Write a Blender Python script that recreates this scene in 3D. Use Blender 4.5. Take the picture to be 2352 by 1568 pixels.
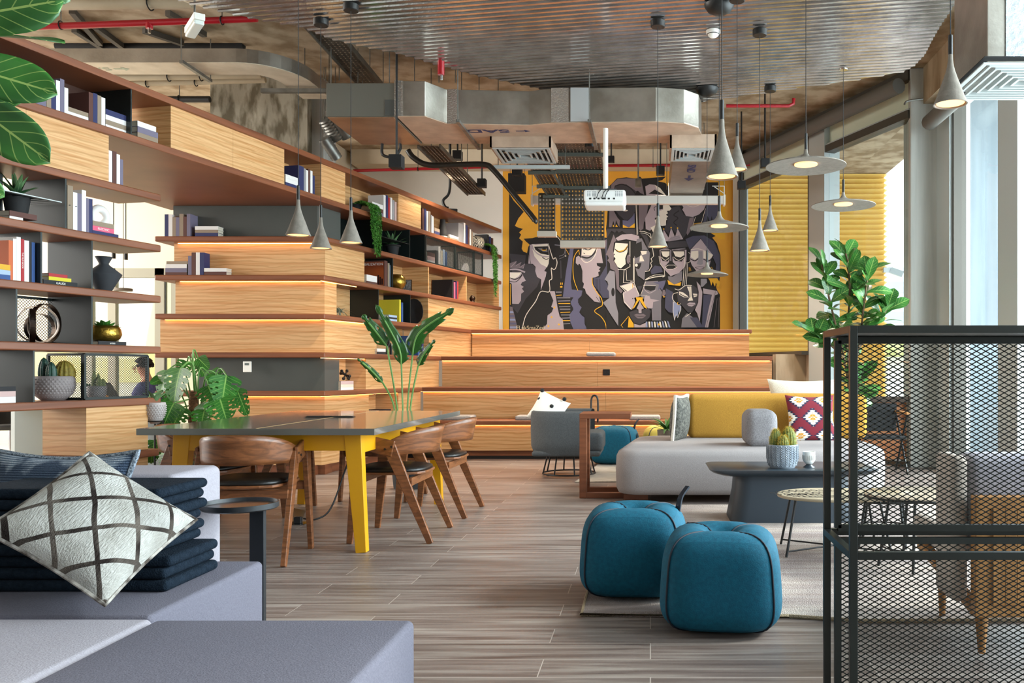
import bpy, math, random
from mathutils import Vector, Matrix
for o in list(bpy.data.objects): bpy.data.objects.remove(o)
SC=bpy.context.scene; COL=SC.collection
RN=random.Random(11)
PI=math.pi
# ---- camera: level view, principal point off centre (shifted lens)
F=2000.; CX=1494.; HY=851.; EH=1.07
cd=bpy.data.cameras.new('camera'); cam=bpy.data.objects.new('camera',cd); COL.objects.link(cam)
cd.sensor_width=36; cd.lens=36*F/2352; cd.shift_x=(1176-CX)/2352; cd.shift_y=(HY-784)/2352
cd.clip_start=.05; cd.clip_end=200
cam.location=(0,0,EH); cam.rotation_euler=(PI/2,0,0); SC.camera=cam
# ---- view and world
SC.view_settings.view_transform='Standard'; SC.view_settings.look='None'
SC.view_settings.exposure=1.36; SC.view_settings.gamma=1; SC.view_settings.use_curve_mapping=False
wd=bpy.data.worlds.new('sky'); SC.world=wd; wd.use_nodes=True
wn=wd.node_tree; bg=wn.nodes['Background']
tc=wn.nodes.new('ShaderNodeTexCoord'); sx=wn.nodes.new('ShaderNodeSeparateXYZ'); rp=wn.nodes.new('ShaderNodeValToRGB')
wn.links.new(tc.outputs['Generated'],sx.inputs[0]); wn.links.new(sx.outputs['Z'],rp.inputs[0]); wn.links.new(rp.outputs[0],bg.inputs[0])
rp.color_ramp.elements[0].position=0; rp.color_ramp.elements[0].color=(.95,.93,.92,1)
rp.color_ramp.elements[1].position=.6; rp.color_ramp.elements[1].color=(.72,.84,1,1)
bg.inputs[1].default_value=1.25
def area(name,loc,rot,sx_,sy_,e,color):
    l=bpy.data.lights.new(name,'AREA'); l.shape='RECTANGLE'; l.size=sx_; l.size_y=sy_; l.energy=e; l.color=color
    o=bpy.data.objects.new(name,l); COL.objects.link(o); o.location=loc; o.rotation_euler=rot; return o
sl=bpy.data.lights.new('sun','SUN'); sl.energy=1.6; sl.angle=math.radians(12); sl.color=(1,.93,.84)
so=bpy.data.objects.new('sun',sl); COL.objects.link(so)
so.rotation_euler=Vector((-.80,-.12,-.58)).to_track_quat('-Z','Y').to_euler()
area('window_daylight',(4.6,5.2,2.2),(0,math.radians(90),0),3.8,8.8,540,(.9,.95,1))
area('room_daylight',(-10.6,8.,2.9),(0,math.radians(-80),0),3.2,8.,300,(1,.95,.86))
# ---- helpers
def s2l(v): return v/12.92 if v<=.04045 else ((v+.055)/1.055)**2.4
def C(h):
    h=h.lstrip('#'); return tuple(s2l(int(h[i:i+2],16)/255) for i in (0,2,4))+(1,)
MATS={}
def PM(name,c1,c2=None,rough=.6,metal=0,sc=(5,5,5),detail=4,bump=0,bsc=None,lo=.35,hi=.65,dist=0,emit=0,spec=None,coat=0,uv=False,wave=None,trans=0):
    if name in MATS: return MATS[name]
    m=bpy.data.materials.new(name); m.use_nodes=True; n=m.node_tree.nodes; L=m.node_tree.links; b=n['Principled BSDF']
    b.inputs['Roughness'].default_value=rough; b.inputs['Metallic'].default_value=metal; b.inputs['Base Color'].default_value=C(c1)
    m.diffuse_color=C(c1)
    if spec is not None: b.inputs['Specular IOR Level'].default_value=spec
    if coat: b.inputs['Coat Weight'].default_value=coat; b.inputs['Coat Roughness'].default_value=.08
    if trans: b.inputs['Transmission Weight'].default_value=trans
    if emit: b.inputs['Emission Color'].default_value=C(c1); b.inputs['Emission Strength'].default_value=emit
    t=n.new('ShaderNodeTexCoord'); mp=n.new('ShaderNodeMapping'); L.new(t.outputs['UV' if uv else 'Object'],mp.inputs[0]); mp.inputs['Scale'].default_value=sc
    if c2:
        if wave:
            nz=n.new('ShaderNodeTexWave'); nz.wave_type='BANDS'; nz.bands_direction=wave[0]; nz.inputs['Scale'].default_value=wave[1]; nz.inputs['Distortion'].default_value=wave[2]; nz.inputs['Detail'].default_value=detail; nz.inputs['Detail Scale'].default_value=wave[3]; out=nz.outputs['Fac']
        else:
            nz=n.new('ShaderNodeTexNoise'); nz.inputs['Scale'].default_value=1; nz.inputs['Detail'].default_value=detail; nz.inputs['Distortion'].default_value=dist; out=nz.outputs['Fac']
        L.new(mp.outputs[0],nz.inputs['Vector']); r=n.new('ShaderNodeValToRGB'); L.new(out,r.inputs[0])
        r.color_ramp.elements[0].position=lo; r.color_ramp.elements[0].color=C(c2); r.color_ramp.elements[1].position=hi; r.color_ramp.elements[1].color=C(c1)
        L.new(r.outputs[0],b.inputs['Base Color'])
    if bump:
        mb=n.new('ShaderNodeMapping'); L.new(t.outputs['Object'],mb.inputs[0]); mb.inputs['Scale'].default_value=bsc or sc
        n2=n.new('ShaderNodeTexNoise'); n2.inputs['Scale'].default_value=1; n2.inputs['Detail'].default_value=3; L.new(mb.outputs[0],n2.inputs['Vector'])
        bp=n.new('ShaderNodeBump'); bp.inputs['Strength'].default_value=bump; bp.inputs['Distance'].default_value=.01; L.new(n2.outputs['Fac'],bp.inputs['Height']); L.new(bp.outputs[0],b.inputs['Normal'])
    MATS[name]=m; return m
def mixover(m,colhex,sc,lo,hi,detail=5):
    """a second stain layer multiplied over the base colour"""
    n=m.node_tree.nodes; L=m.node_tree.links; b=n['Principled BSDF']; src=b.inputs['Base Color'].links[0].from_socket
    t=n.new('ShaderNodeTexCoord'); mp=n.new('ShaderNodeMapping'); mp.inputs['Scale'].default_value=sc; L.new(t.outputs['Object'],mp.inputs[0])
    nz=n.new('ShaderNodeTexNoise'); nz.inputs['Scale'].default_value=1; nz.inputs['Detail'].default_value=detail; L.new(mp.outputs[0],nz.inputs[0])
    r=n.new('ShaderNodeValToRGB'); r.color_ramp.elements[0].position=lo; r.color_ramp.elements[0].color=C(colhex); r.color_ramp.elements[1].position=hi; r.color_ramp.elements[1].color=(1,1,1,1); L.new(nz.outputs['Fac'],r.inputs[0])
    mx=n.new('ShaderNodeMixRGB'); mx.blend_type='MULTIPLY'; mx.inputs[0].default_value=1; L.new(src,mx.inputs[1]); L.new(r.outputs[0],mx.inputs[2]); L.new(mx.outputs[0],b.inputs['Base Color'])
    return m
class B:
    def __init__(s): s.v=[]; s.f=[]; s.m=[]; s.uv={}; s.mi=0
    def add(s,vs,fs,M=None):
        o=len(s.v)
        for v in vs:
            v=Vector(v); s.v.append(M@v if M is not None else v)
        for f in fs: s.f.append([i+o for i in f]); s.m.append(s.mi)
        return o
    def box(s,x0,x1,y0,y1,z0,z1,M=None):
        s.add([(x,y,z) for z in (z0,z1) for x,y in ((x0,y0),(x1,y0),(x1,y1),(x0,y1))],[(3,2,1,0),(4,5,6,7),(0,1,5,4),(1,2,6,5),(2,3,7,6),(3,0,4,7)],M); return s
    def beam(s,a,b,w,h=None,up=(0,0,1),w2=None,h2=None):
        a=Vector(a); b=Vector(b); h=h or w; w2=w2 or w; h2=h2 or (h if w2==w else w2); d=(b-a).normalized(); u=Vector(up)
        if abs(d.dot(u))>.98: u=Vector((0,1,0))
        x=d.cross(u).normalized(); y=x.cross(d)
        vs=[]
        for p,ww,hh in ((a,w,h),(b,w2,h2)):
            for i,j in ((-1,-1),(1,-1),(1,1),(-1,1)): vs.append(p+x*i*ww/2+y*j*hh/2)
        s.add(vs,[(3,2,1,0),(4,5,6,7),(0,1,5,4),(1,2,6,5),(2,3,7,6),(3,0,4,7)]); return s
    def prism(s,poly,z0,z1,M=None):
        n=len(poly)
        if sum(poly[i][0]*poly[(i+1)%n][1]-poly[(i+1)%n][0]*poly[i][1] for i in range(n))<0: poly=poly[::-1]
        s.add([(p[0],p[1],z0) for p in poly]+[(p[0],p[1],z1) for p in poly],[tuple(range(n))[::-1],tuple(range(n,2*n))]+[(i,(i+1)%n,(i+1)%n+n,i+n) for i in range(n)],M); return s
    def tube(s,pts,r,n=8,cap=True,closed=False):
        pts=[Vector(p) for p in pts]; rs=r if isinstance(r,(list,tuple)) else [r]*len(pts); k=len(pts)
        o=len(s.v); pu=None
        for i,p in enumerate(pts):
            d=(pts[(i+1)%k]-pts[i-1]) if closed else (pts[min(i+1,k-1)]-pts[max(i-1,0)])
            if d.length<1e-9: d=Vector((0,0,1))
            d.normalize()
            if pu is None:
                pu=d.cross(Vector((0,0,1)))
                if pu.length<.05: pu=d.cross(Vector((0,1,0)))
            pu=(pu-d*pu.dot(d)).normalized(); q=d.cross(pu)
            for j in range(n):
                a=2*PI*j/n; s.v.append(p+(pu*math.cos(a)+q*math.sin(a))*rs[i])
        for i in range(k if closed else k-1):
            i2=(i+1)%k
            for j in range(n): s.f.append([o+i*n+j,o+i*n+(j+1)%n,o+i2*n+(j+1)%n,o+i2*n+j]); s.m.append(s.mi)
        if cap and not closed:
            s.f.append([o+j for j in range(n)][::-1]); s.m.append(s.mi); s.f.append([o+(k-1)*n+j for j in range(n)]); s.m.append(s.mi)
        return s
    def lathe(s,prof,n=24,M=None,cx=0,cy=0,sx=1,sy=1):
        o=len(s.v); vs=[]; fs=[]; k=len(prof)
        for r,z in prof:
            for j in range(n): a=2*PI*j/n; vs.append((cx+r*sx*math.cos(a),cy+r*sy*math.sin(a),z))
        for i in range(k-1):
            for j in range(n): fs.append((i*n+j,i*n+(j+1)%n,(i+1)*n+(j+1)%n,(i+1)*n+j))
        if prof[0][0]>1e-6: fs.append(tuple(range(n))[::-1])
        if prof[-1][0]>1e-6: fs.append(tuple(range((k-1)*n,k*n)))
        s.add(vs,fs,M); return s
    def grid(s,fn,nu,nv,uv=True,closeu=False):
        o=len(s.v); 
        for i in range(nu+1):
            for j in range(nv+1):
                s.v.append(Vector(fn(i/nu,j/nv)))
                if uv: s.uv[len(s.v)-1]=(i/nu,j/nv)
        for i in range(nu):
            for j in range(nv):
                a=o+i*(nv+1)+j; s.f.append([a,a+nv+1,a+nv+2,a+1]); s.m.append(s.mi)
        return s
    def build(s,name,mats,parent=None,smooth=False,bevel=0,seg=2,sub=0,loc=None,rz=None,fix=True,solid=0):
        me=bpy.data.meshes.new(name); me.from_pydata([tuple(v) for v in s.v],[],s.f)
        if not isinstance(mats,(list,tuple)): mats=[mats]
        for m in mats: me.materials.append(m)
        for p,mi in zip(me.polygons,s.m): p.material_index=mi; p.use_smooth=bool(smooth)
        if s.uv:
            ul=me.uv_layers.new(name='UVMap')
            for l in me.loops: ul.data[l.index].uv=s.uv.get(l.vertex_index,(0,0))
        me.validate(); me.update()
        o=bpy.data.objects.new(name,me); COL.objects.link(o)
        if parent is not None: o.parent=parent
        if loc is not None: o.location=loc
        if rz is not None: o.rotation_euler=(0,0,rz)
        if bevel:
            b=o.modifiers.new('bevel','BEVEL'); b.width=bevel; b.segments=seg; b.limit_method='ANGLE'; b.angle_limit=.6
            if smooth: b.harden_normals=False
        if sub: b=o.modifiers.new('sub','SUBSURF'); b.levels=sub; b.render_levels=sub
        if solid: b=o.modifiers.new('solid','SOLIDIFY'); b.thickness=solid
        if smooth and not sub and smooth!='all': me.set_sharp_from_angle(angle=math.radians(smooth if smooth>2 else 40))
        return o
def T(o,label,cat,group=None):
    o['label']=label; o['category']=cat
    if group: o['group']=group
    return o
def thing(name,label,cat,loc=(0,0,0),rz=0,group=None):
    o=bpy.data.objects.new(name,None); COL.objects.link(o); o.empty_display_size=.1
    o.location=loc; o.rotation_euler=(0,0,rz); T(o,label,cat,group); return o
def S(o): o['kind']='structure'; return o
def wx(px,Y): return (px-CX)*Y/F
def wz(py,Y): return EH-(py-HY)*Y/F
def W(px,py,Y): return Vector((wx(px,Y),Y,wz(py,Y)))
def fl(px,py):
    Y=EH*F/(py-HY); return Vector((wx(px,Y),Y,0))
def copy_tree(o,parent=None):
    c=o.copy(); COL.objects.link(c); c.parent=parent
    for ch in o.children: copy_tree(ch,c)
    return c
def spline(pts,k=6,closed=False):
    P=[Vector(p) for p in pts]; n=len(P); out=[]
    g=lambda i:P[i%n] if closed else P[max(0,min(n-1,i))]
    for i in range(n if closed else n-1):
        a,b,c,d=g(i-1),g(i),g(i+1),g(i+2)
        for j in range(k):
            t=j/k; out.append(.5*((2*b)+(c-a)*t+(2*a-5*b+4*c-d)*t*t+(3*b-a-3*c+d)*t**3))
    if not closed: out.append(P[-1])
    return out
def text(parent,name,s,size,loc,rot,mat,sx=1,align='CENTER',ext=.0005,bold=0):
    cu=bpy.data.curves.new(name,'FONT'); cu.body=s; cu.size=size; cu.align_x=align; cu.align_y='CENTER'; cu.extrude=ext; cu.offset=bold
    t=bpy.data.objects.new(name,cu); COL.objects.link(t)
    dg=bpy.context.evaluated_depsgraph_get(); me=bpy.data.meshes.new_from_object(t.evaluated_get(dg))
    COL.objects.unlink(t); bpy.data.objects.remove(t)
    me.materials.clear(); me.materials.append(mat)
    o=bpy.data.objects.new(name,me); COL.objects.link(o); o.parent=parent; o.location=loc; o.rotation_euler=rot; o.scale=(sx,1,1); return o
# ---- materials
OAK=PM('oak','#d9ac79','#c99c66',rough=.5,sc=(.30,.30,1.),wave=('Z',7.,11.,.7),detail=4,lo=.0,hi=.35); mixover(OAK,'#e3c9a4',(1.5,1.5,70),.3,.6)
WAL=PM('walnut','#8d5334','#6a3a22',rough=.42,sc=(1.2,1.2,22),detail=4,lo=.3,hi=.7)
GREYP=PM('grey_laminate','#4e504b','#484a46',rough=.42,sc=(2,2,2))
DSTEEL=PM('dark_green_steel','#1c2423','#181f1e',rough=.36,metal=.15,sc=(3,3,3))
BLK=PM('black_metal','#161616',rough=.45)
BLKM=PM('matt_black','#1c1c1d',rough=.8)
WHT=PM('white_paint','#efece4',rough=.6)
CREAM=PM('cream_wall','#e9dfc9','#e2d8c2',rough=.85,sc=(1,1,1))
CONC=PM('raw_concrete','#bfae94','#a8967c',rough=.85,sc=(.9,.9,.9),detail=9,bump=.2,bsc=(14,14,14)); mixover(CONC,'#c2b6a4',(4,4,1),.38,.6,9)
CONCL=PM('pale_concrete','#bcbcb6','#a3a39d',rough=.85,sc=(9,9,.5),detail=8,bump=.3,bsc=(30,30,2))
CONCD=PM('column_concrete','#a6a08f','#8b8575',rough=.85,sc=(3,3,1.),detail=10,bump=.3,bsc=(14,14,14)); mixover(CONCD,'#a39c8c',(9,9,3),.4,.55,8)
GALV=PM('galvanised_duct','#b3aea4','#8f897f',rough=.33,metal=.75,sc=(3,3,3),detail=8,bump=.12,bsc=(40,40,40))
GALVD=PM('duct_board','#c9b09a','#b29a86',rough=.5,metal=.15,sc=(6,6,6),detail=6,bump=.1,bsc=(30,30,30))
STEEL=PM('zinc_steel','#8d8c86','#74726c',rough=.42,metal=.7,sc=(10,10,10))
RED=PM('red_pipe','#a01622',rough=.3)
YEL=PM('yellow_paint','#e6aa36','#dfa12e',rough=.7,sc=(2,2,2))
YELM=PM('yellow_metal','#dd9d08',rough=.4)
FRAMEG=PM('grey_aluminium','#b9c0bf',rough=.45,metal=.2)
FRAMED=PM('dark_aluminium','#4b463e',rough=.5,metal=.3)
GRF=PM('lilac_grey_fabric','#aaa5ad','#a19ca4',rough=.95,sc=(160,160,160),bump=.25,bsc=(220,220,220),spec=.2)
GRF2=PM('shaded_lilac_fabric','#72707c','#6a6874',rough=.95,sc=(160,160,160),bump=.25,bsc=(220,220,220),spec=.2)  # same fabric as the lilac grey one, shade painted in as a darker colour
LGF=PM('light_sofa_fabric','#a59d9b','#989190',rough=.95,sc=(200,200,200),bump=.3,bsc=(260,260,260),spec=.2)
CONW=PM('lamp_concrete','#888076','#7c756b',rough=.9,sc=(30,30,30),bump=.15,bsc=(80,80,80))
BULB=PM('lamp_glow','#ffb870',emit=1.1)
LED=PM('led_strip','#ffa655',emit=9)
GLASSM=bpy.data.materials.new('window_glass'); GLASSM.use_nodes=True
_n=GLASSM.node_tree.nodes; _l=GLASSM.node_tree.links; _n.remove(_n['Principled BSDF'])
_t=_n.new('ShaderNodeBsdfTransparent'); _t.inputs[0].default_value=(.90,.96,.97,1); _g=_n.new('ShaderNodeBsdfGlossy'); _g.inputs['Roughness'].default_value=.02
_f=_n.new('ShaderNodeLayerWeight'); _f.inputs['Blend'].default_value=.5; _p=_n.new('ShaderNodeMath'); _p.operation='POWER'; _p.inputs[1].default_value=4; _q=_n.new('ShaderNodeMath'); _q.operation='MULTIPLY_ADD'; _q.inputs[1].default_value=.5; _q.inputs[2].default_value=.03; _x=_n.new('ShaderNodeMixShader')
_l.new(_f.outputs['Facing'],_p.inputs[0]); _l.new(_p.outputs[0],_q.inputs[0]); _l.new(_q.outputs[0],_x.inputs[0]); _l.new(_t.outputs[0],_x.inputs[1]); _l.new(_g.outputs[0],_x.inputs[2]); _l.new(_x.outputs[0],_n['Material Output'].inputs[0])
# floor: wood-look planks, 1.2 x .19 m, pale joints
FLM=bpy.data.materials.new('plank_floor'); FLM.use_nodes=True
def _floor():
    n=FLM.node_tree.nodes; L=FLM.node_tree.links; b=n['Principled BSDF']
    t=n.new('ShaderNodeTexCoord'); br=n.new('ShaderNodeTexBrick'); L.new(t.outputs['Object'],br.inputs['Vector'])
    br.inputs['Scale'].default_value=1; br.inputs['Brick Width'].default_value=1.2; br.inputs['Row Height'].default_value=.19; br.inputs['Mortar Size'].default_value=.0022; br.inputs['Mortar Smooth'].default_value=.2
    br.offset=.33; br.inputs['Color1'].default_value=(.2,.2,.2,1); br.inputs['Color2'].default_value=(.8,.8,.8,1); br.inputs['Mortar'].default_value=(.5,.5,.5,1)
    mp=n.new('ShaderNodeMapping'); mp.inputs['Scale'].default_value=(1.5,26,1); L.new(t.outputs['Object'],mp.inputs[0])
    ad=n.new('ShaderNodeVectorMath'); ad.operation='MULTIPLY_ADD'; L.new(br.outputs['Color'],ad.inputs[0]); ad.inputs[1].default_value=(9,9,9); L.new(mp.outputs[0],ad.inputs[2])
    nz=n.new('ShaderNodeTexNoise'); nz.inputs['Scale'].default_value=1; nz.inputs['Detail'].default_value=7; nz.inputs['Distortion'].default_value=.5; L.new(ad.outputs[0],nz.inputs['Vector'])
    r=n.new('ShaderNodeValToRGB'); L.new(nz.outputs['Fac'],r.inputs[0]); e=r.color_ramp.elements
    e[0].position=.28; e[0].color=C('#5b4c46'); e[1].position=.74; e[1].color=C('#a39990'); x=e.new(.5); x.color=C('#7f716a')
    mx=n.new('ShaderNodeMixRGB'); mx.blend_type='SOFT_LIGHT'; mx.inputs[0].default_value=.35; L.new(r.outputs[0],mx.inputs[1]); L.new(br.outputs['Color'],mx.inputs[2])
    m2=n.new('ShaderNodeMixRGB'); L.new(br.outputs['Fac'],m2.inputs[0]); L.new(mx.outputs[0],m2.inputs[1]); m2.inputs[2].default_value=C('#b3a79e'); L.new(m2.outputs[0],b.inputs['Base Color'])
    rr=n.new('ShaderNodeMapRange'); rr.inputs[3].default_value=.30; rr.inputs[4].default_value=.5; L.new(nz.outputs['Fac'],rr.inputs[0]); L.new(rr.outputs[0],b.inputs['Roughness'])
    bp=n.new('ShaderNodeBump'); bp.inputs['Strength'].default_value=.15; bp.inputs['Distance'].default_value=.004; L.new(nz.outputs['Fac'],bp.inputs['Height']); L.new(bp.outputs[0],b.inputs['Normal'])
_floor()
# ================= SETTING =================
WY=13.6; SLAB=4.4
S(B().box(-14,3.9,-1.5,WY+.2,-.12,0).build('floor',FLM))
S(B().box(-14,3.45,-1.5,WY+.2,SLAB,SLAB+.35).build('ceiling',CONC))
S(B().box(-4.6,1.32,WY,WY+.2,0,SLAB).build('wall_back',PM('off_white_wall','#e6e1d8','#dfdad0',rough=.85,sc=(1,1,1))))
# the other room, seen through the open shelves
S(B().box(-14,-4.75,12.6,12.8,0,SLAB).build('wall_far_room',CREAM))
S(B().box(-4.75,-4.6,12.6,WY+.2,0,SLAB).build('wall_return',CREAM))
S(B().box(-9.9,-4.62,8.2,13.6,-.002,.012).build('trim_1',PM('pale_room_floor','#d8cfc0',rough=.5)))
# corrugated ceiling sheet: real ridges, curved outline
bd=[(408,0),(446,13),(520,30),(600,47),(690,62),(760,90),(830,107),(910,122),(1000,148),(1100,175),(1200,195),(1300,218),(1400,237),(1480,245),(1540,243),(1650,228),(1750,215),(1850,200),(1950,187),(2020,175),(2075,165),(2100,152),(2125,125),(2140,95),(2160,60),(2200,0)]
ZC=3.95
outl=[]
for px,py in bd:
    Y=(ZC-EH)*F/(HY-py); outl.append(Vector((wx(px,Y),Y)))
outl+= [Vector(p) for p in ((2.75,6.1),(3.1,5),(3.15,3.5),(3.0,1),(2.4,-1),(-2,-1.4),(-5,-1),(-5.2,2),(-5,4.2),(-4.3,5.9))]
ang=math.radians(-10.7); ca,sa=math.cos(ang),math.sin(ang)
rot=[Vector((p.x*ca+p.y*sa,-p.x*sa+p.y*ca)) for p in outl]
b=B(); PER=.08; bm0=min(p.y for p in rot); bm1=max(p.y for p in rot); prof=[(0,0),(.60,0),(.68,1),(.80,1),(.88,0)]
k=int(bm0/PER)-1; prev=None
while k*PER<bm1:
    for fr,h in prof:
        y=(k+fr)*PER
        xs=sorted(p.x+(q.x-p.x)*(y-p.y)/(q.y-p.y) for p,q in zip(rot,rot[1:]+rot[:1]) if (p.y-y)*(q.y-y)<0)
        if len(xs)<2: prev=None; continue
        x0,x1=xs[0],xs[-1]; i=len(b.v)
        for x in (x0,x1): b.v.append(Vector((x*ca-y*sa,x*sa+y*ca,ZC-h*.011+.004)))
        if prev is not None: b.f.append([prev,i,i+1,prev+1]); b.m.append(0)
        prev=i
    k+=1
CORR=PM('corrugated_zinc','#d6d4d2','#bab7b4',rough=.17,metal=.95,sc=(6,6,6),detail=8,bump=.12,bsc=(25,25,25))
co=b.build('corrugated_ceiling_panel',CORR,solid=.004); T(co,'large corrugated galvanised metal ceiling sheet with a curved edge','ceiling panel')
# concrete column behind the bookcase, and cross beams on the slab
S(B().box(wx(483,9.77),wx(706,9.77),9.77,10.3,0,SLAB).build('trim_2',CONCD))
S(B().box(-3.9,-3.72,9.9,10.3,0,SLAB).build('trim_3',CONCL))
S(B().box(-4.5,1.3,13.1,13.6,4.18,SLAB).build('trim_4',PM('cream_beam','#d6c8ae','#c3b498',rough=.8,sc=(2,2,2))))
# mural ground: yellow wall paint
S(B().box(wx(1155,WY),1.30,WY-.006,WY,1.3,4.36).build('trim_5',YEL))
S(B().box(wx(1660,WY)+.16,1.32,WY-.06,WY-.005,0,4.36).build('trim_6',FRAMED))
# ---- angled window wall  A(far) -> column
Bp=Vector((1.3,13.55)); A=Vector((2.86,9.62)); du=(A-Bp).normalized(); LEN=(A-Bp).length; rw=math.atan2(du.y,du.x)
def tw(px):   # length along the window wall at image column px
    k=(px-CX)/F; # Bp+t*du : x=k*y
    return (k*Bp.y-Bp.x)/(du.x-k*du.y)
def wallobj(bb,name,mat,**k): return bb.build(name,mat,loc=(Bp.x,Bp.y,0),rz=rw,**k)
t1,t2=tw(1862),tw(1898)
S(wallobj(B().box(.55,t1,.0,.22,0,1.28),'wall_window',CONC))
wf=wallobj(B().box(0,LEN,-.02,.16,4.28,4.42),'window_1',FRAMED); S(wf)
for (x0,x1,y0,y1,z0,z1,m,nm) in ((.02,.2,-.03,.14,0,4.28,FRAMEG,'window_frame'),(t1,t2,-.03,.2,0,4.28,FRAMEG,'window_frame'),(.2,.235,-.02,.1,1.3,4.1,FRAMED,'window_frame'),(t1-.04,t1,-.02,.1,1.3,4.28,FRAMED,'window_frame'),
    (0,LEN,-.02,.12,3.86,3.95,FRAMED,'window_transom'),(0,LEN,-.01,.1,3.95,3.97,FRAMEG,'window_transom'),(.2,t1,-.14,.2,1.28,1.33,FRAMED,'window_sill'),(t2,LEN,-.04,.16,0,.06,FRAMED,'window_sill')):
    B().box(x0,x1,y0,y1,z0,z1).build(nm,m,wf)
B().box(0,LEN,.05,.058,3.97,4.28).build('window_fascia',PM('frosted_panel','#dfe6cf',rough=.3),wf)
B().box(.2,t1,.04,.048,1.3,3.9).build('window_pane',GLASSM,wf); B().box(t2,LEN,.04,.048,.05,3.9).build('window_pane',GLASSM,wf)
# roller blind tube along the head of the windows
b=B(); b.tube([(0,-.14,4.2),(LEN,-.14,4.2)],.085,12); rb=wallobj(b,'roller_blind',PM('blind_grey','#5c5953',rough=.6),smooth=1)
T(rb,'rolled up dark grey blind running above the far angled windows','blind')
# concrete column at the corner
S(B().prism([(2.86,9.58),(3.22,9.55),(3.22,10.05),(2.92,10.05)],0,SLAB).build('wall_column',CONCL,bevel=.012))
S(B().box(3.0,3.5,-1.2,9.7,4.0,4.42).build('trim_7',CONC))
# right hand window wall, X = 3.2
w2=S(B().box(3.2,3.34,-1.0,9.7,3.86,4.02).build('window_2',FRAMEG))
for (y0,y1,x0,x1) in ((9.15,9.56,3.14,3.36),(7.45,7.87,3.14,3.36),(5.2,5.5,3.14,3.36),(3.0,3.3,3.14,3.36),(.8,1.1,3.14,3.36)): B().box(x0,x1,y0,y1,0,4.0).build('window_frame',FRAMEG,w2)
for y in (9.12,7.88): B().box(3.17,3.3,y-.02,y+.02,0,4.0).build('window_frame',FRAMED,w2)
B().box(3.16,3.36,-1,9.7,0,.07).build('window_sill',FRAMED,w2)
B().box(3.25,3.258,-1,9.6,.05,3.9).build('window_pane',GLASSM,w2)
b=B(); b.tube([(2.98,9.3,3.72),(2.98,1.0,3.72)],.085,12); T(b.build('roller_blind',PM('blind_grey','#5c5953'),smooth=1),'rolled up dark grey blind along the nearer right hand windows','blind')
# ---- outside
OUTG=PM('paving_outside','#d8d4cc','#cbc6bd',rough=.9,sc=(1,1,1))
S(B().box(1.33,40,13.9,60,-.2,-.1).box(3.9,40,-10,13.9,-.2,-.1).build('ground_outside',OUTG))
b=B(); P=.088; X0,X1=1.36,4.02; YF=15.0; z=-.1; seg=[]
n=0
while z<4.7:
    b.add([(X0,YF,z),(X1,YF,z),(X1,YF-.075,z+P*.62),(X0,YF-.075,z+P*.62)],[(0,1,2,3)])
    b.add([(X0,YF-.075,z+P*.62),(X1,YF-.075,z+P*.62),(X1,YF,z+P),(X0,YF,z+P)],[(0,1,2,3)])
    b.add([(X1,YF,z),(X1,YF+.4,z),(X1,YF+.4,z+P),(X1,YF,z+P),(X1+.0,YF-.055,z+P*.62)],[(0,1,2,3),(0,3,4)])
    # sawtooth side return
    b.add([(X1,YF,z),(X1,YF-.075,z+P*.62),(X1+.06,YF,z+P*.62),(X1,YF,z+P)],[(0,2,1),(1,2,3)])
    z+=P
lv=b.build('louvred_facade',PM('yellow_cladding','#e6c26c','#dfb85e',rough=.5,sc=(1,1,1))); T(lv,'yellow folded metal cladding outside beyond the far windows','facade cladding')
S(B().box(1.3,4.05,9.2,15.4,4.45,4.7).build('ceiling_outside',CONC))
oc=B().box(3.55,4.13,10.0,10.55,-.1,4.6).build('concrete_pillar',PM('outdoor_concrete','#6f777b','#636b6f',rough=.85,sc=(9,9,.6),detail=8),bevel=.01); T(oc,'pale board marked concrete pillar outside the right hand glass','pillar')
ow=B().box(3.3,12,18,18.25,-.1,1.35).build('garden_wall',PM('white_render','#e8e8e6',rough=.9)); T(ow,'low white rendered wall outside beyond the fig tree','wall')
b=B(); b.box(9.4,17,44,52,0,6.3); 
bl=thing('office_block','pale distant office block beyond the garden wall','building',(0,0,0)); b.build('wall',PM('far_wall','#e9ecee',rough=.9),bl)
for z in (1.9,3.5,5.0): B().box(9.3,17,43.85,44,z,z+.55).build('window_band',PM('far_glass','#bcc8ce',rough=.4),bl)
b=B(); b.box(3.4,12,17.6,17.9,1.35,1.75); T(b.build('hedge_row',PM('pale_hedge','#b9c07a','#dfe0a8',rough=1,sc=(9,9,9),bump=1,bsc=(30,30,30)),bevel=.08,seg=3,smooth=1),'pale yellow green hedge on top of the white garden wall','hedge')
sg=thing('security_camera','small grey camera on a bracket at the edge of yellow cladding','camera',W(2045,620,14.9)); B().box(-.12,.0,-.04,.04,-.04,.04).build('bracket',FRAMEG,sg); B().beam((0,0,0),(.2,-.05,-.08),.1).build('housing',FRAMEG,sg)
# concrete plinth + orange timber panel right of the sofa (through the glass edge)
op=B().box(2.05,2.86,9.72,9.8,.08,.72).build('timber_bench',PM('orange_timber','#b8733a','#9c5a2a',rough=.5,sc=(2,2,20))); T(op,'low orange brown timber bench front beside the concrete column','bench')
B().box(2.0,2.86,9.62,9.82,.72,.78).build('seat',PM('dark_edge','#43301f'),op)
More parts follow.
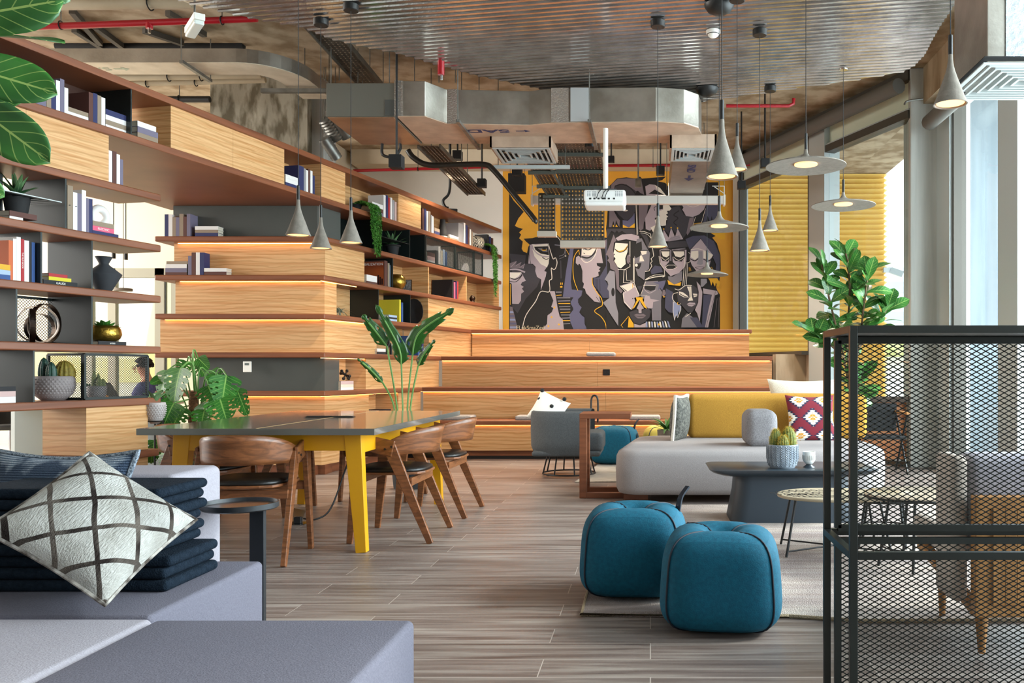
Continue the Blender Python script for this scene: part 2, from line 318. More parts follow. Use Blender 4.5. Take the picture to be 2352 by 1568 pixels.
# ================= BOOKCASE =================
ZS=[None]+[.44+.395*k for k in range(8)]      # centre height of shelves 1..8
TH=.055
TL=.2345; NL=math.hypot(1,TL); UL=Vector((TL/NL,1/NL)); VL=Vector((-1/NL,TL/NL)); CO=Vector((-3.326,8.88)); RL=math.atan2(UL.y,UL.x)
def sl_(px,off=0):       # run along the receding line L at image column px, on a plane set back by off
    k=(px-CX)/F; o=CO+VL*off; return (k*o.y-o.x)/(UL.x-k*UL.y)
def LP(s,v=0,z=0): p=CO+UL*s+VL*v; return Vector((p.x,p.y,z))
DP=.40
bc=thing('bookcase','long stepped oak and walnut bookcase with open and closed compartments running back to the mural','bookcase',(CO.x,CO.y,0))
def bcl(b,name,mat,**k):    # part in frame L
    return b.build(name,mat,bc,rz=RL,**k)
def bcf(b,name,mat,**k): return b.build(name,mat,bc,**k)
BLK_L=CO.x*0-1.76 # left end of the frontal shelves (local x)
def z0(k): return ZS[k]+TH/2 if k else 0.0
def z1(k): return ZS[k]-TH/2
# kinks where the lower shelves turn into the tiered bench
TY={0:10.5,1:10.5,2:10.9,3:11.4,4:12.3}
def kink(k): return (TY[k]-CO.y)*NL/1.0
SEND=(13.34-CO.y)*NL
# shelves
def polyw(pts): return [(p.x-CO.x,p.y-CO.y) for p in pts]
far=SEND+.02
for k in (7,8):
    b=B(); b.prism(polyw([LP(sl_(-260)),LP(SEND),LP(SEND,DP),LP(sl_(-260),DP)]),z1(k),z0(k)); bcf(b,'shelf',WAL,bevel=.006)
b=B(); c2=[LP(sl_(230),.40),LP(0,.4),Vector((-3.45,9.3,0)),Vector((-5.12,9.3,0)),Vector((-5.3,6.6,0))]
b.prism(polyw(c2),z1(7)+.002,z0(7)); bcf(b,'soffit_panel',WAL)
ce=Vector((-5.06,8.88,0))
for k in (1,2,3,4,5,6):
    e=kink(k) if k<5 else SEND
    lx=-5.06 if k>=2 else -3.9
    pts=[Vector((lx,8.88,0)),CO.to_3d(),LP(e),LP(e,DP+.1),LP(.35,DP+.1),Vector((-3.7,9.3,0)),Vector((lx,9.3,0))]
    b=B(); b.prism(polyw(pts),z1(k),z0(k)); bcf(b,'shelf',WAL,bevel=.012)
for k in (2,3,4,5,6):
    b=B(); b.box(sl_(-260),sl_(370),0,DP,z1(k),z0(k)); bcl(b,'shelf',WAL,bevel=.008)
b=B(); b.box(sl_(112)-.1,sl_(366),0,DP,.41,.465); bcl(b,'shelf',WAL,bevel=.006)
# corner facet panels: k -> (left px, setback, right px on L, material)
def facet(k,lpx,off,rpx,mat,z=None,offf=None):
    offf=offf or off
    za,zb=(z0(k),z1(k+1)) if z is None else z
    yf=CO.y+offf; xl=wx(lpx,yf)
    # corner of the two setback planes
    o=CO+VL*off; sc=(yf-o.y)/UL.y; xc=o.x+UL.x*sc
    bcf(B().box(xl-CO.x,xc-CO.x,offf,offf+.2,za,zb),'front_panel',mat)
    se=sl_(rpx,off)
    pts=[Vector((xc,yf,0)),LP(se,off),LP(se,DP),LP(sc+.3,DP+.0),Vector((xc-.35,yf+.2,0))]
    bcf(B().prism(polyw(pts),za,zb),'angled_panel',mat)
facet(6,398,.17,782,GREYP); facet(5,400,.08,837,OAK,None,.15); facet(4,403,.08,773,OAK,None,.14); facet(3,368,.08,865,OAK,None,.14)
facet(2,455,.08,779,GREYP,None,.14); facet(1,470,.08,847,OAK,None,.14); facet(0,560,.07,850,OAK,(.1,z1(1)))
bcf(B().box(-1.2,0-.03,.1,.3,0,.1),'plinth',WAL)
bcl(B().box(0,kink(0),.12,.3,0,.1),'plinth',WAL)
def door(k,pa,pb,off=.03,mat=OAK,depth=None,name='door',za=None,zb=None):
    a,e=sl_(pa,off),sl_(pb,off); za=z0(k) if za is None else za; zb=z1(k+1) if zb is None else zb
    return bcl(B().box(a+.001,e-.001,off,depth or DP,za,zb),name,mat)
def div(k,px,mat=DSTEEL,t=.012,d=DP-.01): 
    a=sl_(px,.01); return bcl(B().box(a-t,a,.01,d,z0(k),z1(k+1)),'divider',mat)
def back(k,pa,pb,mat,off=DP-.03): return bcl(B().box(sl_(pa),sl_(pb),off,off+.02,z0(k),z1(k+1)),'back_panel',mat)
# row 7
DBR=PM('dark_brown_back','#4b2a1c','#3c2015',rough=.5,sc=(1,1,14))
back(7,-260,303,DBR); div(7,303); back(7,303,392,OAK)
door(7,392,535); door(7,535,653); back(7,653,737,OAK); door(7,737,793); back(7,793,915,OAK); door(7,915,967); back(7,967,1085,OAK); div(7,1150,OAK,.02) if 0 else None
# row 6
door(6,-260,60); door(6,60,250); back(6,782,975,DSTEEL); 
for p in (865,942,977): div(6,p)
# row 5
back(5,837,903,DSTEEL); div(5,903); back(5,903,1150,OAK)
for p in (985,1072,1146): div(5,p,OAK,.02)
# row 4
back(4,773,1146,OAK); div(4,870); div(4,943); div(4,985,OAK,.02); 
for a,e in ((985,1025),(1025,1066),(1066,1106),(1106,1146)): door(4,a,e)
# row 3
back(3,865,985,OAK); door(3,985,1086,name='panel',off=.05)
back(2,779,840,OAK,off=.25); door(2,840,1008,off=.05,name='panel')
back(1,847,915,OAK,off=.3); door(1,915,966,off=.05,name='panel')
door(0,850,950,off=.07,name='panel',za=.1)
# left block
div(5,153); div(4,97); div(4,213); div(3,40); div(3,213); div(2,80)
back(5,-260,90,DSTEEL,.3); 
door(1,198,340,off=.02,name='cabinet'); door(0,198,340,off=.03,name='cabinet',za=.02,zb=.41); bcl(B().box(sl_(-260),sl_(112),.3,.31,0,.03),'floor_rail',WAL)
door(0,112,198,off=.3,name='cabinet',za=.02,zb=.41)
# small shelf in the plant bay
def expanded(parent,frame_mat,name,p0,ux,uz,w,h,t=.018,cell=.03,wire=.0035,fr=True,asp=.5,M=None,mesh_name='mesh_panel'):
    """steel frame + diamond mesh in the plane (ux,uz) from p0"""
    p0=Vector(p0); ux=Vector(ux).normalized(); uz=Vector(uz).normalized()
    if fr:
        b=B()
        for a,e in (((0,0),(w,0)),((0,h),(w,h)),((0,0),(0,h)),((w,0),(w,h))):
            b.beam(p0+ux*a[0]+uz*a[1],p0+ux*e[0]+uz*e[1],t,t,up=ux.cross(uz))
        b.build(name,frame_mat,parent)
    b=B(); hy=cell*asp; n=int((w+h/asp)/cell)+2; nrm=ux.cross(uz)
    for sgn in (1,-1):
        for i in range(-n,n+1):
            x0=i*cell; # line u = x0 + v/asp*sgn
            ua,va=x0,0.; ub,vb=x0+sgn*h/asp,h
            # clip to 0..w
            def clip(ua,va,ub,vb):
                if max(ua,ub)<=0 or min(ua,ub)>=w: return None
                P=[(ua,va),(ub,vb)]
                for j in (0,1):
                    u,v=P[j]; ou,ov=P[1-j]
                    if u<0: t_=(0-u)/(ou-u); P[j]=(0,v+(ov-v)*t_)
                    elif u>w: t_=(w-u)/(ou-u); P[j]=(w,v+(ov-v)*t_)
                return P
            c=clip(ua,va,ub,vb)
            if c and abs(c[0][0]-c[1][0])>.004:
                b.beam(p0+ux*c[0][0]+uz*c[0][1],p0+ux*c[1][0]+uz*c[1][1],wire,wire*.6,up=nrm)
    return b.build(mesh_name,frame_mat,parent)
# mesh boxes
def meshbox(name,label,k,pa,pb,deep=.3,side=True,h=None):
    a,e=sl_(pa,.02),sl_(pb,.02); w=e-a; hh=(z1(k+1)-z0(k)-.014) if h is None else h
    r=thing(name,label,'mesh box',LP(a,.02,z0(k)),RL)
    expanded(r,DSTEEL,'frame',(.0,0.009,.009),(1,0,0),(0,0,1),w,hh-.012,cell=.022,asp=.8,wire=.0028)
    expanded(r,DSTEEL,'frame',(.0,0.02,.009),(0,1,0),(0,0,1),deep,hh-.012,cell=.022,asp=.8,wire=.0028)
    return r
meshbox('mesh_box','dark steel mesh box with a large diamond grid front on the lowest left shelf',2,196,340)
meshbox('mesh_box','leftmost narrow wire mesh box on the shelf at the far end near the mural',6,979,1045,.25)
meshbox('mesh_box','middle narrow wire mesh box on the shelf at the far end near the mural',6,1047,1088,.25)
meshbox('mesh_box','rightmost narrow wire mesh box on the shelf at the far end near the mural',6,1090,1109,.25)
# back mesh of the knot sculpture bay
expanded(bc,DSTEEL,'back_frame',(LP(sl_(42),.36,z0(3)+.012)-Vector((CO.x,CO.y,0))),(UL.x,UL.y,0),(0,0,1),.62,.31,cell=.024,asp=.9,wire=.003,mesh_name='back_mesh')
# LED strips under the lips of the corner shelves
for k,lp in ((6,398),(5,403),(4,368),(2,470)):
    bcf(B().box(wx(lp,8.92)-CO.x,-.09,.126,.131,z1(k)-.004,z1(k)-.001),'led_strip',LED)
for k,pe in ((5,837),(4,865),(2,1000),(3,990)):
    bcl(B().box(.04,sl_(pe)-.05,.066,.071,z1(k)-.004,z1(k)-.001),'led_strip',LED)
# ================= TIERED BENCH (bleacher) =================
tb=thing('tiered_bench','stepped oak tribune seating with walnut edges and glowing strips below the mural','bench',(0,0,0))
def kx(k): p=LP(kink(k)); return p.x
XR={1:2.2,2:1.98,3:1.60,4:1.45}
for k in (1,2,3,4):
    y=TY[k]; yb=TY[k+1]+.13 if k<4 else 12.9
    b=B().box(kx(k)-.02,XR[k] if k<4 else wx(1727,y),y,yb,z1(k),z0(k)); b.build('tread',WAL,tb,bevel=.008)
    b=B().box(kx(k)-.01,(XR[k] if k<4 else wx(1727,y))-.03,y+.060,y+.065,z1(k)-.005,z1(k)-.002); b.build('led_strip',LED,tb)
    zl=z0(k-1) if k>1 else .1; x1=(wx(1780,y) if k==3 else wx(1727,y) if k==4 else XR[k])-.03
    xs=[kx(k)-.01,x1]
    mids={4:[1353],3:[1372],2:[1391],1:[1300]}[k]; cuts=[xs[0]]+[wx(m,y) for m in mids]+[xs[1]]
    for a,e in zip(cuts,cuts[1:]): B().box(a+.001,e-.001,y+.07,y+.11,zl,z1(k)).build('riser',OAK,tb)
B().box(kx(1),2.2,10.6,10.62,0,.1).build('plinth',WAL,tb); B().box(kx(1),2.2,10.58,10.6,0,.035).build('kick_strip',BLK,tb)
B().box(kx(4)-.02,kx(4)+.06,TY[4]-.02,TY[4]+.0,z1(4)-.0,z0(4)).build('edge_cap',WAL,tb) if 0 else None
# concrete block at the right end of the tiers
S(B().box(wx(1782,11.6),wx(1866,11.6),11.6,11.9,0,1.29).build('wall_plinth',CONC))
# wall socket
so_=thing('wall_socket','black double wall socket on the oak riser of the tiered bench','socket',W(1393,855,TY[3]+.068)); B().box(-.045,.045,-.01,0,-.04,.04).build('face_plate',BLKM,so_,bevel=.004)
for x in (-.02,.02): B().box(x-.008,x+.008,-.012,-.0095,-.012,.012).build('outlet',BLK,so_)
th_=thing('thermostat','small white thermostat with a dark display on the grey corner panel','thermostat',W(569,842,8.928)); B().box(-.042,.042,-.02,0,-.055,.055).build('housing',WHT,th_,bevel=.005); B().box(-.022,.022,-.0215,-.0195,.015,.038).build('display',PM('display','#5d6663',rough=.3),th_)
# ================= FURNITURE =================
def softbox(x0,x1,y0,y1,z0_,z1_,bev,name,mat,parent,bulge=.0,seg=5,n=10):
    """upholstered block: rounded box with a slight crown"""
    cx_,cy,cz=(x0+x1)/2,(y0+y1)/2,(z0_+z1_)/2; hx,hy,hz=(x1-x0)/2,(y1-y0)/2,(z1_-z0_)/2
    b=B(); fs=[((1,0,0),(0,1,0),(0,0,1)),((-1,0,0),(0,-1,0),(0,0,1)),((0,1,0),(-1,0,0),(0,0,1)),((0,-1,0),(1,0,0),(0,0,1)),((0,0,1),(1,0,0),(0,1,0)),((0,0,-1),(1,0,0),(0,-1,0))]
    bev=min(bev,hx*.98,hy*.98,hz*.98)
    def prof(n):  # parameter values -1..1 denser near the edges
        e=[-1+ .0]; return e
    def samp(h):
        t=[0,.25,.5,.75,1]; a=[-h+bev*(1-math.cos(v*PI/2)) if 0 else -h+bev*v for v in t]; k=max(2,n-4); a+=[-h+bev+(2*h-2*bev)*i/k for i in range(1,k)]; a+=[h-bev*v for v in t[::-1]]; return a
    H=Vector((hx,hy,hz)); key={}
    for nn,u,v in fs:
        nn,u,v=Vector(nn),Vector(u),Vector(v); hu=abs(u.dot(H)); hv=abs(v.dot(H)); hn=abs(nn.dot(H))
        su,sv=samp(hu),samp(hv); ids=[]
        for a in su:
            row=[]
            for c in sv:
                p=nn*hn+u*a+v*c; q=Vector([max(-h+bev,min(h-bev,w)) for w,h in zip(p,H)]); d=p-q
                if d.length>1e-9: p=q+d.normalized()*bev
                if bulge:
                    f=(1-(a/hu)**2)*(1-(c/hv)**2); p+=nn*bulge*f
                kk=(round(p.x,5),round(p.y,5),round(p.z,5))
                if kk not in key: key[kk]=len(b.v); b.v.append(p+Vector((cx_,cy,cz)))
                row.append(key[kk])
            ids.append(row)
        for i in range(len(su)-1):
            for j in range(len(sv)-1):
                f=[ids[i][j],ids[i+1][j],ids[i+1][j+1],ids[i][j+1]]; f=[x for m,x in enumerate(f) if x not in f[:m]]
                if len(f)>2: b.f.append(f); b.m.append(0)
    return b.build(name,mat,parent,smooth='all')
def cushion(name,label,cat,loc,w,h,t,rot,mat,group=None,pinch=.12,n=26,edge=None,pw=.55,part='cover'):
    r=thing(name,label,cat,loc,0,group); r.rotation_euler=rot
    b=B()
    def fn(sgn):
        def g(u,v):
            x,y=2*u-1,2*v-1; ex=(1-abs(x)**2.6)*(1-abs(y)**2.6)
            px_=x*(1-pinch*(1-y*y)*abs(x)**3); py=y*(1-pinch*(1-x*x)*abs(y)**3)
            return (px_*w/2,sgn*t/2*max(0,ex)**pw,py*h/2)
        return g
    b.grid(fn(-1),n,n); m=len(b.f); b.grid(fn(1),n,n)
    for i in range(m,len(b.f)): b.f[i]=b.f[i][::-1]
    b.build(part,mat,r,smooth='all')
    if edge:
        pts=[]
        for i in range(80):
            s=i/80*4; k=int(s); f=(s-k)*2-1; x,y=((f,-1),(1,f),(-f,1),(-1,-f))[k]
            pts.append((x*(1-pinch*(1-y*y)*abs(x)**3)*w/2,0,y*(1-pinch*(1-x*x)*abs(y)**3)*h/2))
        e=B(); e.tube(pts,edge[0],6,closed=True); e.build(edge[2] if len(edge)>2 else 'piping',edge[1],r,smooth=1)
    return r
# --- foreground modular sofa (seat height .40)
def module(label,x0,x1,y0,y1,z,mat,bev=.03,back=False):
    r=thing('sofa_module',label,'sofa module',((x0+x1)/2,(y0+y1)/2,0),0)
    hx,hy=(x1-x0)/2,(y1-y0)/2
    softbox(-hx,hx,-hy,hy,.03,z,bev,'upholstery',mat,r,bulge=.004)
    for sx_ in (-1,1):
        for sy_ in (-1,1): B().box(sx_*(hx-.08)-.02,sx_*(hx-.08)+.02,sy_*(hy-.08)-.02,sy_*(hy-.08)+.02,0,.04).build('foot',BLK,r)
    # seam piping round the top
    b=B(); b.tube([(-hx+.012,-hy+.012,z-.022),(hx-.012,-hy+.012,z-.022),(hx-.012,hy-.012,z-.022),(-hx+.012,hy-.012,z-.022)],.0035,6,closed=True); 
    return r
module('grey square sofa module nearest the camera at the bottom centre',-1.335,-.635,1.64,2.35,.40,GRF2,.018)
module('light grey sofa module at the bottom left corner of the picture',-2.06,-1.345,1.64,2.36,.40,GRF,.018)
module('shaded grey sofa module carrying the patchwork cowhide cushion',-2.10,-1.365,2.375,3.075,.40,GRF2,.018)
bk=thing('sofa_module','tall lilac grey sofa block behind the folded throws','sofa module',(-2.15,3.2,0))
softbox(-.46,.46,-.11,.24,.02,.70,.03,'upholstery',GRF,bk)
# --- round side table with offset leg
st=thing('side_table','small round black side table with raised rim and flat offset leg','side table',(-1.555,3.3,0))
b=B(); b.lathe([(0,.548),(.13,.548),(.137,.553),(.137,.572),(.131,.572),(.128,.558),(0,.558)],48); TB=PM('table_black','#23262a',rough=.42); b.build('tray_top',TB,st,smooth=1)
b=B(); b.lathe([(0,.5585),(.118,.5585),(.118,.5595),(0,.5595)],40); b.build('leather_inlay',PM('dark_brown_inlay','#332723',rough=.3),st)
B().box(.04,.094,-.012,.012,.02,.55).build('leg',TB,st,bevel=.002); B().box(-.13,.13,-.13,.13,0,.02).build('base',TB,st,bevel=.004)
# --- big table
TLAM=PM('table_laminate','#67655f','#5f5d57',rough=.12,sc=(1,1,1),coat=.4)
mt=thing('meeting_table','large grey topped work table with yellow trestle legs','table',(-2.25,6.07,0))
X0,X1,Y0,Y1=-2.93,-1.572,4.96,7.19
mx_=-2.25; my_=6.07
B().box(X0-mx_,X1-mx_,Y0-my_,Y1-my_,.702,.74).build('tabletop',TLAM,mt,bevel=.002)
for sx_,sy_ in ((-1,-1),(1,-1),(-1,1),(1,1)):
    tx,ty=sx_*.50,sy_*.93; fx,fy=sx_*.53,sy_*.93
    b=B(); b.beam((tx,ty,.70),(fx+sx_*.02,fy,0),.10,.065,up=(0,1,0),w2=.062,h2=.06); b.build('leg',YELM,mt,bevel=.003)
for y in (-.93,.93): B().box(-.52,.52,y-.028,y+.028,.60,.70).build('apron',YELM,mt,bevel=.002)
for x in (-.53,.53): B().box(x-.02,x+.02,-.93,.93,.585,.70).build('apron',YELM,mt,bevel=.002)
B().box(-.016,.0165,-.5,.5,.7405,.7415).build('centre_joint',PM('wood_joint','#b99a6c'),mt) if 0 else B().box(-.004,.004,-1.1,1.1,.7402,.741).build('centre_joint',PM('wood_joint','#b99a6c'),mt)
B().box(.53-.012+.0,.56-.005,-.97,-.966,.05,.1).build('leg_slot',BLK,mt) if 0 else None
ps=thing('power_hatch','black cable hatch in the middle of the grey tabletop','cable hatch',(-2.28,6.2,.741)); B().box(-.17,.17,-.03,.03,0,.004).build('frame',BLK,ps); B().box(-.16,.16,-.022,.022,.004,.007).build('lid',BLKM,ps)
# --- chairs
CHW=PM('chair_walnut','#8a5430','#683d20',rough=.36,sc=(5,5,24),detail=5,lo=.38,hi=.6,dist=2.2,coat=.15)
PAD=PM('black_leather','#1b1816',rough=.38,bump=.1,bsc=(60,60,60))
def make_chair(label):
    r=thing('dining_chair',label,'chair',(0,0,0),0,'bentwood chairs around the meeting table')
    # backrest: curved plywood band with pointed ends joining the arms
    b=B(); N=28
    def bk_(u,v):
        a=(u-.5)*2; th=a*1.28; x=.275*math.sin(th)/math.sin(1.28)*1.0; y=-.30+.30*(1-math.cos(th))/(1-math.cos(1.28))*.98
        w=abs(a); hh=.165*(1-w**3.2)+.075*w**3.2; top=.715-.10*w**3.4; zc=top-hh*(1-v); lean=-.035*(v-.5)*(1-w*w)
        return (x,y+lean,zc)
    b.grid(bk_,N,5,uv=False); b.build('backrest',CHW,r,smooth='all',solid=.014)
    for s in (-1,1):
        # arm plate running forward from the back band
        b=B(); b.beam((s*.272,-.07,.585),(s*.258,.15,.632),.022,.10,up=(0,0,1)); b.build('arm',CHW,r,bevel=.006)
        b=B(); b.beam((s*.262,.14,.66),(s*.275,.20,0),.030,.085,up=(0,1,0),w2=.028,h2=.036); b.build('leg',CHW,r,bevel=.004)
        b=B(); b.beam((s*.258,-.04,.60),(s*.275,-.30,0),.030,.080,up=(0,1,0),w2=.028,h2=.036); b.build('leg',CHW,r,bevel=.004)
        b=B(); b.lathe([(0,0),(.007,0),(.007,.004),(0,.004)],10,Matrix.Translation((s*.283,-.02,.585))@Matrix.Rotation(s*PI/2,4,'Y')); b.lathe([(0,0),(.007,0),(.007,.004),(0,.004)],10,Matrix.Translation((s*.281,-.06,.60))@Matrix.Rotation(s*PI/2,4,'Y')); b.build('screw',BLK,r)
    B().beam((-.26,.155,.39),(.26,.155,.39),.022,.05).build('stretcher',CHW,r,bevel=.003)
    B().beam((-.26,-.17,.38),(.26,-.17,.38),.022,.05).build('stretcher',CHW,r,bevel=.003)
    b=B(); n=24
    def seat(zz,t,k):
        pts=[]
        for i in range(n):
            a=2*PI*i/n; c,s_=math.cos(a),math.sin(a); m=(abs(c)**4+abs(s_)**4)**(-.25); pts.append((c*m*.235*k*(1-.10*(s_<0)*abs(s_)),s_*m*.235*k))
        return pts
    o=seat(0,0,1.0); b.prism(o,.418,.434); 
    b.build('seat_shell',CHW,r,bevel=.004)
    b=B(); ps_=seat(0,0,.95); c_=seat(0,0,.80)
    b.add([(p[0],p[1],.434) for p in ps_]+[(p[0]*.99,p[1]*.99,.452) for p in ps_]+[(p[0],p[1],.462) for p in c_]+[(0,0,.456)],[tuple(range(n))[::-1]]+[(i,(i+1)%n,(i+1)%n+n,i+n) for i in range(n)]+[(i+n,(i+1)%n+n,(i+1)%n+2*n,i+2*n) for i in range(n)]+[(i+2*n,(i+1)%n+2*n,3*n) for i in range(n)])
    b.build('seat_pad',PAD,r,smooth='all')
    return r
ch0=make_chair('walnut bentwood chair with black seat at the near end of the table, facing away')
ch0.location=(-2.30,5.02,0); ch0.rotation_euler=(0,0,math.radians(5))
for x,y,a,l in ((-1.66,5.66,90,'nearer walnut chair on the right hand side of the table'),(-1.63,6.58,88,'farther walnut chair on the right hand side of the table'),
    (-2.92,5.72,-96,'nearer walnut chair on the left hand side, beside the monstera'),(-2.86,6.62,-90,'walnut chair on the left hand side glimpsed through the table legs'),(-2.25,7.3,176,'walnut chair at the far end, half hidden under the table')):
    c=copy_tree(ch0); c.location=(x,y,0); c.rotation_euler=(0,0,math.radians(a)); c['label']=l
# --- floor socket and cable
fs_=thing('floor_socket','open chrome floor socket under the table','floor socket',fl(683,1203)); CHR=PM('chrome','#c9c9c9',rough=.15,metal=1)
B().box(-.07,.07,-.07,.07,0,.006).build('plate',CHR,fs_); B().beam((-.06,.07,.005),(-.04,.10,.09),.12,.006,up=(0,1,0)).build('lid',CHR,fs_); B().box(-.02,.03,-.02,.02,.006,.05).build('plug',BLK,fs_,bevel=.005)
b=B(); p=fl(690,1200); b.tube(spline([(p.x+.02,p.y,.03),(p.x+.10,p.y+.03,.02),(p.x+.16,p.y+.15,.08),(p.x+.20,p.y+.35,.35),(p.x+.27,p.y+.55,.70)],8),.006,6)
T(b.build('power_cable',BLK,smooth=1),'thin black cable hanging from the table to the floor socket','cable')
# --- coffee table
CT=PM('petrol_lacquer','#2b343c',rough=.3)
ct=thing('coffee_table','low dark blue coffee table with flared solid base','coffee table',(1.0,6.28,0))
def rrect(hx,hy,r,n=8,pw=None):
    o=[]
    for cx_,cy_,a0 in ((hx-r,hy-r,0),(-hx+r,hy-r,PI/2),(-hx+r,-hy+r,PI),(hx-r,-hy+r,3*PI/2)):
        for i in range(n+1): a=a0+PI/2*i/n; o.append((cx_+r*math.cos(a),cy_+r*math.sin(a)))
    return o
def loft(b,rings,cap=True):
    n=len(rings[0]); o=len(b.v)
    for rg in rings: b.v+= [Vector(p) for p in rg]
    for k in range(len(rings)-1):
        for i in range(n): b.f.append([o+k*n+i,o+k*n+(i+1)%n,o+(k+1)*n+(i+1)%n,o+(k+1)*n+i]); b.m.append(b.mi)
    if cap: b.f.append([o+i for i in range(n)][::-1]); b.m.append(b.mi); b.f.append([o+(len(rings)-1)*n+i for i in range(n)]); b.m.append(b.mi)
b=B(); loft(b,[[(x,y,z) for x,y in rrect(hx,.30*hx/.58,.09)] for hx,z in ((.50,.325),(.56,.345),(.585,.362),(.59,.368),(.585,.37))]); b.build('tabletop',CT,ct,smooth=1)
b=B(); loft(b,[[(x,y,z) for x,y in rrect(hx,hy,.11)] for hx,hy,z in ((.44,.235,.0),(.44,.235,.01),(.405,.21,.2),(.395,.205,.33))]); b.build('base',PM('petrol_base','#2a333c',rough=.5),ct,smooth=1)
# --- sofa by the window
sf=thing('daybed_sofa','long pale grey daybed sofa with a mustard back bolster','sofa',(.86,7.8,0))
def sofabody():
    b=B(); rings=[]
    base=[(-1.16,-.78),(.95,-.78),(1.14,-.45),(1.12,.35),(.9,.80),(-1.0,.86)]
    # rounded polygon
    def roundpoly(P,r,n=7):
        o=[]; m=len(P)
        for i in range(m):
            p,a,c=Vector(P[i]),Vector(P[i-1]),Vector(P[(i+1)%m]); d1=(a-p).normalized(); d2=(c-p).normalized(); 
            rr=min(r,(a-p).length*.45,(c-p).length*.45); s=p+d1*rr; e=p+d2*rr
            for j in range(n+1): t=j/n; o.append(s*(1-t)**2+p*2*t*(1-t)+e*t*t)
        return o
    rp=roundpoly(base,.22)
    cen=Vector((0,0))
    for k,z in ((.955,.05),(.985,.06),(1.0,.10),(1.005,.25),(1.0,.36),(.985,.395),(.955,.412),(.90,.418),(.5,.420)):
        rings.append([((p.x)*(k if k>.9 else k),(p.y)*k,z) for p in rp])
    loft(b,rings); return b.build('seat_cushion',LGF,sf,smooth='all')
sofabody()
MUS=PM('mustard_fabric','#b98a3a','#a87b31',rough=.95,sc=(150,150,150),bump=.3,bsc=(260,260,260),spec=.2)
softbox(-.50,1.20,.45,.72,.41,.83,.06,'back_bolster',MUS,sf,bulge=.01)
softbox(-.055,.21,-.50,-.08,.415,.72,.07,'arm_rest',PM('melange_grey_fabric','#8f8b8c','#777375',rough=.95,sc=(120,120,120),bump=.3,bsc=(200,200,200)),sf,bulge=.008)
for x,y in ((-.98,-.62),(.8,-.6),(-.85,.6),(.75,.55)): B().box(x-.10,x+.10,y-.05,y+.05,0,.05).build('foot',WAL,sf)
# --- walnut C table
c_=thing('sofa_side_table','square walnut C shaped side table sliding under the sofa end','side table',(wx(1339,7.3),7.3,0))
B().box(-.03,.40,0,.42,.668,.71).build('tabletop',WAL,c_,bevel=.003); B().box(-.03,.03,0,.06,.0,.668).build('leg',WAL,c_,bevel=.003); B().box(-.03,.03,.36,.42,.0,.668).build('leg',WAL,c_,bevel=.003); B().box(.03,.36,0,.06,0,.045).build('base_rail',WAL,c_,bevel=.003); B().box(.03,.36,.36,.42,0,.045).build('base_rail',WAL,c_,bevel=.003)
# --- grey tub armchair
ARF=PM('slate_fabric','#5c5f61','#505355',rough=.95,sc=(120,120,120),bump=.3,bsc=(200,200,200),spec=.2)
ar=thing('tub_armchair','slate grey tub armchair on a black wire base','armchair',(wx(1307,8.95),8.95,0))
b=B()
def shell(u,v):
    a=PI*(.0+u)*1.0; # half ring open towards +x (right/back)
    a=math.radians(55+250*u); n=3.2; c,s_=math.cos(a),math.sin(a); m=(abs(c)**n+abs(s_)**n)**(-1/n)
    vv=v*2*PI; k=(1+.10*0); z=.23+.40*(.5-.5*math.cos(vv)) if 0 else None
    # cross-section loop: outer wall up, over the top, inner wall down
    prof=[(.345,.22),(.375,.30),(.38,.45),(.38,.60),(.372,.645),(.35,.655),(.328,.645),(.32,.60),(.32,.42),(.30,.30)]
    t=v*(len(prof)-1); i=min(int(t),len(prof)-2); f=t-i; r=prof[i][0]*(1-f)+prof[i+1][0]*f; zz=prof[i][1]*(1-f)+prof[i+1][1]*f
    return (c*m*r,s_*m*r,zz)
b.grid(shell,40,27,uv=False); b.build('shell',ARF,ar,smooth='all')
softbox(-.31,.36,-.31,.31,.24,.44,.05,'seat_cushion',ARF,ar)
softbox(-.34,.34,-.34,.34,.205,.26,.025,'seat_base',ARF,ar)
b=B(); rg=[(.27*math.cos(2*PI*i/24),.27*math.sin(2*PI*i/24),.008) for i in range(24)]; b.tube(rg,.008,8,closed=True); b.build('ring_base',BLK,ar,smooth=1)
for i in range(8):
    a=2*PI*i/8+.3; b=B(); b.tube([(.27*math.cos(a),.27*math.sin(a),.008),(.22*math.cos(a),.22*math.sin(a),.21)],.008,8); b.build('leg',BLK,ar,smooth=1)
b=B(); b.tube(spline([(.2,.42,.5),(.2,.42,.74),(.235,.42,.79),(.27,.42,.74),(.27,.42,.5)],6),.010,8); 
# thin black hoop lamp/handle behind the armchair
b.build('handle',BLK,ar,smooth=1)
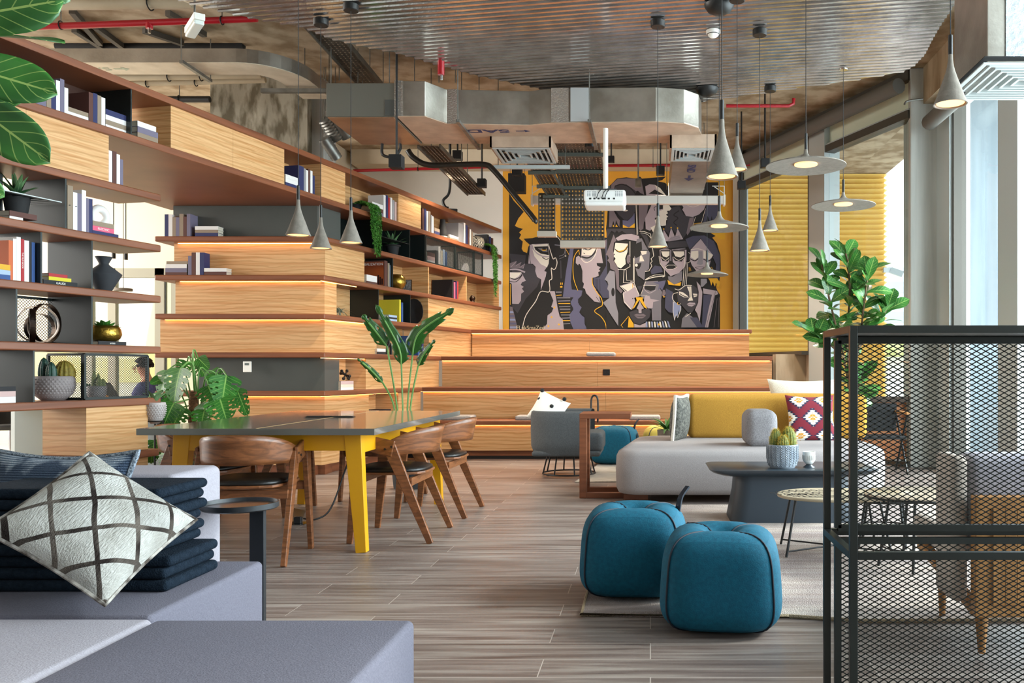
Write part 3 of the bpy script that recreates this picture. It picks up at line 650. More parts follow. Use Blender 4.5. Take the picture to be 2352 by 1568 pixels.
# --- poufs
TEAL=PM('teal_velvet','#0a5a72','#084f66',rough=.8,sc=(60,60,60),bump=.15,bsc=(200,200,200),spec=.3)
TEALD=PM('navy_piping','#0b1a2c',rough=.7)
def sup(d,hx,hy,hz,n=4.0):
    d=Vector(d); r=(abs(d.x)**n+abs(d.y)**n+abs(d.z)**n)**(-1/n); p=d*r
    taper=1-.06*p.z if 1 else 1
    q=Vector((p.x*hx*taper,p.y*hy*taper,p.z*hz)); rr=math.hypot(p.x,p.y)
    if p.z>0:
        az=math.atan2(p.y,p.x); cr=abs(math.cos(2*az))  # diagonals lower
        q.z-=.075*math.exp(-(rr/.28)**2)*1.0; q.z-=.014*(1-cr)**2*max(0,1-abs(rr-.55)/.6)
    return q
def pouf(label,loc,rz,mat,h=.42,hx=.245,group=None,handle=True):
    r=thing('cube_pouf',label,'pouf',loc,rz,group); b=B(); N=22
    for ax in range(3):
        for sg in (-1,1):
            def fn(u,v,ax=ax,sg=sg):
                a,c=math.tan((2*u-1)*PI/4),math.tan((2*v-1)*PI/4); d=[0,0,0]; d[ax]=sg; d[(ax+1)%3]=a*sg; d[(ax+2)%3]=c
                q=sup(Vector(d).normalized(),hx,hx,h/2); return (q.x,q.y,q.z+h/2)
            b.grid(fn,N,N,uv=False)
    b.build('cover',mat,r,smooth='all')
    b=B()
    for i in range(4):
        a=PI/4+i*PI/2; pts=[]
        for j in range(34):
            ph=.03+(PI-.5)*j/33; d=Vector((math.sin(ph)*math.cos(a),math.sin(ph)*math.sin(a),math.cos(ph))); q=sup(d,hx,hx,h/2); q+=d*.002; pts.append((q.x,q.y,q.z+h/2))
        b.tube(pts,.0045,6)
    b.build('piping',TEALD,r,smooth=1)
    if handle:
        b=B(); z_=h-.03; x_=hx*.80; pts=spline([(x_,.04,z_-.02),(x_+.015,.06,z_+.05),(x_+.05,.09,z_+.10)],8)
        b2=B(); 
        for p,q in zip(pts,pts[1:]): b2.beam(p,q,.028,.008)
        b2.build('handle_strap',TEALD,r)
        b=B(); b.tube(spline([(hx*.96,-.12,h*.62),(hx*1.04,-.10,h*.75),(hx*1.0,-.06,h*.80),(hx*.97,-.08,h*.66)],6),.005,6); b.build('cord_loop',TEALD,r,smooth=1)
    return r
pouf('front teal velvet cube pouf with navy piping',(wx(1660,3.62),3.70,.0),math.radians(-6),TEAL,.415,.25,'teal poufs in front of the rug',False)
pouf('teal velvet pouf standing behind, with a strap handle',(wx(1459,4.18),4.20,.012),math.radians(-3),TEAL,.42,.253,'teal poufs in front of the rug')
pouf('teal pouf far back beside the slate armchair',(wx(1412,10.0),10.0,.012),math.radians(-8),TEAL,.43,.27)
pouf('pale yellow pouf with black piping peeking over the sofa',(wx(1528,10.1),10.1,0),.1,PM('pale_yellow_velvet','#c9b452',rough=.8),.44,.26,None,False)
# --- rugs
RUG=PM('woven_rug','#c9bbb0','#b3a093',rough=1,sc=(1.6,22,1),detail=6,lo=.3,hi=.62,bump=.9,bsc=(260,60,60)); mixover(RUG,'#c9c6cc',(.9,2.2,1),.4,.6,3)
RUGE=PM('rug_edge','#a89478',rough=1,bump=.8,bsc=(200,200,200))
rg=thing('area_rug','large woven rug in faded beige and rose under the coffee tables','rug',(0,0,0))
b=B(); pl=[Vector((-.30,3.79)),Vector((-.305,6.85)),Vector((2.45,6.95)),Vector((2.62,3.72)),Vector((.9,3.70)),Vector((.6,3.77))]
b.prism([(p.x,p.y) for p in pl],.001,.013); b.build('pile',RUG,rg)
b=B(); b.tube([(p.x,p.y,.008) for p in pl],.009,6,closed=True); b.build('border',RUGE,rg,smooth=1)
rg2=thing('back_rug','small cream ribbed rug behind the sofa under the armchair','rug',(0,0,0)); b=B(); b.prism([(-.72,8.3),(1.6,8.55),(1.6,10.4),(-.55,10.4)],.001,.012); b.build('pile',PM('cream_rug','#cfc8bd','#aaa298',rough=1,sc=(9,70,1),bump=1,bsc=(80,120,60)),rg2)
# --- leaf print side table and round tables
WLF=PM('printed_top','#b7a78c','#a4947a',rough=.5,sc=(6,6,6))
def thinleg(b,a,c,r=.008): b.tube([a,c],r,8)
lt=thing('leaf_side_table','low oval side table with a black leaf print top and thin legs','side table',(1.07,5.12,0))
zt=.335
b=B(); oval=[(.36*math.cos(2*PI*i/48)*(1+.10*math.cos(2*PI*i/48)),.25*math.sin(2*PI*i/48)) for i in range(48)]; b.prism(oval,zt-.018,zt); b.build('tabletop',WLF,lt,bevel=.006)
b=B()
def leafprint(b,cx_,cy_,ang,L,z):
    for i in range(9):
        for s in (-1,1):
            t=(i+.5)/9; w=L*.26*math.sin(PI*min(1,t*.9+.1))**.7; x=t*L
            for e in range(10):
                a0,a1=2*PI*e/10,2*PI*(e+1)/10; 
                q=[]
                for a,rr in ((a0,1),(a1,1),(a1,.62),(a0,.62)):
                    u=x+.018*rr*math.cos(a)+.25*w*.3; v=s*(w*.55+w*.42*rr*math.sin(a)); q.append((cx_+u*math.cos(ang)-v*math.sin(ang),cy_+u*math.sin(ang)+v*math.cos(ang),z))
                b.add(q,[(0,1,2,3)])
leafprint(b,-.36,-.02,.35,.42,zt+.0006); leafprint(b,.0,-.17,.25,.36,zt+.0006); leafprint(b,-.28,-.06,-.25,.30,zt+.0006)
b.build('leaf_print',BLK,lt)
for x,y in ((-.24,-.14),(-.22,.14),(.24,.14),(.24,-.14)): b=B(); b.tube([(x,y,zt-.02),(x*1.25,y*1.35,0)],.0075,8); b.build('leg',BLK,lt,smooth=1)
b=B(); b.tube([(-.29,-.18,.03),(.29,.18,.03)],.005,6); b.tube([(-.27,.18,.03),(.29,-.18,.03)],.005,6); b.build('cross_brace',BLK,lt)
def rtable(label,loc,rx,ry,z,mat,legs=5):
    r=thing('round_side_table',label,'side table',loc); b=B(); b.lathe([(0,z-.02),(rx-.01,z-.02),(rx,z-.012),(rx,z-.002),(rx-.004,z),(0,z)],48,sy=ry/rx); b.build('tabletop',mat,r,smooth=1)
    b=B(); b.tube([(rx*.98*math.cos(2*PI*i/40),ry*.98*math.sin(2*PI*i/40),z-.016) for i in range(40)],.009,6,closed=True); b.build('rim',BLK,r,smooth=1)
    for i in range(legs):
        a=2*PI*i/legs+.5; b=B(); b.tube([(rx*.55*math.cos(a),ry*.55*math.sin(a),z-.02),(rx*.75*math.cos(a),ry*.75*math.sin(a),.0)],.008,8); b.build('leg',BLK,r,smooth=1)
    b=B(); b.tube([(rx*.7*math.cos(2*PI*i/24),ry*.7*math.sin(2*PI*i/24),.11) for i in range(24)],.005,6,closed=True); b.build('leg_ring',BLK,r,smooth=1)
rtable('larger round side table with pale top and black rim behind the mesh cabinet',(1.46,4.70,.013),.30,.26,.40,PM('glossy_pale_top','#cbb9a2','#b7a691',rough=.2,sc=(3,3,3)))
rtable('smaller round side table tucked below the pale rimmed table',(1.42,5.30,.013),.26,.22,.30,PM('rose_wood_top','#b59a84',rough=.4),4)
# --- timber framed armchair behind the mesh
OK2=PM('golden_oak','#b9834a','#a06f3a',rough=.5,sc=(30,30,1.5),detail=4)
wc=thing('oak_armchair','oak framed armchair with pale upholstery and tapered legs, seen from behind the mesh','armchair',(1.44,3.45,0),0)
softbox(-.25,.62,.0,.52,.30,.415,.035,'seat_cushion',PM('oat_fabric','#b9ab9f',rough=.95,bump=.3,sc=(90,90,90)),wc)
softbox(-.24,.70,-.16,.0,.38,.74,.045,'back_cushion',GRF,wc); softbox(-.30,-.235,-.16,.05,.18,.735,.028,'side_bolster',PM('oat_fabric','#b9ab9f'),wc)
B().box(-.235,.70,-.22,-.17,.14,.59).build('back_frame',OK2,wc,bevel=.004)
b=B(); 
for i in range(18): b.box(-.17+i*.045,-.17+i*.045+.043,-.226,-.22,.19,.545)
b.build('slat_panel',OK2,wc)
b=B(); b.beam((-.25,.36,.30),(-.21,-.19,.15),.03,.05,up=(1,0,0)); b.build('side_rail',OK2,wc,bevel=.004)
for x,y,h in ((-.20,-.19,.15),(.62,-.19,.15),(-.18,.31,.28),(.55,.45,.30)): b=B(); b.lathe([(0,0),(.013,0),(.026,h),(0,h)],14,Matrix.Translation((x,y,0))); b.build('leg',OK2,wc,smooth=1)
# --- mesh cabinet in the right foreground
ms=thing('mesh_cabinet','dark green steel cabinet frame with expanded metal doors in the right foreground','cabinet',(0,0,0))
XA=wx(1953,2.4)+.0; YA=2.4; YB=2.76; ZT=1.195; XB=2.0; t=.021
def post(x,y,z0_=0,z1_=ZT,nm='post'): B().box(x,x+t,y,y+t,z0_,z1_).build(nm,DSTEEL,ms,bevel=.001)
post(XA,YA); post(XA,YB); post(XB,YA); post(XB,YB)
for z in (ZT-t,.548,.515): B().box(XA+t,XB,YA,YA+t,z,z+t).build('rail',DSTEEL,ms,bevel=.001) if z!=.515 else None
for z in (ZT-t,.548): B().box(XA+t,XB,YB,YB+t,z,z+t).build('rail',DSTEEL,ms,bevel=.001); B().box(XA,XA+t,YA+t,YB,z,z+t).build('rail',DSTEEL,ms,bevel=.001)
for z in (ZT-t,.548): B().box(XA+t,XB,YA+.03,YB,z+.004,z+.012).build('shelf_panel',DSTEEL,ms) if z>1 else None
for (za,zb) in ((.575,ZT-.03),(.03,.535)):
    d=thing('x','x','x'); bpy.data.objects.remove(d)
    expanded(ms,DSTEEL,'door_frame',(XA+.04,YB-.012,za),(1,0,0),(0,0,1),XB-XA-.06,zb-za,t=.02,cell=.0292,asp=.56,wire=.0032,mesh_name='expanded_mesh')
0 and expanded(ms,DSTEEL,'door_frame',(XA+.022,YA+.03,.03),(1,0,0),(0,0,1),XB-XA-.03,.485,t=.008,cell=.0292,asp=.56,wire=.0028,mesh_name='expanded_mesh')
# ================= LAMPS =================
CORD=PM('lamp_cord','#2a2a2a',rough=.7)
def cone_lamp(px,py,Y,dia,label,tall=.255,canopy=True):
    r=thing('cone_pendant',label,'pendant lamp',(wx(px,Y),Y,wz(py,Y)),0,'concrete cone pendants'); R_=dia/2; h=tall
    pr=[(1.0,0),(1.0,.012),(.83,.14),(.63,.33),(.42,.52),(.26,.68),(.19,.78),(.15,.9),(.14,1.0)]
    b=B(); b.lathe([(R_*.80,.03)]+[(R_*.93,0)]+[(a*R_,z*h) for a,z in pr]+[(0,h)],36); b.build('shade',CONW,r,smooth=1)
    b=B(); b.lathe([(0,.006),(R_*.82,.006),(R_*.80,.012),(0,.012)],28); b.build('bulb',BULB,r)
    b=B(); b.lathe([(0,h),(.0115,h),(.0115,h+.10),(.004,h+.105),(0,h+.105)],14); b.build('stem',BLK,r,smooth=1)
    top=ZC-.012-wz(py,Y); b=B(); b.tube([(0,0,h+.1),(0,0,top)],.0028,6); b.build('cord',CORD,r)
    if canopy: b=B(); b.lathe([(0,top-.05),(.055,top-.05),(.06,top-.045),(.06,top),(0,top)],24); b.build('canopy',BLK,r,smooth=1)
    return r
cone_lamp(685,541,6.2,.172,'leftmost of the three cone pendants in front of the corner bookcase')
cone_lamp(737,571,7.12,.170,'middle and lowest of the three cone pendants in front of the corner bookcase')
cone_lamp(806,558,6.83,.172,'rightmost of the three cone pendants in front of the corner bookcase')
cone_lamp(1511,567,7.15,.163,'single cone pendant hanging in front of the mural')
cone_lamp(1745,576,7.33,.170,'lowest cone pendant against the yellow cladding')
cone_lamp(1769,530,8.8,.163,'smaller looking cone pendant just right of the lowest one, against yellow cladding')
cone_lamp(1693,390,6.65,.155,'cone pendant half hidden behind the big one near the top')
cone_lamp(1658,407,4.53,.170,'big cone pendant in front, left of the large disc lamp',.30)
cone_lamp(2183,240,4.47,.170,'cone pendant at the top right in front of the windows',.255)
def disc_lamp(px,py,Y,dia,label,bowl=0):
    r=thing('disc_pendant',label,'pendant lamp',(wx(px,Y),Y,wz(py,Y)),0,'concrete disc pendants'); R_=dia/2
    b=B(); b.lathe([(R_*.30,.022),(R_*.9,.002),(R_,.0),(R_,.006),(R_*.85,.02),(R_*.5,.042),(R_*.2,.062),(.03,.078),(.017,.10),(.0135,.13),(0,.13)],56); b.build('shade',CONW,r,smooth=1)
    b=B(); b.lathe([(0,.012),(R_*.285,.012),(R_*.285,.022),(0,.024)],32); b.build('bulb',BULB,r)
    b=B(); b.lathe([(0,.13),(.0115,.13),(.0115,.25),(.004,.255),(0,.255)],14); b.build('stem',BLK,r,smooth=1)
    top=ZC-.012-wz(py,Y); b=B(); b.tube([(0,0,.25),(0,0,top)],.0028,6); b.build('cord',CORD,r)
    b=B()
    if bowl: b.lathe([(0,top-.075),(.05,top-.07),(.09,top-.05),(.115,top-.015),(.118,top),(0,top)],28)
    else: b.lathe([(0,top-.012),(.04,top-.012),(.04,top),(0,top)],20)
    b.build('canopy',BLK if bowl else CHR,r,smooth=1)
disc_lamp(1851,383,6.56,.60,'largest looking disc pendant, upper middle before the window mullion')
disc_lamp(1937,473,8.28,.60,'disc pendant in front of yellow cladding, right of the mullion')
disc_lamp(1652,524,6.83,.46,'smaller disc pendant hanging below the big cone pendant',1)
disc_lamp(1624,632,8.86,.43,'lowest disc pendant in front of the mural',1)
# ================= CEILING SERVICES =================
def rods(parent,pts,r=.005):
    for x,y,z in pts: b=B(); b.tube([(x,y,z),(x,y,SLAB)],r,6); b.build('hanger_rod',STEEL,parent)
du_=thing('air_duct','large foil faced air duct running across in front of the mural','air duct',(0,0,0))
zb,zt_=3.50,3.83
fr=[(-2.42,8.3),(-2.15,8.3),(-2.0,8.55),(-1.2,8.6),(-.95,8.52),(.05,8.48),(.33,8.54),(.48,8.70),(.525,8.95),(.525,9.5),(.18,9.5),(.18,9.27),(-2.42,9.3)]
B().prism(fr,zb,zt_).build('duct_body',GALV,du_,bevel=.004)
B().prism([(x*1.0,y) for x,y in fr],zb-.008,zb-.001).build('underside_board',GALVD,du_)
FOIL=PM('foil_tape','#d5d2cc',rough=.25,metal=.9,sc=(20,20,20),bump=.5,bsc=(60,60,60))
for x0,x1,y in ((-2.44,-2.36,8.3),(-2.0,-1.9,8.555),(-.97,-.80,8.515)): B().box(x0,x1,y-.006,y+.0,zb-.004,zt_+.003).build('foil_tape',FOIL,du_)
B().box(-.78,-.60,8.49,8.5,zb,zt_).build('silver_patch',PM('silver_patch','#cfd4d6',rough=.4,metal=.6),du_)
for x in (-1.86,-.59): B().beam((x,8.4,zb-.02),(x,9.45,zb-.02),.035,.03).build('support_channel',STEEL,du_); rods(du_,[(x,8.4,zb-.02),(x,9.45,zb-.02)])
INK=PM('blue_stencil','#26335f',rough=.6)
text(du_,'stencil','SAD',.15,(wx(1119,8.8),8.8,zb-.0095),(PI,0,PI),INK,1.6,bold=.004)
b=B(); b.mi=0; ax,ay=wx(1185,8.8),8.8; b.prism([(ax-.0,ay-.012),(ax+.09,ay-.012),(ax+.09,ay-.04),(ax+.15,ay),(ax+.09,ay+.04),(ax+.09,ay+.012),(ax,ay+.012)],zb-.0098,zb-.0092); b.build('arrow_mark',INK,du_)
def grille(parent,x0,x1,y0,y1,z,n=5,mat=None,M_=None):
    mat=mat or FRAMEG; cx_,cy_=(x0+x1)/2,(y0+y1)/2; hx,hy=(x1-x0)/2,(y1-y0)/2; b=B()
    for i in range(n):
        k=1-i/(n+.3); w=.016 if i else .03
        for (a0,a1,c0,c1) in ((-hx*k,hx*k,-hy*k,-hy*k+w),(-hx*k,hx*k,hy*k-w,hy*k),(-hx*k,-hx*k+w,-hy*k+w,hy*k-w),(hx*k-w,hx*k,-hy*k+w,hy*k-w)):
            if a1>a0 and c1>c0: b.box(cx_+a0,cx_+a1,cy_+c0,cy_+c1,z,z+.008+.006*i)
    o=b.build('grille',mat,parent); B().box(x0+.01,x1-.01,y0+.01,y1-.01,z+.045,z+.05).build('grille_back',BLKM,parent); return o
def dbox(parent,x0,x1,y0,y1,z0_,z1_,name='branch_duct'):
    B().box(x0,x1,y0,y1,z0_,z1_).build(name,GALV,parent,bevel=.003)
dbox(du_,-1.63,-1.05,9.28,9.34,3.40,3.6)
b=B(); 
for a,c,e,f in ((-1.66,-1.03,9.0,9.02),(-1.66,-1.03,9.68,9.70),(-1.66,-1.64,9.0,9.7),(-1.05,-1.03,9.0,9.7)): b.box(a,c,e,f,3.38,3.52)
b.build('diffuser_box',GALVD,du_); grille(du_,-1.64,-1.05,9.02,9.68,3.37)
B().beam((-1.75,9.72,3.34),(-.9,9.72,3.34),.04,.04).build('support_channel',FRAMEG,du_); rods(du_,[(-1.7,9.72,3.34),(-.95,9.72,3.34)])
b=B()
for a,c,e,f in ((.2,.68,8.95,8.97),(.2,.68,9.5,9.52),(.2,.22,8.95,9.5),(.66,.68,8.95,9.5)): b.box(a,c,e,f,3.36,3.5)
b.build('diffuser_box',GALVD,du_); grille(du_,.22,.66,8.97,9.5,3.35)
d2=thing('outlet_duct','foil duct with a stencilled arrow running back toward the mural above the screen','air duct',(0,0,0))
B().box(.25,.69,9.75,12.2,3.42,3.7).build('duct_body',GALV,d2,bevel=.004); B().box(.25,.69,9.75,11.75,3.412,3.419).build('underside_board',GALV,d2)
grille(d2,.25,.69,11.78,12.2,3.385,4); text(d2,'stencil','SND',.13,(.47,10.1,3.41),(PI,0,PI/2),INK,1.5,bold=.004)
b=B(); b.prism([(.455,10.45),(.485,10.45),(.485,10.6),(.53,10.6),(.47,10.75),(.41,10.6),(.455,10.6)],3.4095,3.4105); b.build('arrow_mark',INK,d2); rods(d2,[(.22,11.7,3.5),(.72,11.7,3.5)])
au=thing('air_handler','grey box shaped air handling unit with a copper toned underside','air handling unit',(0,0,0))
B().box(-3.09,-2.44,8.3,9.3,3.49,3.81).build('casing',PM('unit_grey','#77776f',rough=.4,metal=.5),au,bevel=.004); B().box(-3.08,-2.45,8.31,9.29,3.48,3.489).build('underside_board',PM('copper_board','#b58b6d','#9d775b',rough=.35,metal=.5,sc=(4,4,4)),au)
B().box(-2.53,-2.44,8.292,8.3,3.5,3.65).build('access_panel',PM('dark_panel','#4b4c49',rough=.5),au); rods(au,[(-3.06,8.34,3.8),(-2.5,8.34,3.8),(-3.06,9.25,3.8)])
b=B(); b.tube(spline([(-2.85,9.25,3.48),(-2.84,9.24,3.36),(-2.72,9.24,3.34),(-2.66,9.25,3.42),(-2.66,9.25,3.48)],8),.016,8); b.build('drain_hose',BLK,au,smooth=1)
# flexible ducts
fd=thing('flexible_duct','bundled grey flexible ducts beside the concrete column','flexible duct',(0,0,0))
for (x,y,r_) in ((748,272,.085),(770,268,.07),(744,318,.06)):
    b=B(); c=W(x,y,9.55); pts=[(c.x+i*.006,c.y+i*.01,c.z-.012*i) for i in range(16)]; b.tube(pts,[r_*(1+.08*(i%2)) for i in range(16)],16); b.build('hose',STEEL,fd,smooth=1); rods(fd,[(c.x,c.y,c.z+r_)])
# left duct with curved end
ld=thing('air_duct','narrow pale air duct above the left bookcase with a curved end','air duct',(0,0,0))
f2=[(-6.6,8.3),(-3.95,8.3)]+[( -3.95+.50*math.sin(a),8.3+.62*(1-math.cos(a))) for a in [PI/2*i/8 for i in range(1,9)]]+[(-3.45,9.4),(-3.75,9.4)]+[(-3.95+.2*math.sin(a),8.62+.35*(1-math.cos(a))) for a in [PI/2*i/6 for i in range(6,0,-1)]]+[(-6.6,8.62)]
B().prism(f2,4.01,4.14).build('duct_body',GALV,ld); B().prism(f2,4.002,4.009).build('underside_board',PM('pale_board','#d3c7b1','#bfb29b',rough=.5,sc=(5,5,5)),ld)
B().beam((-4.42,8.2,3.98),(-4.42,8.75,3.98),.035,.03).build('support_channel',STEEL,ld); rods(ld,[(-4.42,8.2,3.98),(-4.42,8.75,3.98)]); B().beam((-4.02,9.0,3.96),(-3.3,9.0,3.96),.05,.04).build('support_channel',STEEL,ld)
PG=PM('pale_green_stencil','#a3ac94',rough=.6); text(ld,'stencil','SAD',.12,(wx(215,8.46),8.46,4.0),(PI,0,PI),PG,1.5)
b=B(); ax=wx(262,8.46); b.prism([(ax,8.445),(ax+.09,8.445),(ax+.09,8.41),(ax+.15,8.46),(ax+.09,8.51),(ax+.09,8.475),(ax,8.475)],3.999,4.001); b.build('arrow_mark',PG,ld)
def pipe(name,label,cat,pts,r,mat,clips=(),n=10):
    t=thing(name,label,cat,(0,0,0)); b=B(); b.tube(pts,r,n); b.build('pipe_run',mat,t,smooth=1)
    for c in clips: b=B(); b.tube([(c[0],c[1]+(r+.006)*math.cos(a),c[2]+(r+.006)*math.sin(a)) for a in [2*PI*i/14 for i in range(14)]],.006,5,closed=True); b.build('clip',BLK,t); 
    if clips: rods(t,[(c[0],c[1],c[2]+r) for c in clips])
    return t
BEI=PM('beige_pipe','#b5a88f','#a3957b',rough=.5,sc=(3,3,3))
def px3(px,py,Y): p=W(px,py,Y); return (p.x,p.y,p.z)
pipe('drain_pipe','thick beige pipe at the very top above the left bookcase','pipe',[px3(-60,12,7.3),px3(440,5,7.3)],.05,BEI,[px3(345,8,7.3)])
pipe('drain_pipe','beige pipe directly below the left air duct','pipe',[px3(240,178,8.9),px3(600,172,8.9)],.036,BEI,[px3(388,177,8.9),px3(462,176,8.9)])
pipe('drain_pipe','lower thinner beige pipe beneath the left air duct','pipe',[px3(270,193,9.2),px3(610,184,9.2)],.03,BEI,[px3(338,192,9.2),px3(450,190,9.2)])
pipe('black_pipe','black pipe high up between bookcase top and concrete column','pipe',[px3(340,228,9.5),px3(482,228,9.5)],.035,BLK,[px3(412,228,9.5)])
pipe('black_pipe','dark pipe run just above the left air duct','pipe',[px3(130,106,8.9),px3(560,104,8.9)],.045,BLKM)
rp1=pipe('sprinkler_pipe','red sprinkler pipe across the upper left below the metal ceiling','pipe',[px3(20,64,7.45),px3(590,43,7.45)],.028,RED,[px3(140,58,7.45),px3(510,47,7.45)])
b=B(); b.tube([px3(343,52,7.45),px3(343,66,7.45)],.03,8); b.build('tee',RED,rp1,smooth=1); b=B(); b.tube([px3(343,66,7.45),px3(343,76,7.45)],.012,8); b.build('sprinkler_head',CHR,rp1)
rp2=pipe('sprinkler_pipe','red sprinkler pipe along the top of the back wall and mural','pipe',[px3(812,392,12.95),px3(1165,382,12.95),px3(1722,378,12.95)],.022,RED,[px3(960,388,12.95),px3(1500,380,12.95)])
rp3=pipe('sprinkler_pipe','short red pipe with an upturned end under the slab near the windows','pipe',[px3(1668,243,9.7),px3(1812,243,9.7),px3(1822,238,9.7),px3(1823,226,9.7)],.02,RED)
b=B(); b.tube([px3(1013,128,8.1),px3(1013,172,8.1)],.032,10); dr=b.build('sprinkler_drop',RED,smooth=1); T(dr,'short vertical red sprinkler drop above the big duct','pipe'); b=B(); b.tube([px3(1014,172,8.1),px3(1014,183,8.1)],.012,8); b.build('sprinkler_head',CHR,dr)
bp=thing('insulated_pipe','black taped insulated pipe bending down in front of the mural','pipe',(0,0,0)); b=B()
b.tube(spline([px3(937,345,9.6),px3(950,362,9.6),px3(985,379,9.6),px3(1060,378,9.6),px3(1112,378,9.6),px3(1135,392,9.6),px3(1190,458,9.55),px3(1226,502,9.5),px3(1228,510,9.5)],6),.032,10); b.build('pipe_run',PM('black_tape','#221d18','#6b5a45',rough=.35,sc=(30,30,30),lo=.25,hi=.3),bp,smooth=1)
rods(bp,[px3(1060,375,9.6)])
# cable trays
def tray(label,p0,d,up,L_,w,parent=None,step=.05,rail=.02,name='cable_tray',lip=None,cols=None):
    r=parent or thing(name,label,'cable tray',(0,0,0)); p0=Vector(p0); d=Vector(d).normalized(); x=d.cross(Vector(up)).normalized(); n=x.cross(d)
    b=B(); cols=cols or max(3,int(w/.04))
    for i in range(cols+1):
        q=p0+x*(w*(i/cols-.5)); b.beam(q,q+d*L_,.030 if 0<i<cols else .012,.003 if 0<i<cols else .05,up=n)
    k=int(L_/step)
    for i in range(k+1): q=p0+d*(i*step); b.beam(q-x*w/2,q+x*w/2,.030,.003,up=n)
    b.build('perforated_bed',PM('tray_metal','#6f675c','#5c554c',rough=.5,metal=.5,sc=(6,6,6)),r)
    return r,x,n
tr,_,_=tray('perforated cable tray running back at the upper left of the ceiling sheet',(-2.98,7.7,4.18),(-.02,1,-.02),(0,0,1),1.75,.26); rods(tr,[(-3.05,8.2,4.2),(-2.9,9,4.2)])
tr,x,n=tray('wide cable tray sloping down and dropping in front of the mural',(wx(1312,9.4),9.4,3.62),(.02,1.6,-.24),(0,0,1),1.62,.56)
tray('',(wx(1338,11.0),11.0,3.36),(0,.02,-1),(0,-1,0),.66,.54,tr); B().box(wx(1338,11)-.28,wx(1338,11)+.28,10.97,11.06,2.62,2.71).build('bottom_cap',PM('tray_cap','#c9beb0',rough=.7),tr)
for f in (0.05,.3,.62,.95): q=Vector((wx(1312,9.4),9.4,3.59))+Vector((.02,1.6,-.24))*f; B().beam((q.x-.33,q.y,q.z),(q.x+.33,q.y,q.z),.04,.04).build('support_channel',PM('dark_strut','#5b5e57',rough=.5,metal=.3),tr)
tr2,x,n=tray('narrow cable tray left of the wide one, dropping down the mural',(wx(1225,9.6),9.6,3.45),(.10,1.4,-.16),(0,0,1),1.4,.22)
tray('',(wx(1256,11.0),11.0,3.30),(0,.02,-1),(0,-1,0),.48,.20,tr2); B().box(wx(1256,11)-.12,wx(1256,11)+.12,10.97,11.06,2.76,2.83).build('bottom_cap',PM('tray_cap','#c9beb0'),tr2)
for f in (.35,.7,.98): q=Vector((wx(1225,9.6),9.6,3.42))+Vector((.10,1.4,-.16))*f; B().beam((q.x-.16,q.y,q.z),(q.x+.16,q.y,q.z),.04,.04).build('support_channel',MATS['dark_strut'],tr2)
tr3,_,_=tray('wire cable tray running down and back behind the air handling unit',(wx(985,9.5),9.5,3.52),(.0,2.2,-.0),(0,0,1),2.6,.24); rods(tr3,[(wx(985,9.5),9.6,3.53),(wx(985,9.5),11.5,3.53)])
tr4,_,_=tray('dark perforated tray disappearing under the corrugated ceiling edge',(wx(1135,8.7),8.55,4.1),(.35,1,.05),(0,0,1),.7,.26); rods(tr4,[(wx(1110,8.7),8.7,4.1)])
# assorted rods in the void behind the ceiling edge
vr=thing('hanger_rods','row of thin threaded hanger rods under the slab above the big duct','hanger rods',(0,0,0)); rods(vr,[px3(x,y,9.0) for x,y in ((779,185),(822,190),(880,190),(952,190),(1008,190),(1046,190),(700,186),(756,190))])
sb=thing('ceiling_battens','dark steel battens fixed to the concrete slab at the upper left','batten',(0,0,0))
for a,c in (((165,25),(230,100)),((220,62),(285,110)),((170,68),(240,112)),((330,70),(420,100)),((385,30),(470,80))):
    Ya=(SLAB-.03-EH)*F/(HY-a[1]); Yb=(SLAB-.03-EH)*F/(HY-c[1]); B().beam((wx(a[0],Ya),Ya,SLAB-.03),(wx(c[0],Yb),Yb,SLAB-.03),.05,.05).build('batten',PM('batten','#4a4238',rough=.7),sb)
# emergency light
el=thing('emergency_light','white box emergency light with pale diffuser at the upper left','emergency light',px3(447,62,6.9),math.radians(-52))
B().box(-.19,.19,-.04,.04,.0,.05).build('housing',WHT,el,bevel=.004); B().box(-.18,.18,-.037,.037,-.035,.0).build('diffuser',PM('diffuser','#dfe6e0',rough=.3),el,bevel=.01); b=B(); b.tube([(0,0,.05),(0,0,4.38-px3(447,62,6.9)[2])],.008,6); b.build('hanger_rod',STEEL,el)
# smoke detector
sd=thing('smoke_detector','white domed smoke detector under the corrugated metal ceiling','smoke detector',(wx(1638,7.35),7.35,ZC-.012)); b=B(); b.lathe([(0,-.055),(.03,-.053),(.045,-.04),(.05,-.03),(.058,-.026),(.06,0),(0,0)],28); b.build('housing',WHT,sd,smooth=1); b=B(); b.lathe([(.0505,-.034),(.0525,-.034),(.0525,-.029),(.0505,-.029)],28); b.build('vent_ring',BLK,sd)
# black spot / speaker cubes on rods
def cube_spot(px,py,Y,s,label,h=None):
    p=W(px,py,Y); r=thing('cube_spotlight',label,'spotlight',p,0,'black cube spots on rods'); h=h or s; B().box(-s/2,s/2,-s/2,s/2,-h/2,h/2).build('housing',BLKM,r,bevel=.003)
    b=B(); b.lathe([(0,-h/2-.002),(s*.36,-h/2-.002),(s*.36,-h/2+.001),(0,-h/2+.001)],16); b.build('lens',BLK,r); b=B(); b.tube([(0,0,h/2),(0,0,SLAB-p.z)],.011,8); b.build('rod',BLK,r)
    l_=bpy.data.lights.new('fill_spot_light','SPOT'); l_.energy=95; l_.spot_size=math.radians(120); l_.spot_blend=.8; l_.color=(1,.86,.68); l_.shadow_soft_size=.05; lo_=bpy.data.objects.new('fill_spot_light',l_); COL.objects.link(lo_); lo_.parent=r; lo_.location=(0,0,-h/2-.01)  # wide warm lamp added in each cube as fill for mural and bench
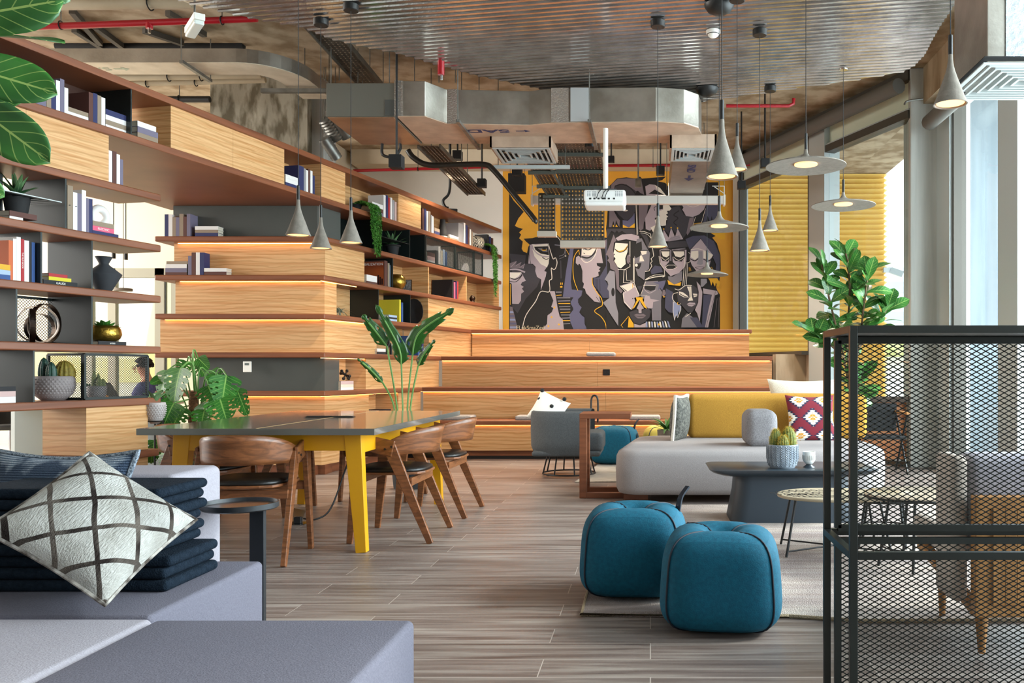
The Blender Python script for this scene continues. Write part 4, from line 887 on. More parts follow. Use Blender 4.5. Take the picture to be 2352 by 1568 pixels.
for px,py,Y,s,l in ((911,372,8.25,.12,'largest black cube spot on a thick rod left of the duct'),(1051,357,11,.11,'black cube spot hanging just left of the ceiling diffuser'),(1107,421,11.5,.11,'black cube spot in front of the white wall left of the mural'),(1188,393,12,.13,'black cube spot above the dark speaker at the mural left edge'),
    (1404,366,12.6,.09,'small black cube spot right of the projector pole'),(1363,418,11.3,.105,'black cube spot in front of the wide cable tray'),(1517,392,12,.115,'black cube spot above the mural right of centre'),(1757,375,10.3,.10,'black cube spot near the window transom'),(1703,425,11.2,.10,'black cube spot by the end of the mural')): cube_spot(px,py,Y,s,l)
sp=thing('speaker','flat black box speaker hanging at the left edge of the mural','speaker',W(1188,422,12.4)); B().box(-.115,.115,-.1,.1,-.13,.13).build('housing',BLKM,sp,bevel=.006); 
for x in (-.1,.1): b=B(); b.tube([(x,0,.13),(x,0,SLAB-W(0,422,12.4).z)],.004,6); b.build('hanger_rod',STEEL,sp)
cs=thing('cylinder_speaker','black cylinder speaker under the big duct','speaker',W(1356,322,9.55)); b=B(); b.lathe([(0,-.08),(.055,-.08),(.062,-.07),(.062,.10),(0,.10)],24); b.build('housing',BLK,cs,smooth=1); b=B(); b.tube([(0,0,.1),(0,0,SLAB-W(0,322,9.55).z)],.01,8); b.build('rod',BLK,cs)
# projector and screen
pj=thing('projector','white ceiling projector with cables on a white pole','projector',W(1391,458,8.6))
B().box(-.205,.20,-.16,.16,-.045,.065).build('housing',PM('projector_white','#e9e9e6',rough=.45),pj,bevel=.02,seg=3); B().box(-.20,.195,-.155,.155,-.088,-.042).build('base_shell',MATS['projector_white'],pj,bevel=.03,seg=3)
b=B()
for x0 in (-.17,-.12,.10,.14):
    for i in range(4):
        for j in range(2): b.box(x0+j*.02,x0+j*.02+.012,-.1615,-.1595,.0+i*.013,.008+i*.013)
b.build('vent_grille',PM('slot_grey','#8d9093',rough=.7),pj)
b=B()
for x in (-.15,-.11,-.07,-.03,-.01,.03,.08): b.box(x,x+.02,-.162,-.1595,-.03,-.015)
b.build('ports',BLK,pj); 
for x in (-.08,-.03,.0): b=B(); b.tube(spline([(x,-.165,-.02),(x+.02,-.18,.03),(x+.05,-.12,.08),(x+.06,0,.10)],5),.004,5); b.build('cable',BLK,pj)
b=B(); b.tube([(0,0,.07),(0,0,3.44-W(0,458,8.6).z+.02)],.024,12); b.build('pole',WHT,pj,smooth=1); B().box(-.11,.11,-.08,.08,.065,.09).build('mount_plate',PM('mount_grey','#54565a'),pj)
ps2=thing('projection_screen','long white retracted projection screen case hanging before the mural','projector screen',W(1443,460,11.6)); w_=(1663-1222)*11.6/2000/2
B().box(-w_,w_,-.05,.05,-.055,.055).build('case',PM('screen_white','#d9d6cf',rough=.5),ps2,bevel=.008)
for s in (-1,1):
    B().box(s*w_-.012,s*w_+.012,-.06,.06,-.07,.065).build('end_cap',WHT,ps2); B().beam((s*(w_-.0),0,.06),(s*(w_-.0),0,.19),.012).build('bracket',WHT,ps2); B().beam((s*w_,0,.19),(s*(w_-.16*1),0,.19),.01).build('bracket',WHT,ps2); B().beam((s*w_,0,.09),(s*(w_-.13),0,.18),.01).build('bracket',WHT,ps2)
    b=B(); b.tube([(s*w_,0,.19),(s*w_,0,SLAB-W(0,460,11.6).z)],.004,6); b.build('hanger_rod',STEEL,ps2)
B().box(-w_+.16,-w_+.28,-.052,-.05,.02,.045).build('green_label',PM('lime_label','#b9cf3b',rough=.6),ps2)
jb=thing('junction_box','small grey junction box hanging on a conduit above the mural','junction box',W(1466,420,12.3)); B().box(-.045,.045,-.03,.03,-.06,.06).build('housing',STEEL,jb,bevel=.004); b=B(); b.tube([(0,0,.06),(0,0,SLAB-W(0,420,12.3).z)],.012,8); b.build('conduit',STEEL,jb)
cb=thing('hanging_cable','thick black cable curling down to a small track light over the bookcase','cable',(0,0,0)); b=B(); b.tube(spline([px3(1033,310,12.5),px3(1034,380,12.5),px3(1032,440,12.5),px3(1018,460,12.5),px3(1022,474,12.5),px3(1030,478,12.5)],8),.02,8); b.build('cable',BLK,cb,smooth=1)
B().beam(px3(1022,483,12.5),px3(1050,484,12.5),.05,.05).build('track_light',BLKM,cb)
# branch duct with diffuser at the top right
tr_=thing('supply_duct','foil covered duct box with a square diffuser at the top right corner','air duct',(0,0,0))
B().box(wx(2268,5.5),2.86,5.5,6.1,3.02,3.92).build('duct_body',GALV,tr_,bevel=.004); B().box(wx(2312,5.48),2.86,5.49,5.5,3.04,3.92).build('foil_face',PM('bright_foil','#c3ccd4',rough=.25,metal=.85,sc=(9,9,9),bump=.6,bsc=(25,25,25)),tr_)
grille(tr_,wx(2255,5.45),2.9,5.42,6.15,2.98,7)
pc=thing('conduit','thin bent grey conduit clipped on the corner column','conduit',(0,0,0)); b=B(); b.tube(spline([px3(2077,240,9.5),px3(2085,232,9.5),px3(2120,227,9.5)],6),.012,6); b.build('pipe_run',STEEL,pc,smooth=1)
# ================= BOOKS =================
BC={}
COLS={'navy':'#272c58','mauve':'#6f687c','taupe':'#8e7c68','white':'#dedad6','brown':'#57332b','grey':'#8c8b8e','black':'#1c1b1e','red':'#a52a2e','yellow':'#cdbf2c','blue':'#2f4f86','pink':'#d65a78','cream':'#d9cfba','orange':'#c8653a','light blue':'#9fb3cc','amber':'#d6a32a','rose':'#c9a9a4'}
def bm(c):
    return PM('book_'+c.replace(' ','_'),COLS[c],rough=.7)
PAGE=PM('paper','#d9cfbd','#c7bda9',rough=.9,sc=(3,3,200))
ORD=['first','second','third','fourth','fifth','sixth','seventh','eighth','ninth','tenth','eleventh','twelfth']
def mkbook(label,group,c,loc,rz,L_,Wd,Tk,upright,spine_text=None,cover_text=None,tcol=None,cc=None):
    """box L_(height) x Wd(depth) x Tk ; spine faces -y"""
    r=thing('book',label,'book',loc,rz,group); m=bm(c); t=.0025; b=B()
    if upright:
        b.box(0,t,0,Wd,0,L_); b.box(Tk-t,Tk,0,Wd,0,L_); b.box(t,Tk-t,0,t*1.5,0,L_)
        B().box(t,Tk-t,t*1.5,Wd-.004,.003,L_-.004).build('pages',PAGE,r)
    else:
        b.box(0,L_,0,Wd,0,t); b.box(0,L_,0,Wd,Tk-t,Tk); b.box(0,L_,0,t*1.5,t,Tk-t)
        B().box(.003,L_-.003,t*1.5,Wd-.004,t,Tk-t).build('pages',PAGE,r)
    b.build('cover',m,r)
    TM=tcol or WHT
    if spine_text:
        if upright: text(r,'spine_title',spine_text,Tk*.62,(Tk/2,-.0006,L_*.5),(PI/2,-PI/2*-1,0) if 0 else (PI/2,PI/2,0),TM,1.0)
        else: text(r,'spine_title',spine_text,Tk*.62,(L_/2,-.0006,Tk/2),(PI/2,0,0),TM,1.1)
    if cover_text and upright: text(r,'cover_title',cover_text,Wd*.14,(-.0006,Wd*.5,L_*.86),(PI/2,0,-PI/2),TM,1.0)
    return r
def sp_(px,v=.05): return sl_(px,v)
def rowL(where,k,items,group,v=.05,zz=None):
    """upright books on the receding front: (px0,px1,colour,height[,depth,spine,cover])"""
    for i,it in enumerate(items):
        a,e=sp_(it[0],v),sp_(it[1],v); d=it[4] if len(it)>4 else .20
        z=z0(k) if zz is None else zz
        mkbook(f"{it[2]} book, {ORD[i]} upright {where}",group,it[2],LP(a,v,z),RL,it[3],d,max(.010,e-a-.001),True,it[5] if len(it)>5 else None,it[6] if len(it)>6 else None)
def stackL(where,k,px0,px1,items,group,v=.05,d=.2):
    z=z0(k)
    for i,it in enumerate(items):
        a=sp_(px0,v)+(it[2] if len(it)>2 else 0); e=sp_(px1,v)+(it[3] if len(it)>3 else 0)
        mkbook(f"{it[0]} book, {ORD[i]} from bottom {where}",group,it[0],LP(a,v,z),RL,e-a,d,it[1],False,it[4] if len(it)>4 else None); z+=it[1]+.0005
    return z
def rowF(where,k,items,group,Y=None):
    Y=8.90
    for i,it in enumerate(items):
        mkbook(f"{it[2]} book, {ORD[i]} upright {where}",group,it[2],(wx(it[0],Y),Y,z0(k)),0,it[3],(it[4] if len(it)>4 else .16) if k==6 else .115,(it[1]-it[0])*Y/F-.001,True)
def stackF(where,k,px0,px1,items,group,Y=8.92,d=.12):
    z=z0(k)
    for i,it in enumerate(items):
        o=it[2] if len(it)>2 else 0
        mkbook(f"{it[0]} book, {ORD[i]} from bottom {where}",group,it[0],(wx(px0,Y)+o,Y-.02,z),0,(px1-px0)*Y/F,d,it[1],False); z+=it[1]+.0005
# top left shelf
G='books on the top shelf'
rowL('in the upright row behind the fig leaves, top left shelf',7,[(107,118,'taupe',.15),(118,129,'navy',.19),(129,138,'white',.22),(138,148,'mauve',.24),(148,157,'white',.19)],G)
stackL('of the low pile left of centre, top left shelf',7,157,203,[('white',.035),('taupe',.03)],G)
rowL('between the two flat piles, top left shelf',7,[(204,214,'brown',.22),(214,224,'navy',.225),(224,233,'taupe',.22),(233,242,'white',.215)],G)
stackL('of the pile touching the dark divider, top left shelf',7,243,290,[('white',.03),('taupe',.035),('white',.035),('navy',.04)],G)
stackL('in the oak niche right of the dark divider',7,316,363,[('taupe',.05),('mauve',.045),('white',.04,0,-.02)],G)
stackL('half hidden by the fig leaf, top left shelf',7,40,106,[('mauve',.06)],G)
rowL('under the floating oak cabinet, beside the bright soffit',6,[(250,258,'white',.24),(259,268,'brown',.245),(268,276,'white',.23),(276,283,'mauve',.20)],'books under the soffit')
G='books on the second open shelf left'
rowL('beside the plant compartment on the open left shelf',5,[(155,168,'taupe',.31),(168,178,'white',.27),(178,188,'mauve',.27),(188,198,'white',.30),(198,205,'mauve',.25),(205,213,'navy',.25)],G)
stackL('of the pile with a pink spine, open left shelf',5,213,262,[('navy',.030,0,.04),('pink',.034,0,0,'ELECTRIC'),('taupe',.034)],G)
stackL('under the spiky plant pot at the far left',5,22,85,[('white',.02,0,-.1),('brown',.035)],G,.03,.22)
G='books on the third left shelf'
rowL('of the illustrated row at the left edge',4,[(20,30,'orange',.26,.28),(30,38,'white',.275,.26,'ARCHITECTURE'),(38,48,'white',.29),(48,56,'red',.28,.2,'THE FILM BOOK'),(56,67,'white',.275),(67,73,'black',.27),(73,81,'blue',.27)],G)
stackL('of the loose pile at the far left picture edge',4,-12,24,[('blue',.03),('light blue',.03),('amber',.035)],G,.02,.12)
stackL('of the black, yellow and red pile, third left shelf',4,100,178,[('black',.034,0,0,'GAUDI'),('yellow',.024,.04,-.05),('red',.022,.04,-.08)],G,.06)
stackL('under the gold planter',3,226,290,[('black',.028,0,0,'artists')],'book under the gold planter')
stackL('at the lower left edge beside the dark divider',2,-30,36,[('white',.04),('rose',.035),('black',.03)],'books on the lowest left shelf',.04)
# corner shelves
rowF('on the upper corner shelf before the grey panel',6,[(378,387,'navy',.225),(387,396,'white',.225),(396,404,'taupe',.195),(404,412,'mauve',.195),(412,421,'taupe',.23),(421,429,'brown',.20),(429,437,'mauve',.23,.22)],'books on the upper corner shelf')
stackF('on the upper corner shelf',6,450,503,[('navy',.036,.0),('taupe',.03),('white',.036)],'books on the upper corner shelf')
stackF('of the left pile on the second corner shelf',5,382,431,[('brown',.028),('mauve',.042),('white',.04),('taupe',.03,.012)],'books on the second corner shelf')
rowF('between two piles on the second corner shelf',5,[(432,440,'mauve',.195),(440,450,'brown',.23),(450,459,'white',.23),(459,469,'navy',.23,.22)],'books on the second corner shelf')
stackF('of the right pile on the second corner shelf',5,470,522,[('brown',.034),('white',.036,.0)],'books on the second corner shelf')
# receding shelves
G='books in the oak niche above the pendants'
stackL('in the niche above the cone pendants',7,656,684,[('navy',.04,0,.02),('white',.04),('white',.035)],G,.04,.24)
rowL('in the niche above the cone pendants',7,[(686,698,'navy',.25,.26),(698,703,'grey',.24),(703,708,'white',.23),(708,712,'brown',.25),(713,718,'white',.24),(718,723,'navy',.2)],G)
G='books beside the trailing plant'
stackL('right of the trailing plant, top shelf',7,855,880,[('mauve',.05),('brown',.045),('white',.05)],G,.05,.26)
rowL('right of the trailing plant, top shelf',7,[(881,886,'white',.27),(887,891,'navy',.28),(892,896,'red',.26),(897,901,'white',.27),(902,906,'grey',.25),(907,911,'rose',.24)],G)
G='books at the far end of the top shelf'
rowL('near the black lantern, far top shelf',7,[(970,974,'brown',.29),(975,979,'navy',.29),(980,983,'white',.27),(984,989,'taupe',.28),(990,993,'grey',.24),(993,996,'white',.23)],G)
stackL('left of the black lantern, far top shelf',7,998,1010,[('navy',.05),('taupe',.04)],G)
stackL('right of the black lantern, far top shelf',7,1033,1053,[('taupe',.035),('white',.035)],G)
rowL('left of the striped vase, far top shelf',7,[(1053,1064,'grey',.27,.24),(1065,1069,'white',.30),(1070,1074,'navy',.28),(1075,1078,'brown',.26),(1079,1082,'white',.24),(1083,1086,'taupe',.22)],G)
rowL('right of the far trailing plant by the mural',7,[(1119,1123,'black',.26),(1124,1128,'navy',.24),(1129,1133,'brown',.23)],G)
G='books in the wire mesh boxes'
rowL('behind the far wire mesh',6,[(1001,1005,'black',.20),(1007,1012,'white',.27),(1013,1017,'cream',.22),(1018,1022,'light blue',.24),(1023,1027,'blue',.22)],G,.06)
stackL('at the left end behind the wire mesh',6,982,999,[('white',.05),('rose',.05),('brown',.05)],G,.06)
G='books in the grey backed niche'
stackL('under the sunset cover book',5,842,866,[('brown',.03),('white',.04),('white',.03)],G,.06,.28)
rowL('with the REALIZATION sunset cover group',5,[(883,890,'brown',.30,.30,None,'REALIZATION'),(891,895,'taupe',.28),(896,901,'light blue',.26)],G,.04)
rowL('of the red group in the far oak niche',5,[(1039,1042,'black',.26,.3),(1043,1046,'pink',.23),(1047,1049,'navy',.25),(1050,1053,'red',.25)],'red books in the far oak niche')
rowL('beside the dark shield, fourth shelf',4,[(917,921,'yellow',.27,.28),(922,926,'blue',.24)],'yellow and blue books')
stackL('lying before the yellow cover, fourth shelf',4,893,912,[('light blue',.025),('black',.02),('light blue',.025)],'yellow and blue books',.03,.2)
rowL('behind the banana leaves',3,[(960,964,'blue',.25,.26),(965,968,'black',.24),(969,973,'navy',.22)],'books behind the banana plant')
stackL('beside the black horse ornament',3,866,886,[('black',.03),('white',.035)],'books behind the banana plant')
stackL('under the black knuckle ornament',2,783,812,[('white',.03),('cream',.03),('rose',.035)],'books under the knuckle ornament')
stackL('seen just above the table top',1,872,898,[('white',.05),('rose',.05),('black',.05)],'books in the lowest niche')
# cover picture of the sunset book
ob=[o for o in bpy.data.objects if o.name.startswith('book') and 'REALIZATION' in o.get('label','')and 'first upright' in o['label']][0]
b=B(); b.box(-.0012,-.0003,.01,.29,.01,.285); sun=PM('sunset_cover','#c8682f','#7a2c1c',rough=.5,sc=(1,1,6),detail=1,lo=.2,hi=.7); b.build('cover_picture',sun,ob)
b=B(); 
for i in range(11): y=.02+i*.024; b.box(-.0022,-.0012,y,y+.018,.02,.09+.05*((i*7)%5)/5)
b.build('skyline_print',PM('skyline','#2a1512'),ob)
for t in list(ob.children):
    if t.name.startswith('cover_title'): t.location.x=-.0018
# ================= DECOR =================
def lat(name,label,cat,loc,prof,mat,n=32,part='body',rz=0,group=None,**k):
    r=thing(name,label,cat,loc,rz,group); b=B(); b.lathe(prof,n,**k); b.build(part,mat,r,smooth=60); return r
def leafmesh(b,base,d,L_,w,up=(0,0,1),curl=.3,fold=.25,prof=None,n=10,m=4,twist=0,wavy=0):
    base=Vector(base); d=Vector(d).normalized(); up=Vector(up); x=d.cross(up)
    if x.length<.05: x=d.cross(Vector((1,0,0)))
    x.normalize(); nn=x.cross(d).normalized()
    if twist: q=Matrix.Rotation(twist,3,d); x=q@x; nn=q@nn
    prof=prof or (lambda t: math.sin(PI*min(1,max(0,t))**.8)**.8)
    ph=RN.random()*6
    def fn(u,v):
        s=2*v-1; ww=w/2*prof(u); y=u*L_; bend=curl*L_*u*u
        p=base+d*(y*(1-.25*abs(curl)*u))+nn*(-bend)+x*(s*ww)+nn*(abs(s)*ww*fold)+nn*wavy*L_*.03*math.sin(u*9+ph+s*1.5)*abs(s)
        return p
    b.grid(fn,n,m)
def LEAFM(name,c1,c2,vein,rough=.35,nv=9):
    m=bpy.data.materials.new(name); m.use_nodes=True; n=m.node_tree.nodes; L=m.node_tree.links; bs=n['Principled BSDF']; bs.inputs['Roughness'].default_value=rough; m.diffuse_color=C(c1)
    t=n.new('ShaderNodeTexCoord'); sp=n.new('ShaderNodeSeparateXYZ'); L.new(t.outputs['UV'],sp.inputs[0])
    def math_(op,a,c_=None):
        q=n.new('ShaderNodeMath'); q.operation=op
        for i,v in enumerate((a,c_)):
            if v is None: continue
            if isinstance(v,(int,float)): q.inputs[i].default_value=v
            else: L.new(v,q.inputs[i])
        return q.outputs[0]
    av=math_('ABSOLUTE',math_('SUBTRACT',sp.outputs['Y'],.5)); mid=math_('LESS_THAN',av,.022)
    sv=math_('FRACT',math_('SUBTRACT',math_('MULTIPLY',sp.outputs['X'],nv),math_('MULTIPLY',av,nv*.45))); side=math_('LESS_THAN',sv,.09)
    vv=math_('MAXIMUM',mid,math_('MULTIPLY',side,.7))
    nz=n.new('ShaderNodeTexNoise'); nz.inputs['Scale'].default_value=9; L.new(t.outputs['Object'],nz.inputs['Vector'])
    r=n.new('ShaderNodeValToRGB'); r.color_ramp.elements[0].position=.35; r.color_ramp.elements[0].color=C(c2); r.color_ramp.elements[1].position=.65; r.color_ramp.elements[1].color=C(c1); L.new(nz.outputs['Fac'],r.inputs[0])
    mx=n.new('ShaderNodeMixRGB'); L.new(vv,mx.inputs[0]); L.new(r.outputs[0],mx.inputs[1]); mx.inputs[2].default_value=C(vein); L.new(mx.outputs[0],bs.inputs['Base Color']); MATS[name]=m; return m
LF=LEAFM('fig_leaf','#3d7a31','#28592a','#9dba66',.3,8); LFB=LEAFM('banana_leaf','#1f5519','#143f16','#6f9a4c',.3,26); LFM=LEAFM('monstera_leaf','#3a8028','#215a1d','#8ab85a',.45,8); LFS=LEAFM('succulent_leaf','#6c8f5c','#46704a','#7f9f6c',.5,3); LFG=LEAFM('agave_leaf','#5d7e50','#2f5332','#7f9b70',.45,2)
STEM=PM('green_stem','#6d9a4c','#4e7c38',rough=.5,sc=(3,3,3)); BARK=PM('bark','#7a6248','#55412e',rough=.9,sc=(9,9,30)); SOIL=PM('soil','#3a2c22','#251b14',rough=1,sc=(40,40,40),bump=.8)
HOB=PM('hobnail_glaze','#8f8583','#7b7170',rough=.6)
def hobnail(r,prof_r,zs_,mat,cnt=30):
    b=B(); row=0
    for z,rr in zip(zs_,prof_r):
        for i in range(cnt):
            a=2*PI*(i+.5*(row%2))/cnt; c=Vector((rr*math.cos(a),rr*math.sin(a),z)); s=rr*PI/cnt*.72; nn=Vector((math.cos(a),math.sin(a),0)); tt=Vector((-math.sin(a),math.cos(a),0)); up=Vector((0,0,1))
            b.add([c+tt*s,c+up*s,c-tt*s,c-up*s,c+nn*s*.7],[(0,1,4),(1,2,4),(2,3,4),(3,0,4)])
        row+=1
    return b.build('hobnails',mat,r,smooth='all')
# spiky aloe left + its steel tray
def agave(name,label,loc,rz,n,L_,w,potmat,tray=True,group=None):
    r=thing(name,label,'potted plant',loc,rz,group); b=B(); b.lathe([(0,0),(.06,0),(.062,.01),(.078,.12),(.095,.125),(.097,.135),(.07,.135),(.068,.11),(0,.11)],28); b.build('pot',potmat,r,smooth=60)
    b=B()
    for i in range(n):
        a=i*2.4; el=.35+1.05*(i/n); d=(math.cos(a)*math.cos(el),math.sin(a)*math.cos(el),math.sin(el)); leafmesh(b,(0,0,.125),d,L_*(.75+.3*RN.random()),w,curl=.25*(1-i/n),fold=.35,prof=lambda t: (1-t)**.6*min(1,.6+t*2),n=8,m=2)
    b.build('foliage',LFG,r,smooth='all'); return r
agave('aloe_plant','spiky green aloe in a black pot on the upper left shelf',LP(sl_(30,.2),.17,z0(5)+.056),RL,13,.20,.05,BLKM)
tp=thing('tray_shelf','thin steel half shelf in the plant compartment at upper left','shelf',LP(sl_(-20),.01,z0(5)+.17),RL); B().box(0,sl_(145)-sl_(-20),0,.03,0,.006).build('front_rail',FRAMEG,tp); b=B()
for i in range(14): b.box(i*.05,i*.05+.006,0.03,.3,0,.004)
b.build('slats',DSTEEL,tp)
agave('aloe_plant','grey green aloe in a black pot on the receding shelf, right of trailing plant',LP(sl_(893,.2),.15,z0(6)),RL,14,.22,.055,BLKM); B().box(sl_(867),sl_(940),.0,.35,z0(6)+.16,z0(6)+.165).build('half_shelf',DSTEEL,bc,rz=RL)
# knot sculpture: three interlocked bronze hoops
BRZ=PM('dark_bronze','#5b4a3e','#2e2622',rough=.28,metal=.9,sc=(9,9,9))
kn=thing('ring_sculpture','bronze sculpture of interlocking hoops on the left shelf','sculpture',LP(sl_(92,.15),.15,z0(3)),RL)
for i,(rx,oy,ay,az,xo) in enumerate(((.135,.0,.0,.2,.04),(.125,.0,.0,-.5,-.02),(.115,.0,.0,.9,-.06),(.10,0,0,-.1,.0))):
    b=B(); nseg=48; Mx=Matrix.Translation((xo,oy,rx+.003))@Matrix.Rotation(az,4,'Z')
    vs=[]; 
    for j in range(nseg):
        a=2*PI*j/nseg
        for rr,yy in ((rx,-.017),(rx,.017),(rx-.006,.017),(rx-.006,-.017)): vs.append((rr*math.cos(a),yy,rr*math.sin(a)))
    fs=[(j*4+q,j*4+(q+1)%4,((j+1)%nseg)*4+(q+1)%4,((j+1)%nseg)*4+q) for j in range(nseg) for q in range(4)]; b.add(vs,fs,Mx); b.build('hoop',BRZ,kn)
# dark diabolo vase
lat('diabolo_vase','dark grey angular hourglass vase on the left shelf','vase',LP(sl_(241,.17),.18,z0(4)),[(0,0),(.045,0),(.118,.13),(.118,.137),(.035,.205),(.032,.215),(.058,.265),(.052,.265),(.026,.215),(0,.21)],PM('charcoal_clay','#2e3034',rough=.8),40)
# white ring vase
rv=thing('ring_vase','white doughnut shaped vase behind the pile with the pink spine','vase',LP(sl_(228,.3),.30,z0(5)),RL); b=B(); b.tube([(0.062*math.cos(a),0,.185+.062*math.sin(a)) for a in [2*PI*i/32 for i in range(32)]],.03,14,closed=True); b.build('body',PM('white_ceramic','#e6e4df',rough=.5),rv,smooth=1); b=B(); b.lathe([(0,0),(.04,0),(.035,.10),(0,.105)],20); b.build('base',MATS['white_ceramic'],rv,smooth=1)
# gold planter with succulent
GOLD=PM('hammered_gold','#a98a3c','#8a6d28',rough=.28,metal=.9,sc=(20,20,20),bump=.5,bsc=(35,35,35))
gp=lat('gold_planter','hammered gold bowl planter with a small green succulent','potted plant',LP(sl_(243,.14),.15,z0(3)+.0295),[(0,0),(.07,0),(.10,.02),(.112,.05),(.105,.09),(.088,.115),(.08,.115),(.09,.09),(0,.08)],GOLD,40,'pot')
b=B()
for i in range(26): a=i*2.4; r0=.012+.05*(i/26); el=1.4-1.1*i/26; leafmesh(b,(r0*math.cos(a),r0*math.sin(a),.10),(math.cos(a)*math.cos(el),math.sin(a)*math.cos(el),math.sin(el)),.07,.045,curl=.3,fold=.2,n=4,m=2)
b.build('foliage',LFM,gp,smooth='all')
# cactus bowl
cbw=lat('cactus_bowl','large grey hobnail bowl of cacti on the lowest left shelf','potted plant',LP(sl_(122,.2),.20,z0(2)),[(0,0),(.07,0),(.115,.04),(.132,.10),(.128,.165),(.12,.17),(.118,.15),(0,.14)],HOB,40,'pot')
hobnail(cbw,[.095,.108,.119,.126,.13,.132,.132,.131,.129],[.025,.038,.052,.068,.084,.10,.116,.132,.148],HOB,34)
def cactus(parent,x,y,z,r,h,mat,ribs=12,bot=.8,name='cactus'):
    b=B(); n=ribs*4
    vs=[];k=14
    for i in range(k+1):
        t=i/k; rr=r*(math.sin(PI*(.18+.82*t)*1.0)**.55 if t<1 else .02)*(1 if t>.02 else bot)
        for j in range(n): a=2*PI*j/n; q=rr*(1+.09*math.cos(ribs*a)); vs.append((x+q*math.cos(a),y+q*math.sin(a),z+h*t))
    fs=[(i*n+j,i*n+(j+1)%n,(i+1)*n+(j+1)%n,(i+1)*n+j) for i in range(k) for j in range(n)]; b.add(vs,fs); c=b.build(name,mat,parent,smooth='all'); return c
CGR=PM('dark_cactus','#23493a','#16352b',rough=.5,sc=(30,30,30)); CYG=PM('golden_cactus','#7f8438','#5d6b2a',rough=.6,sc=(40,40,40)); SPN=PM('yellow_spines','#d8b845',rough=.6); SPW=PM('pale_spines','#cfd2b8',rough=.6)
def spines(parent,x,y,z,r,h,mat,n=300,L_=.014,ribs=12,t=.0007):
    b=B()
    for i in range(n):
        k=RN.randrange(ribs); a=2*PI*k/ribs; tt=RN.random()*.97+.02; rr=r*math.sin(PI*(.18+.82*tt))**.55*1.08; p=Vector((x+rr*math.cos(a),y+rr*math.sin(a),z+h*tt)); d=Vector((math.cos(a)+RN.gauss(0,.5),math.sin(a)+RN.gauss(0,.5),(tt-.3)*1.2+RN.gauss(0,.5))).normalized()
        q=p+d*L_; s=d.cross(Vector((.3,.5,.8))).normalized()*t; b.add([p-s,p+s,q],[(0,1,2)]); s2=d.cross(s).normalized()*t; b.add([p-s2,p+s2,q],[(0,1,2)])
    o=b.build('spines',mat,parent); o['kind']='stuff'; return o
for x,y,r_,h_ in ((-.03,-.05,.035,.17),(.035,-.07,.032,.14),(-.07,.02,.03,.15)):
    c_1=cactus(cbw,x,y,.13,r_,h_,CGR,9); spines(c_1,x,y,.13,r_,h_,SPW,160,.006,9)
c_1=cactus(cbw,.06,.03,.13,.062,.15,PM('golden_ball_cactus','#8a7a2a','#6b5c1c',rough=.7,sc=(40,40,40)),14); spines(c_1,.06,.03,.13,.062,.15,PM('brown_spines','#b8892a'),420,.012,14)
mc=lat('small_cactus_pot','small taupe pot of little cacti inside the mesh box','potted plant',LP(sl_(222,.2),.2,z0(2)),[(0,0),(.05,0),(.062,.03),(.068,.09),(.062,.095),(0,.085)],HOB,28,'pot')
for x,y,r_,h_ in ((-.02,0,.016,.13),(.0,.02,.014,.11),(.025,-.01,.02,.08),(.035,.02,.018,.07)): cactus(mc,x,y,.08,r_,h_,CYG,9)
mc2=lat('small_cactus_pot','small dark pot of leafy succulents behind the mesh of the lowest left shelf','potted plant',LP(sl_(180,.42),.34,z0(2)),[(0,0),(.035,0),(.045,.09),(0,.085)],BLKM,24,'pot')
b=B()
for i in range(16): a=i*2.4; leafmesh(b,(0,0,.085),(math.cos(a),math.sin(a),.5+.05*i),.05,.02,n=4,m=2)
b.build('foliage',LFS,mc2,smooth='all')
# hanging pot under the shelf end
hp=lat('hobnail_pot','pale hobnail pot left of the monstera, on a black stand','pot',(wx(356,6.75),6.75,.66),[(0,0),(.03,0),(.055,.03),(.072,.09),(.075,.16),(.07,.165),(0,.15)],PM('pale_hobnail','#b7aeab',rough=.6),32,'pot')
hobnail(hp,[.062,.068,.073,.076,.077,.077,.077],[.045,.06,.075,.092,.108,.124,.14],MATS['pale_hobnail'],24); b=B(); 
for a in (0,2.1,4.2): b.tube([(.06*math.cos(a),.06*math.sin(a),.02),(.11*math.cos(a),.11*math.sin(a),-.66)],.007,6)
b.tube([(.062*math.cos(2*PI*i/20),.062*math.sin(2*PI*i/20),.02) for i in range(20)],.006,6,closed=True); b.build('stand',BLK,hp)
b=B()
for i in range(7): a=i*2.4; leafmesh(b,(0,0,.15),(math.cos(a)*.5,math.sin(a)*.5,1),.13+.05*RN.random(),.03,curl=.35,n=8,m=2)
b.build('foliage',LFS,hp,smooth='all')
# trailing plants
def trailing(label,px,k,v,L_,w,n=34,side=0):
    p=LP(sl_(px,v),v,z0(k)); r=thing('trailing_plant',label,'potted plant',p,RL); b=B(); b.lathe([(0,0),(.045,0),(.06,.09),(.055,.095),(0,.085)],24); b.build('pot',BLKM,r,smooth=60)
    b=B()
    for i in range(n):
        ox=RN.gauss(0,w); ox=max(-2*w,min(2*w,ox)); ll=L_*(.45+.55*RN.random()); pts=spline([(ox*.4,0,.10),(ox*.9+.02,-v*.55,.13-.03*RN.random()),(ox+.03,-v-.035-.02*RN.random(),.06),(ox*.9+.06,-v-.045-.015*RN.random(),-ll*.5),(ox*.6+.07,-v-.05,-ll)],5)
        for j in range(0,len(pts)-1):
            q,q2=pts[j],pts[j+1]; dd=(q2-q)
            for s in range(5):
                a=RN.random()*6.28; c=q+dd*RN.random(); d=Vector((math.cos(a),math.sin(a)*.8,-.6)); leafmesh(b,c,d,.028,.013,n=2,m=1,curl=.2,fold=0)
    b.build('foliage',PM('string_foliage','#5c9a3c','#376d28',rough=.5,sc=(30,30,30)),r); return r
trailing('long green trailing plant spilling over the top shelf above the third pendant',818,7,.16,.50,.055,62)
